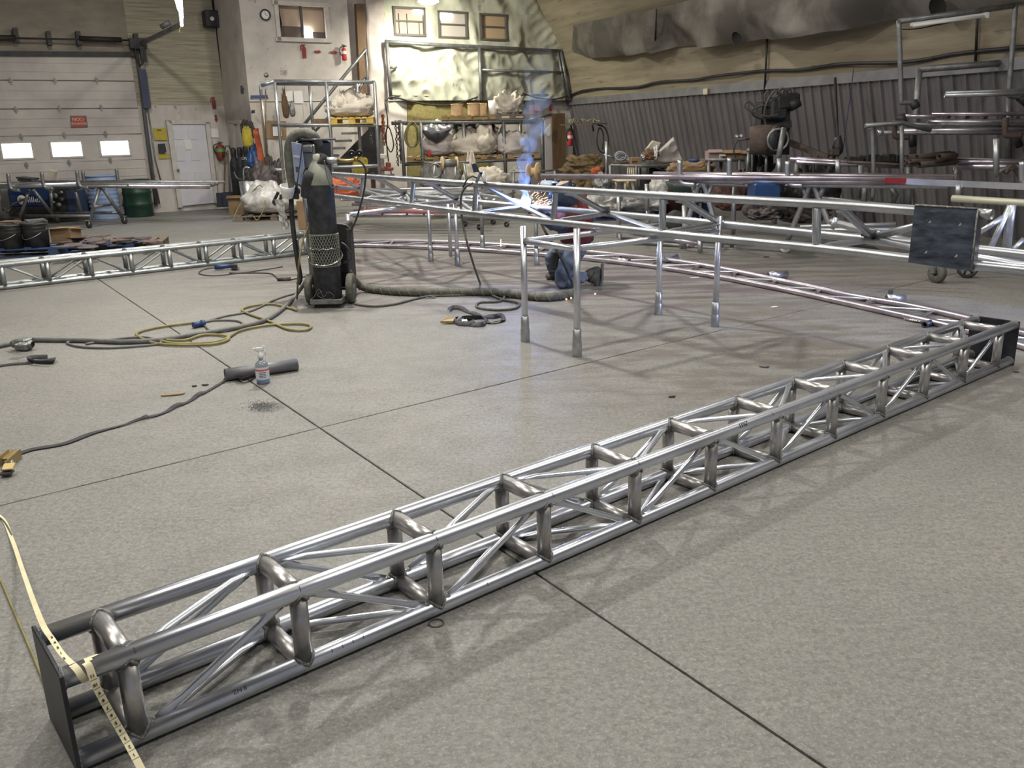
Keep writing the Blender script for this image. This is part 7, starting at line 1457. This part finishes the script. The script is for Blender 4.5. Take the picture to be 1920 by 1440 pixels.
# cables behind
hose('power_cable', 'thick dark cable crossing the floor from the connector box to the welder cart', 'cable', Fz([(62, 637), (150, 638), (230, 641), (300, 637), (370, 626), (440, 615), (490, 603), (515, 590), (540, 570), (556, 552)], .022) + [A(590, 505, 9.3)], .021, GREYCAB, 10)
hose('power_cable', 'thick cable stub running off left from the connector box', 'cable', Fz([(-30, 655), (0, 648), (30, 642)], .022), .021, GREYCAB, 10)
hose('thin_cable', 'thin grey cable looping under the thick one left of centre', 'cable', Fz([(200, 637), (128, 641), (150, 650), (210, 652), (290, 646), (300, 640), (270, 632), (215, 636), (160, 645)], .012), .010, GREYCAB)
hose('blue_end_lead', 'thin dark lead looping from the blue connector', 'cable', Fz([(383, 609), (400, 622), (440, 617), (455, 607), (440, 601), (400, 601), (384, 604), (420, 593), (470, 583), (520, 560), (560, 548)], .012), .010, GREYCAB)
hose('air_hose', 'dull yellow hose looping over the floor beside the cart', 'hose', Fz([(362, 605), (300, 613), (262, 622), (258, 630), (290, 643), (340, 647), (400, 645), (428, 636), (420, 629), (380, 628), (345, 638), (300, 637), (330, 644), (395, 642), (425, 634), (450, 620), (500, 610), (560, 607), (583, 611), (572, 619), (540, 617), (505, 602), (455, 583), (470, 574), (510, 570), (545, 578), (557, 582)], .016), .012, YELHOSE, 8)
hose('ground_lead', 'thin lead in loops between the cart and the truss stand', 'cable', Fz([(665, 570), (700, 574), (740, 570), (800, 556), (870, 553), (920, 548), (945, 555), (935, 565), (900, 567), (895, 576), (930, 581), (965, 578), (972, 568), (940, 561), (915, 548), (900, 530)], .014) + [A(880, 470, 9.2), A(868, 420, 9.2), A(864, 375, 9.2), A(872, 352, 8.9), A(886, 344, 8.75)], .012, HOSEG)
h = hose('wrapped_hose', 'thick wrapped hose lying from the cart to the kneeling welder', 'hose', [A(650, 508, 9.1), F(668, 530, .12), F(690, 541, .045)] + Fz([(740, 546), (800, 548), (860, 547), (920, 547), (980, 553), (1020, 557), (1055, 554), (1080, 548)], .045), .042, HOSEG, 12)
hs_ = smooth_path([A(650, 508, 9.1), F(668, 530, .12), F(690, 541, .045)] + Fz([(740, 546), (800, 548), (860, 547), (920, 547), (980, 553), (1020, 557), (1055, 554), (1080, 548)], .045), 30)
wb = B(); an = 0; tw = []
for i in range(1, len(hs_) - 1):
    tg = (hs_[i + 1] - hs_[i - 1]).normalized(); s_ = UP.cross(tg).normalized(); u_ = tg.cross(s_); an += (hs_[i] - hs_[i - 1]).length * 55
    tw.append(hs_[i] + (s_ * math.cos(an) + u_ * math.sin(an)) * .042)
wb.tube(tw, .008, 5); P('wrap', wb, mat('wrap_cloth', (.19, .19, .15), .9, 0, (.12, .12, .10), 20), h)
# connector box, connector, straps
t = T('connector_box', 'grey metal connector box on the thick cable at the left', 'connector', F(44, 640))
c = F(44, 636, .06); P('case', B().box(F(44, 645, .055), (.12, .10, .10), rz=-.2, ch=.012), GALVD, t); P('lid', B().box(F(42, 645, .108), (.10, .08, .012), rz=-.2, ch=.005), GALV, t)
P('cable_gland', B().lathe([(.0, 0), (.035, 0), (.035, .07), (.025, .09)], F(44, 645, .055), Vector((1, -.2, 0)), 12), GALVD, t); P('cable_gland', B().lathe([(.0, 0), (.035, 0), (.035, .04), (.025, .06)], F(44, 645, .055) + Vector((-.05, .01, 0)), Vector((-1, .1, 0)), 12), GALVD, t)
for dx, dy in ((-.04, -.02), (.04, -.03), (.035, .025), (-.035, .03)): P('screw', B().lathe([(0, .004), (.006, .003), (.007, 0)], F(42, 645, .114) + Vector((dx, dy, 0)), UP, 6), CHROME, t)
t = T('blue_connector', 'blue cable connector lying inside the hose loops', 'connector', F(372, 609))
P('body', B().cyl(F(362, 610, .03), F(378, 607, .03), .028), BLUEP, t); P('collar', B().cyl(F(377, 607, .03), F(384, 606, .03), .034), BLUEP, t)
def strap(name, label, pts, wd0, twist, parent=None, th=.003, sub=12, wf=lambda u: 1.):
    Pp = smooth_path(pts, sub); vs = []; N_ = len(Pp)
    for i, p in enumerate(Pp):
        tn = (Pp[min(i + 1, N_ - 1)] - Pp[max(i - 1, 0)]).normalized(); s_ = UP.cross(tn); s_.normalize()
        wd = wd0 * wf(i / (N_ - 1)); a_ = twist(i / (N_ - 1)); wv = s_ * math.cos(a_) + UP * abs(math.sin(a_)) * 1.0
        lift = UP * (abs(math.sin(a_)) * wd / 2)
        vs += [p + lift - wv * wd / 2, p + lift + wv * wd / 2, p + lift + wv * wd / 2 + UP * th, p + lift - wv * wd / 2 + UP * th]
    fs = []
    for i in range(N_ - 1):
        for k_ in range(4): fs.append((4 * i + k_, 4 * i + (k_ + 1) % 4, 4 * i + 4 + (k_ + 1) % 4, 4 * i + 4 + k_))
    b = B().add(vs, fs, True)
    return P(name, b, STRAPM, parent) if parent else M1(name, b, STRAPM, label, 'strap')
t = T('ratchet_strap', 'black ratchet strap stretched from the brass ratchet to the loose pipe', 'strap', F(14, 870))
strap('webbing', '', [F(x, y, .005) for x, y in ((22, 856), (60, 843), (120, 832), (175, 812), (240, 795), (300, 777), (350, 755), (390, 733), (425, 712))], .045, lambda u: 1.25 * math.exp(-((u - .55) / .04) ** 2) + 1.1 * math.exp(-((u - .7) / .03) ** 2) + 1.1 * math.exp(-((u - .82) / .03) ** 2) * 1.0, t, wf=lambda u: 1 - .6 * max(0, min(1, (u - .36) * 8)) * max(0, min(1, (.60 - u) * 20)) - .4 * (u > .58))
strap('webbing', '', [F(x, y, .006) for x, y in ((425, 712), (440, 700), (462, 702), (474, 709), (455, 716), (440, 708), (436, 698))], .05, lambda u: .9 * math.sin(PI * u), t, sub=8)
P('ratchet_frame', B().box(F(15, 853, .03), (.055, .14, .012), rz=.15, ch=.003).box(F(12, 862, .03) + Vector((-.028, 0, 0)), (.006, .2, .05), rz=.12).box(F(16, 862, .03) + Vector((.026, 0, 0)), (.006, .2, .05), rz=.12), BRASS, t)
P('handle', B().box(F(16, 875, .05), (.06, .06, .01), rz=.2, rx=.3, ch=.004).cyl(F(8, 881, .03), F(23, 880, .03), .012), BRASS, t)
P('spool', B().cyl(F(9, 868, .025), F(23, 867, .025), .016), CHROME, t)
P('grip', B().box(F(13, 886, .02), (.06, .06, .02), rz=.2, ch=.006), RUBBER, t)
t = T('webbing_strap', 'black strap with a folded loop lying at the left frame edge', 'strap', F(60, 680))
strap('webbing', '', [F(x, y, .006) for x, y in ((-60, 700), (-20, 690), (20, 684), (55, 681), (80, 676), (102, 676), (100, 683), (80, 684), (62, 682), (52, 678), (62, 674), (90, 673))], .034, lambda u: .2 + 1.1 * min(1, max(0, (u - .4) * 8)), t)
t = T('cargo_strap', 'black strap with brass buckle lying in folds before the pipe stand', 'strap', F(890, 600))
strap('webbing', '', [F(x, y, .006) for x, y in ((842, 584), (852, 581), (868, 582), (885, 588), (905, 594), (925, 598), (940, 596), (942, 602), (920, 606), (905, 600), (885, 600), (865, 597), (868, 604), (890, 612), (908, 612), (912, 600))], .045, lambda u: .5 + .9 * math.sin(u * 22), t)
strap('webbing', '', [F(x, y, .006) for x, y in ((858, 601), (852, 604), (860, 610), (880, 611), (890, 606), (870, 602))], .045, lambda u: 1.1, t)
P('buckle', B().poly([F(826, 606, .01), F(838, 599, .03), F(852, 600, .02), F(850, 606, .01)], .02, UP), BRASS, t)
P('tag', B().box(F(871, 601, .05), (.05, .03, .004), rz=.3, rx=.5), PAPER, t)
# pipe offcut, spray bottle
t = T('steel_pipe', 'short grey steel pipe lying behind the spray bottle', 'pipe', F(487, 700))
P('tube', B().pipe(F(422, 703, .045), F(557, 683, .045), .045, .004, 20), mat('grey_pipe', (.22, .22, .23), .5, .6, (.17, .17, .18), 5), t)
bp_ = F(494, 718); t = T('spray_bottle', 'clear spray bottle with white trigger and blue liquid on the floor', 'bottle', bp_)
CLR = mat('clear_bottle', (.75, .80, .86), .08, 0, trans=.75)
P('body', B().lathe([(0, 0), (.043, 0), (.047, .006), (.047, .12), (.044, .145), (.026, .165), (.015, .172), (.015, .19), (0, .19)], bp_, UP, 22), CLR, t)
P('liquid', B().lathe([(0, .003), (.044, .005), (.044, .035), (0, .035)], bp_, UP, 18), mat('blue_liquid', (.05, .16, .5), .1), t, 'blue liquid')
P('label', B().lathe([(.0478, .035), (.0478, .125)], bp_, UP, 24), mat('bottle_label', (.60, .62, .70), .5), t, 'printed paper label')
P('label_band', B().lathe([(.0482, .098), (.0482, .110)], bp_, UP, 24), mat('label_red', (.6, .10, .06), .5), t, 'red band')
fv = (EYE - bp_); fv.z = 0; fv.normalize(); sv_ = UP.cross(fv)
text('WD-CLEAN', t, bp_ + fv * .0485 + UP * .116, sv_, UP, .011, mat('label_red_ink', (.5, .05, .04), .5), 'label_print') if False else None
for k_ in range(4): P('label_print', B().box(bp_ + fv * .048 + UP * (.088 - .012 * k_), (.05 - .008 * (k_ % 2), .001, .003), rz=math.atan2(sv_.y, sv_.x)), INK, t)
P('neck', B().lathe([(.017, .185), (.02, .187), (.02, .215), (.012, .222), (.010, .24), (0, .24)], bp_, UP, 14), WHITEP, t)
M_ = Matrix((sv_, -fv, UP)).transposed()
P('trigger_head', B().box(bp_ + UP * .252 - sv_ * .003, (.062, .024, .034), R=M_, ch=.008).box(bp_ + UP * .255 - sv_ * .038, (.02, .014, .016), R=M_, ch=.004).beam(bp_ + UP * .24 - sv_ * -.0, bp_ + UP * .27 + sv_ * .03, .022, .014), WHITEP, t)
P('trigger', B().tube([bp_ + UP * .245 + sv_ * .018, bp_ + UP * .225 + sv_ * .036, bp_ + UP * .200 + sv_ * .034], [.006, .006, .004], 8), WHITEP, t)
# grinder left of the cart
t = T('angle_grinder', 'blue and black angle grinder lying with its cord before the rear truss', 'grinder', F(418, 500))
g0, g1 = F(402, 501, .045), F(438, 498, .045)
P('body', B().tube([g0, g0.lerp(g1, .35), g0.lerp(g1, .6), g1], [.032, .036, .030, .026], 12), BLUEM, t)
P('head', B().box(F(440, 500, .05), (.07, .06, .07), rz=.2, ch=.01), BLACK, t); P('disc', B().lathe([(0, 0), (.06, 0), (.06, .006), (0, .008)], F(441, 503, .02), UP, 18), RUSTY, t)
P('cord', B().tube(smooth_path(Fz([(402, 502), (380, 506), (374, 513), (400, 517), (450, 512), (500, 505), (530, 500)], .01)), .007, 6), RUBBER, t)
hose('grinder_plug_lead', 'thin dark lead with plug lying left of the cart', 'cable', Fz([(430, 512), (500, 512), (515, 517), (523, 524), (540, 525), (575, 518)], .01), .008, RUBBER)
M1('cord_plug', B().tube([F(520, 524, .02), F(545, 523, .02)], [.02, .024], 8), RUBBER, 'black cord plug near the cart wheel', 'plug')
# small litter
t = T('socket_wrench', 'chrome socket wrench lying near the right end of the truss', 'wrench', F(1715, 600))
P('handle', B().tube([F(1696, 598, .015), F(1728, 603, .02)], [.012, .010], 8), CHROME, t); P('socket', B().pipe(F(1733, 609, .028), F(1750, 603, .028), .026, .006, 14), BLACKPL, t)
def flake(label, px, py, sx, sy, rz, mt, cat='scrap', name='scrap_piece'):
    c = F(px, py, .004); rn = random.Random(int(px)); pts = []
    for k_ in range(7):
        a_ = 2 * PI * k_ / 7; pts.append(c + Matrix.Rotation(rz, 3, 'Z') @ Vector((sx * math.cos(a_) * rn.uniform(.7, 1.1), sy * math.sin(a_) * rn.uniform(.7, 1.1), 0)))
    return M1(name, B().poly(pts, .006, UP), mt, label, cat)
flake('flat grey metal scrap between the near truss and its right end', 1434, 687, .045, .03, .2, GALVD)
flake('tiny dark rag lying near the middle of the near truss', 1261, 744, .03, .012, .3, RUBBER)
flake('tiny nut lying right of the truss end plate', 1906, 697, .022, .02, 0, GALVD, 'nut', 'steel_nut')
flake('brown leaf of torn card on the left floor', 325, 740, .085, .022, .3, CARD)
flake('small dark chip right of the torn card', 364, 724, .02, .012, 0, RUBBER)
flake('second small dark chip farther right of the torn card', 384, 722, .03, .012, 0, RUBBER)
flake('pale paper scrap left of the curved truss', 1640, 567, .05, .02, .1, PAPER)
flake('paper scrap on the bluish lit floor right of the stand', 1452, 576, .05, .02, .4, PAPER)
flake('small white paper scrap just behind the stand legs', 1303, 521, .06, .02, .1, PAPER)
flake('small dark lump lying alone before the pipe cart', 1437, 482, .05, .04, .1, RUBBER)
t = M1('steel_ring', B().tube([F(818, 1168, .004) + Vector((.026 * math.cos(k_ * PI / 12), .026 * math.sin(k_ * PI / 12), 0)) for k_ in range(24)], .0022, 6, caps=False, closed=True), RUSTY, 'thin wire ring lying against the near truss', 'ring')
M1('floor_washer', B().tube([F(808, 558, .006) + Vector((.05 * math.cos(k_ * PI / 10), .04 * math.sin(k_ * PI / 10), 0)) for k_ in range(20)], .006, 6, caps=False, closed=True), GALVD, 'small metal ring on the floor before the wrapped hose', 'ring')
M1('metal_filings', B().add([v for i_ in range(420) for v in (lambda c_, s_: [c_, c_ + Vector((s_, 0, .001)), c_ + Vector((0, s_, .003))])(F(random.gauss(490, 13), random.gauss(762, 5), .001), .007)], [(3 * i_, 3 * i_ + 1, 3 * i_ + 2) for i_ in range(420)]), RUBBER, 'patch of dark metal filings on the floor below the spray bottle', 'filings', kind='stuff')

# assumed ceiling lamps, none of them in view
for i, (x, y, z, pw) in enumerate(BAYS):
    t = T('assumed_bay_lamp', 'assumed round high bay lamp hung from the ceiling above the shop floor', 'lamp', (x, y, z), 'assumed high bay lamps over the shop floor')
    P('shade', B().lathe([(.30, .0), (.26, .14), (.12, .26), (.05, .30), (0, .30)], (x, y, z + .02), UP, 18), GALVD, t)
    area('assumed_bay_light', (x, y, z), .38, pw, (1, .955, .87), (x, y, 0))
for i, (x, y, z, pw, hd) in enumerate(STRIPS):  # unseen strip fixtures, added to light the steel with long highlights
    t = T('assumed_strip_lamp', 'assumed long fluorescent strip lamp hung from the ceiling above the shop floor', 'lamp', (x, y, z), 'assumed strip lamps over the shop floor')
    d_ = Vector((math.cos(hd), math.sin(hd), 0))
    P('housing', B().beam(Vector((x, y, z + .05)) - d_ * 1.25, Vector((x, y, z + .05)) + d_ * 1.25, .32, .06, ch=.01), WHITEP, t)
    l_ = area('assumed_strip_light', (x, y, z), 2.4, pw, (1, .97, .90), None, .30); l_.rotation_euler = (0, 0, hd)
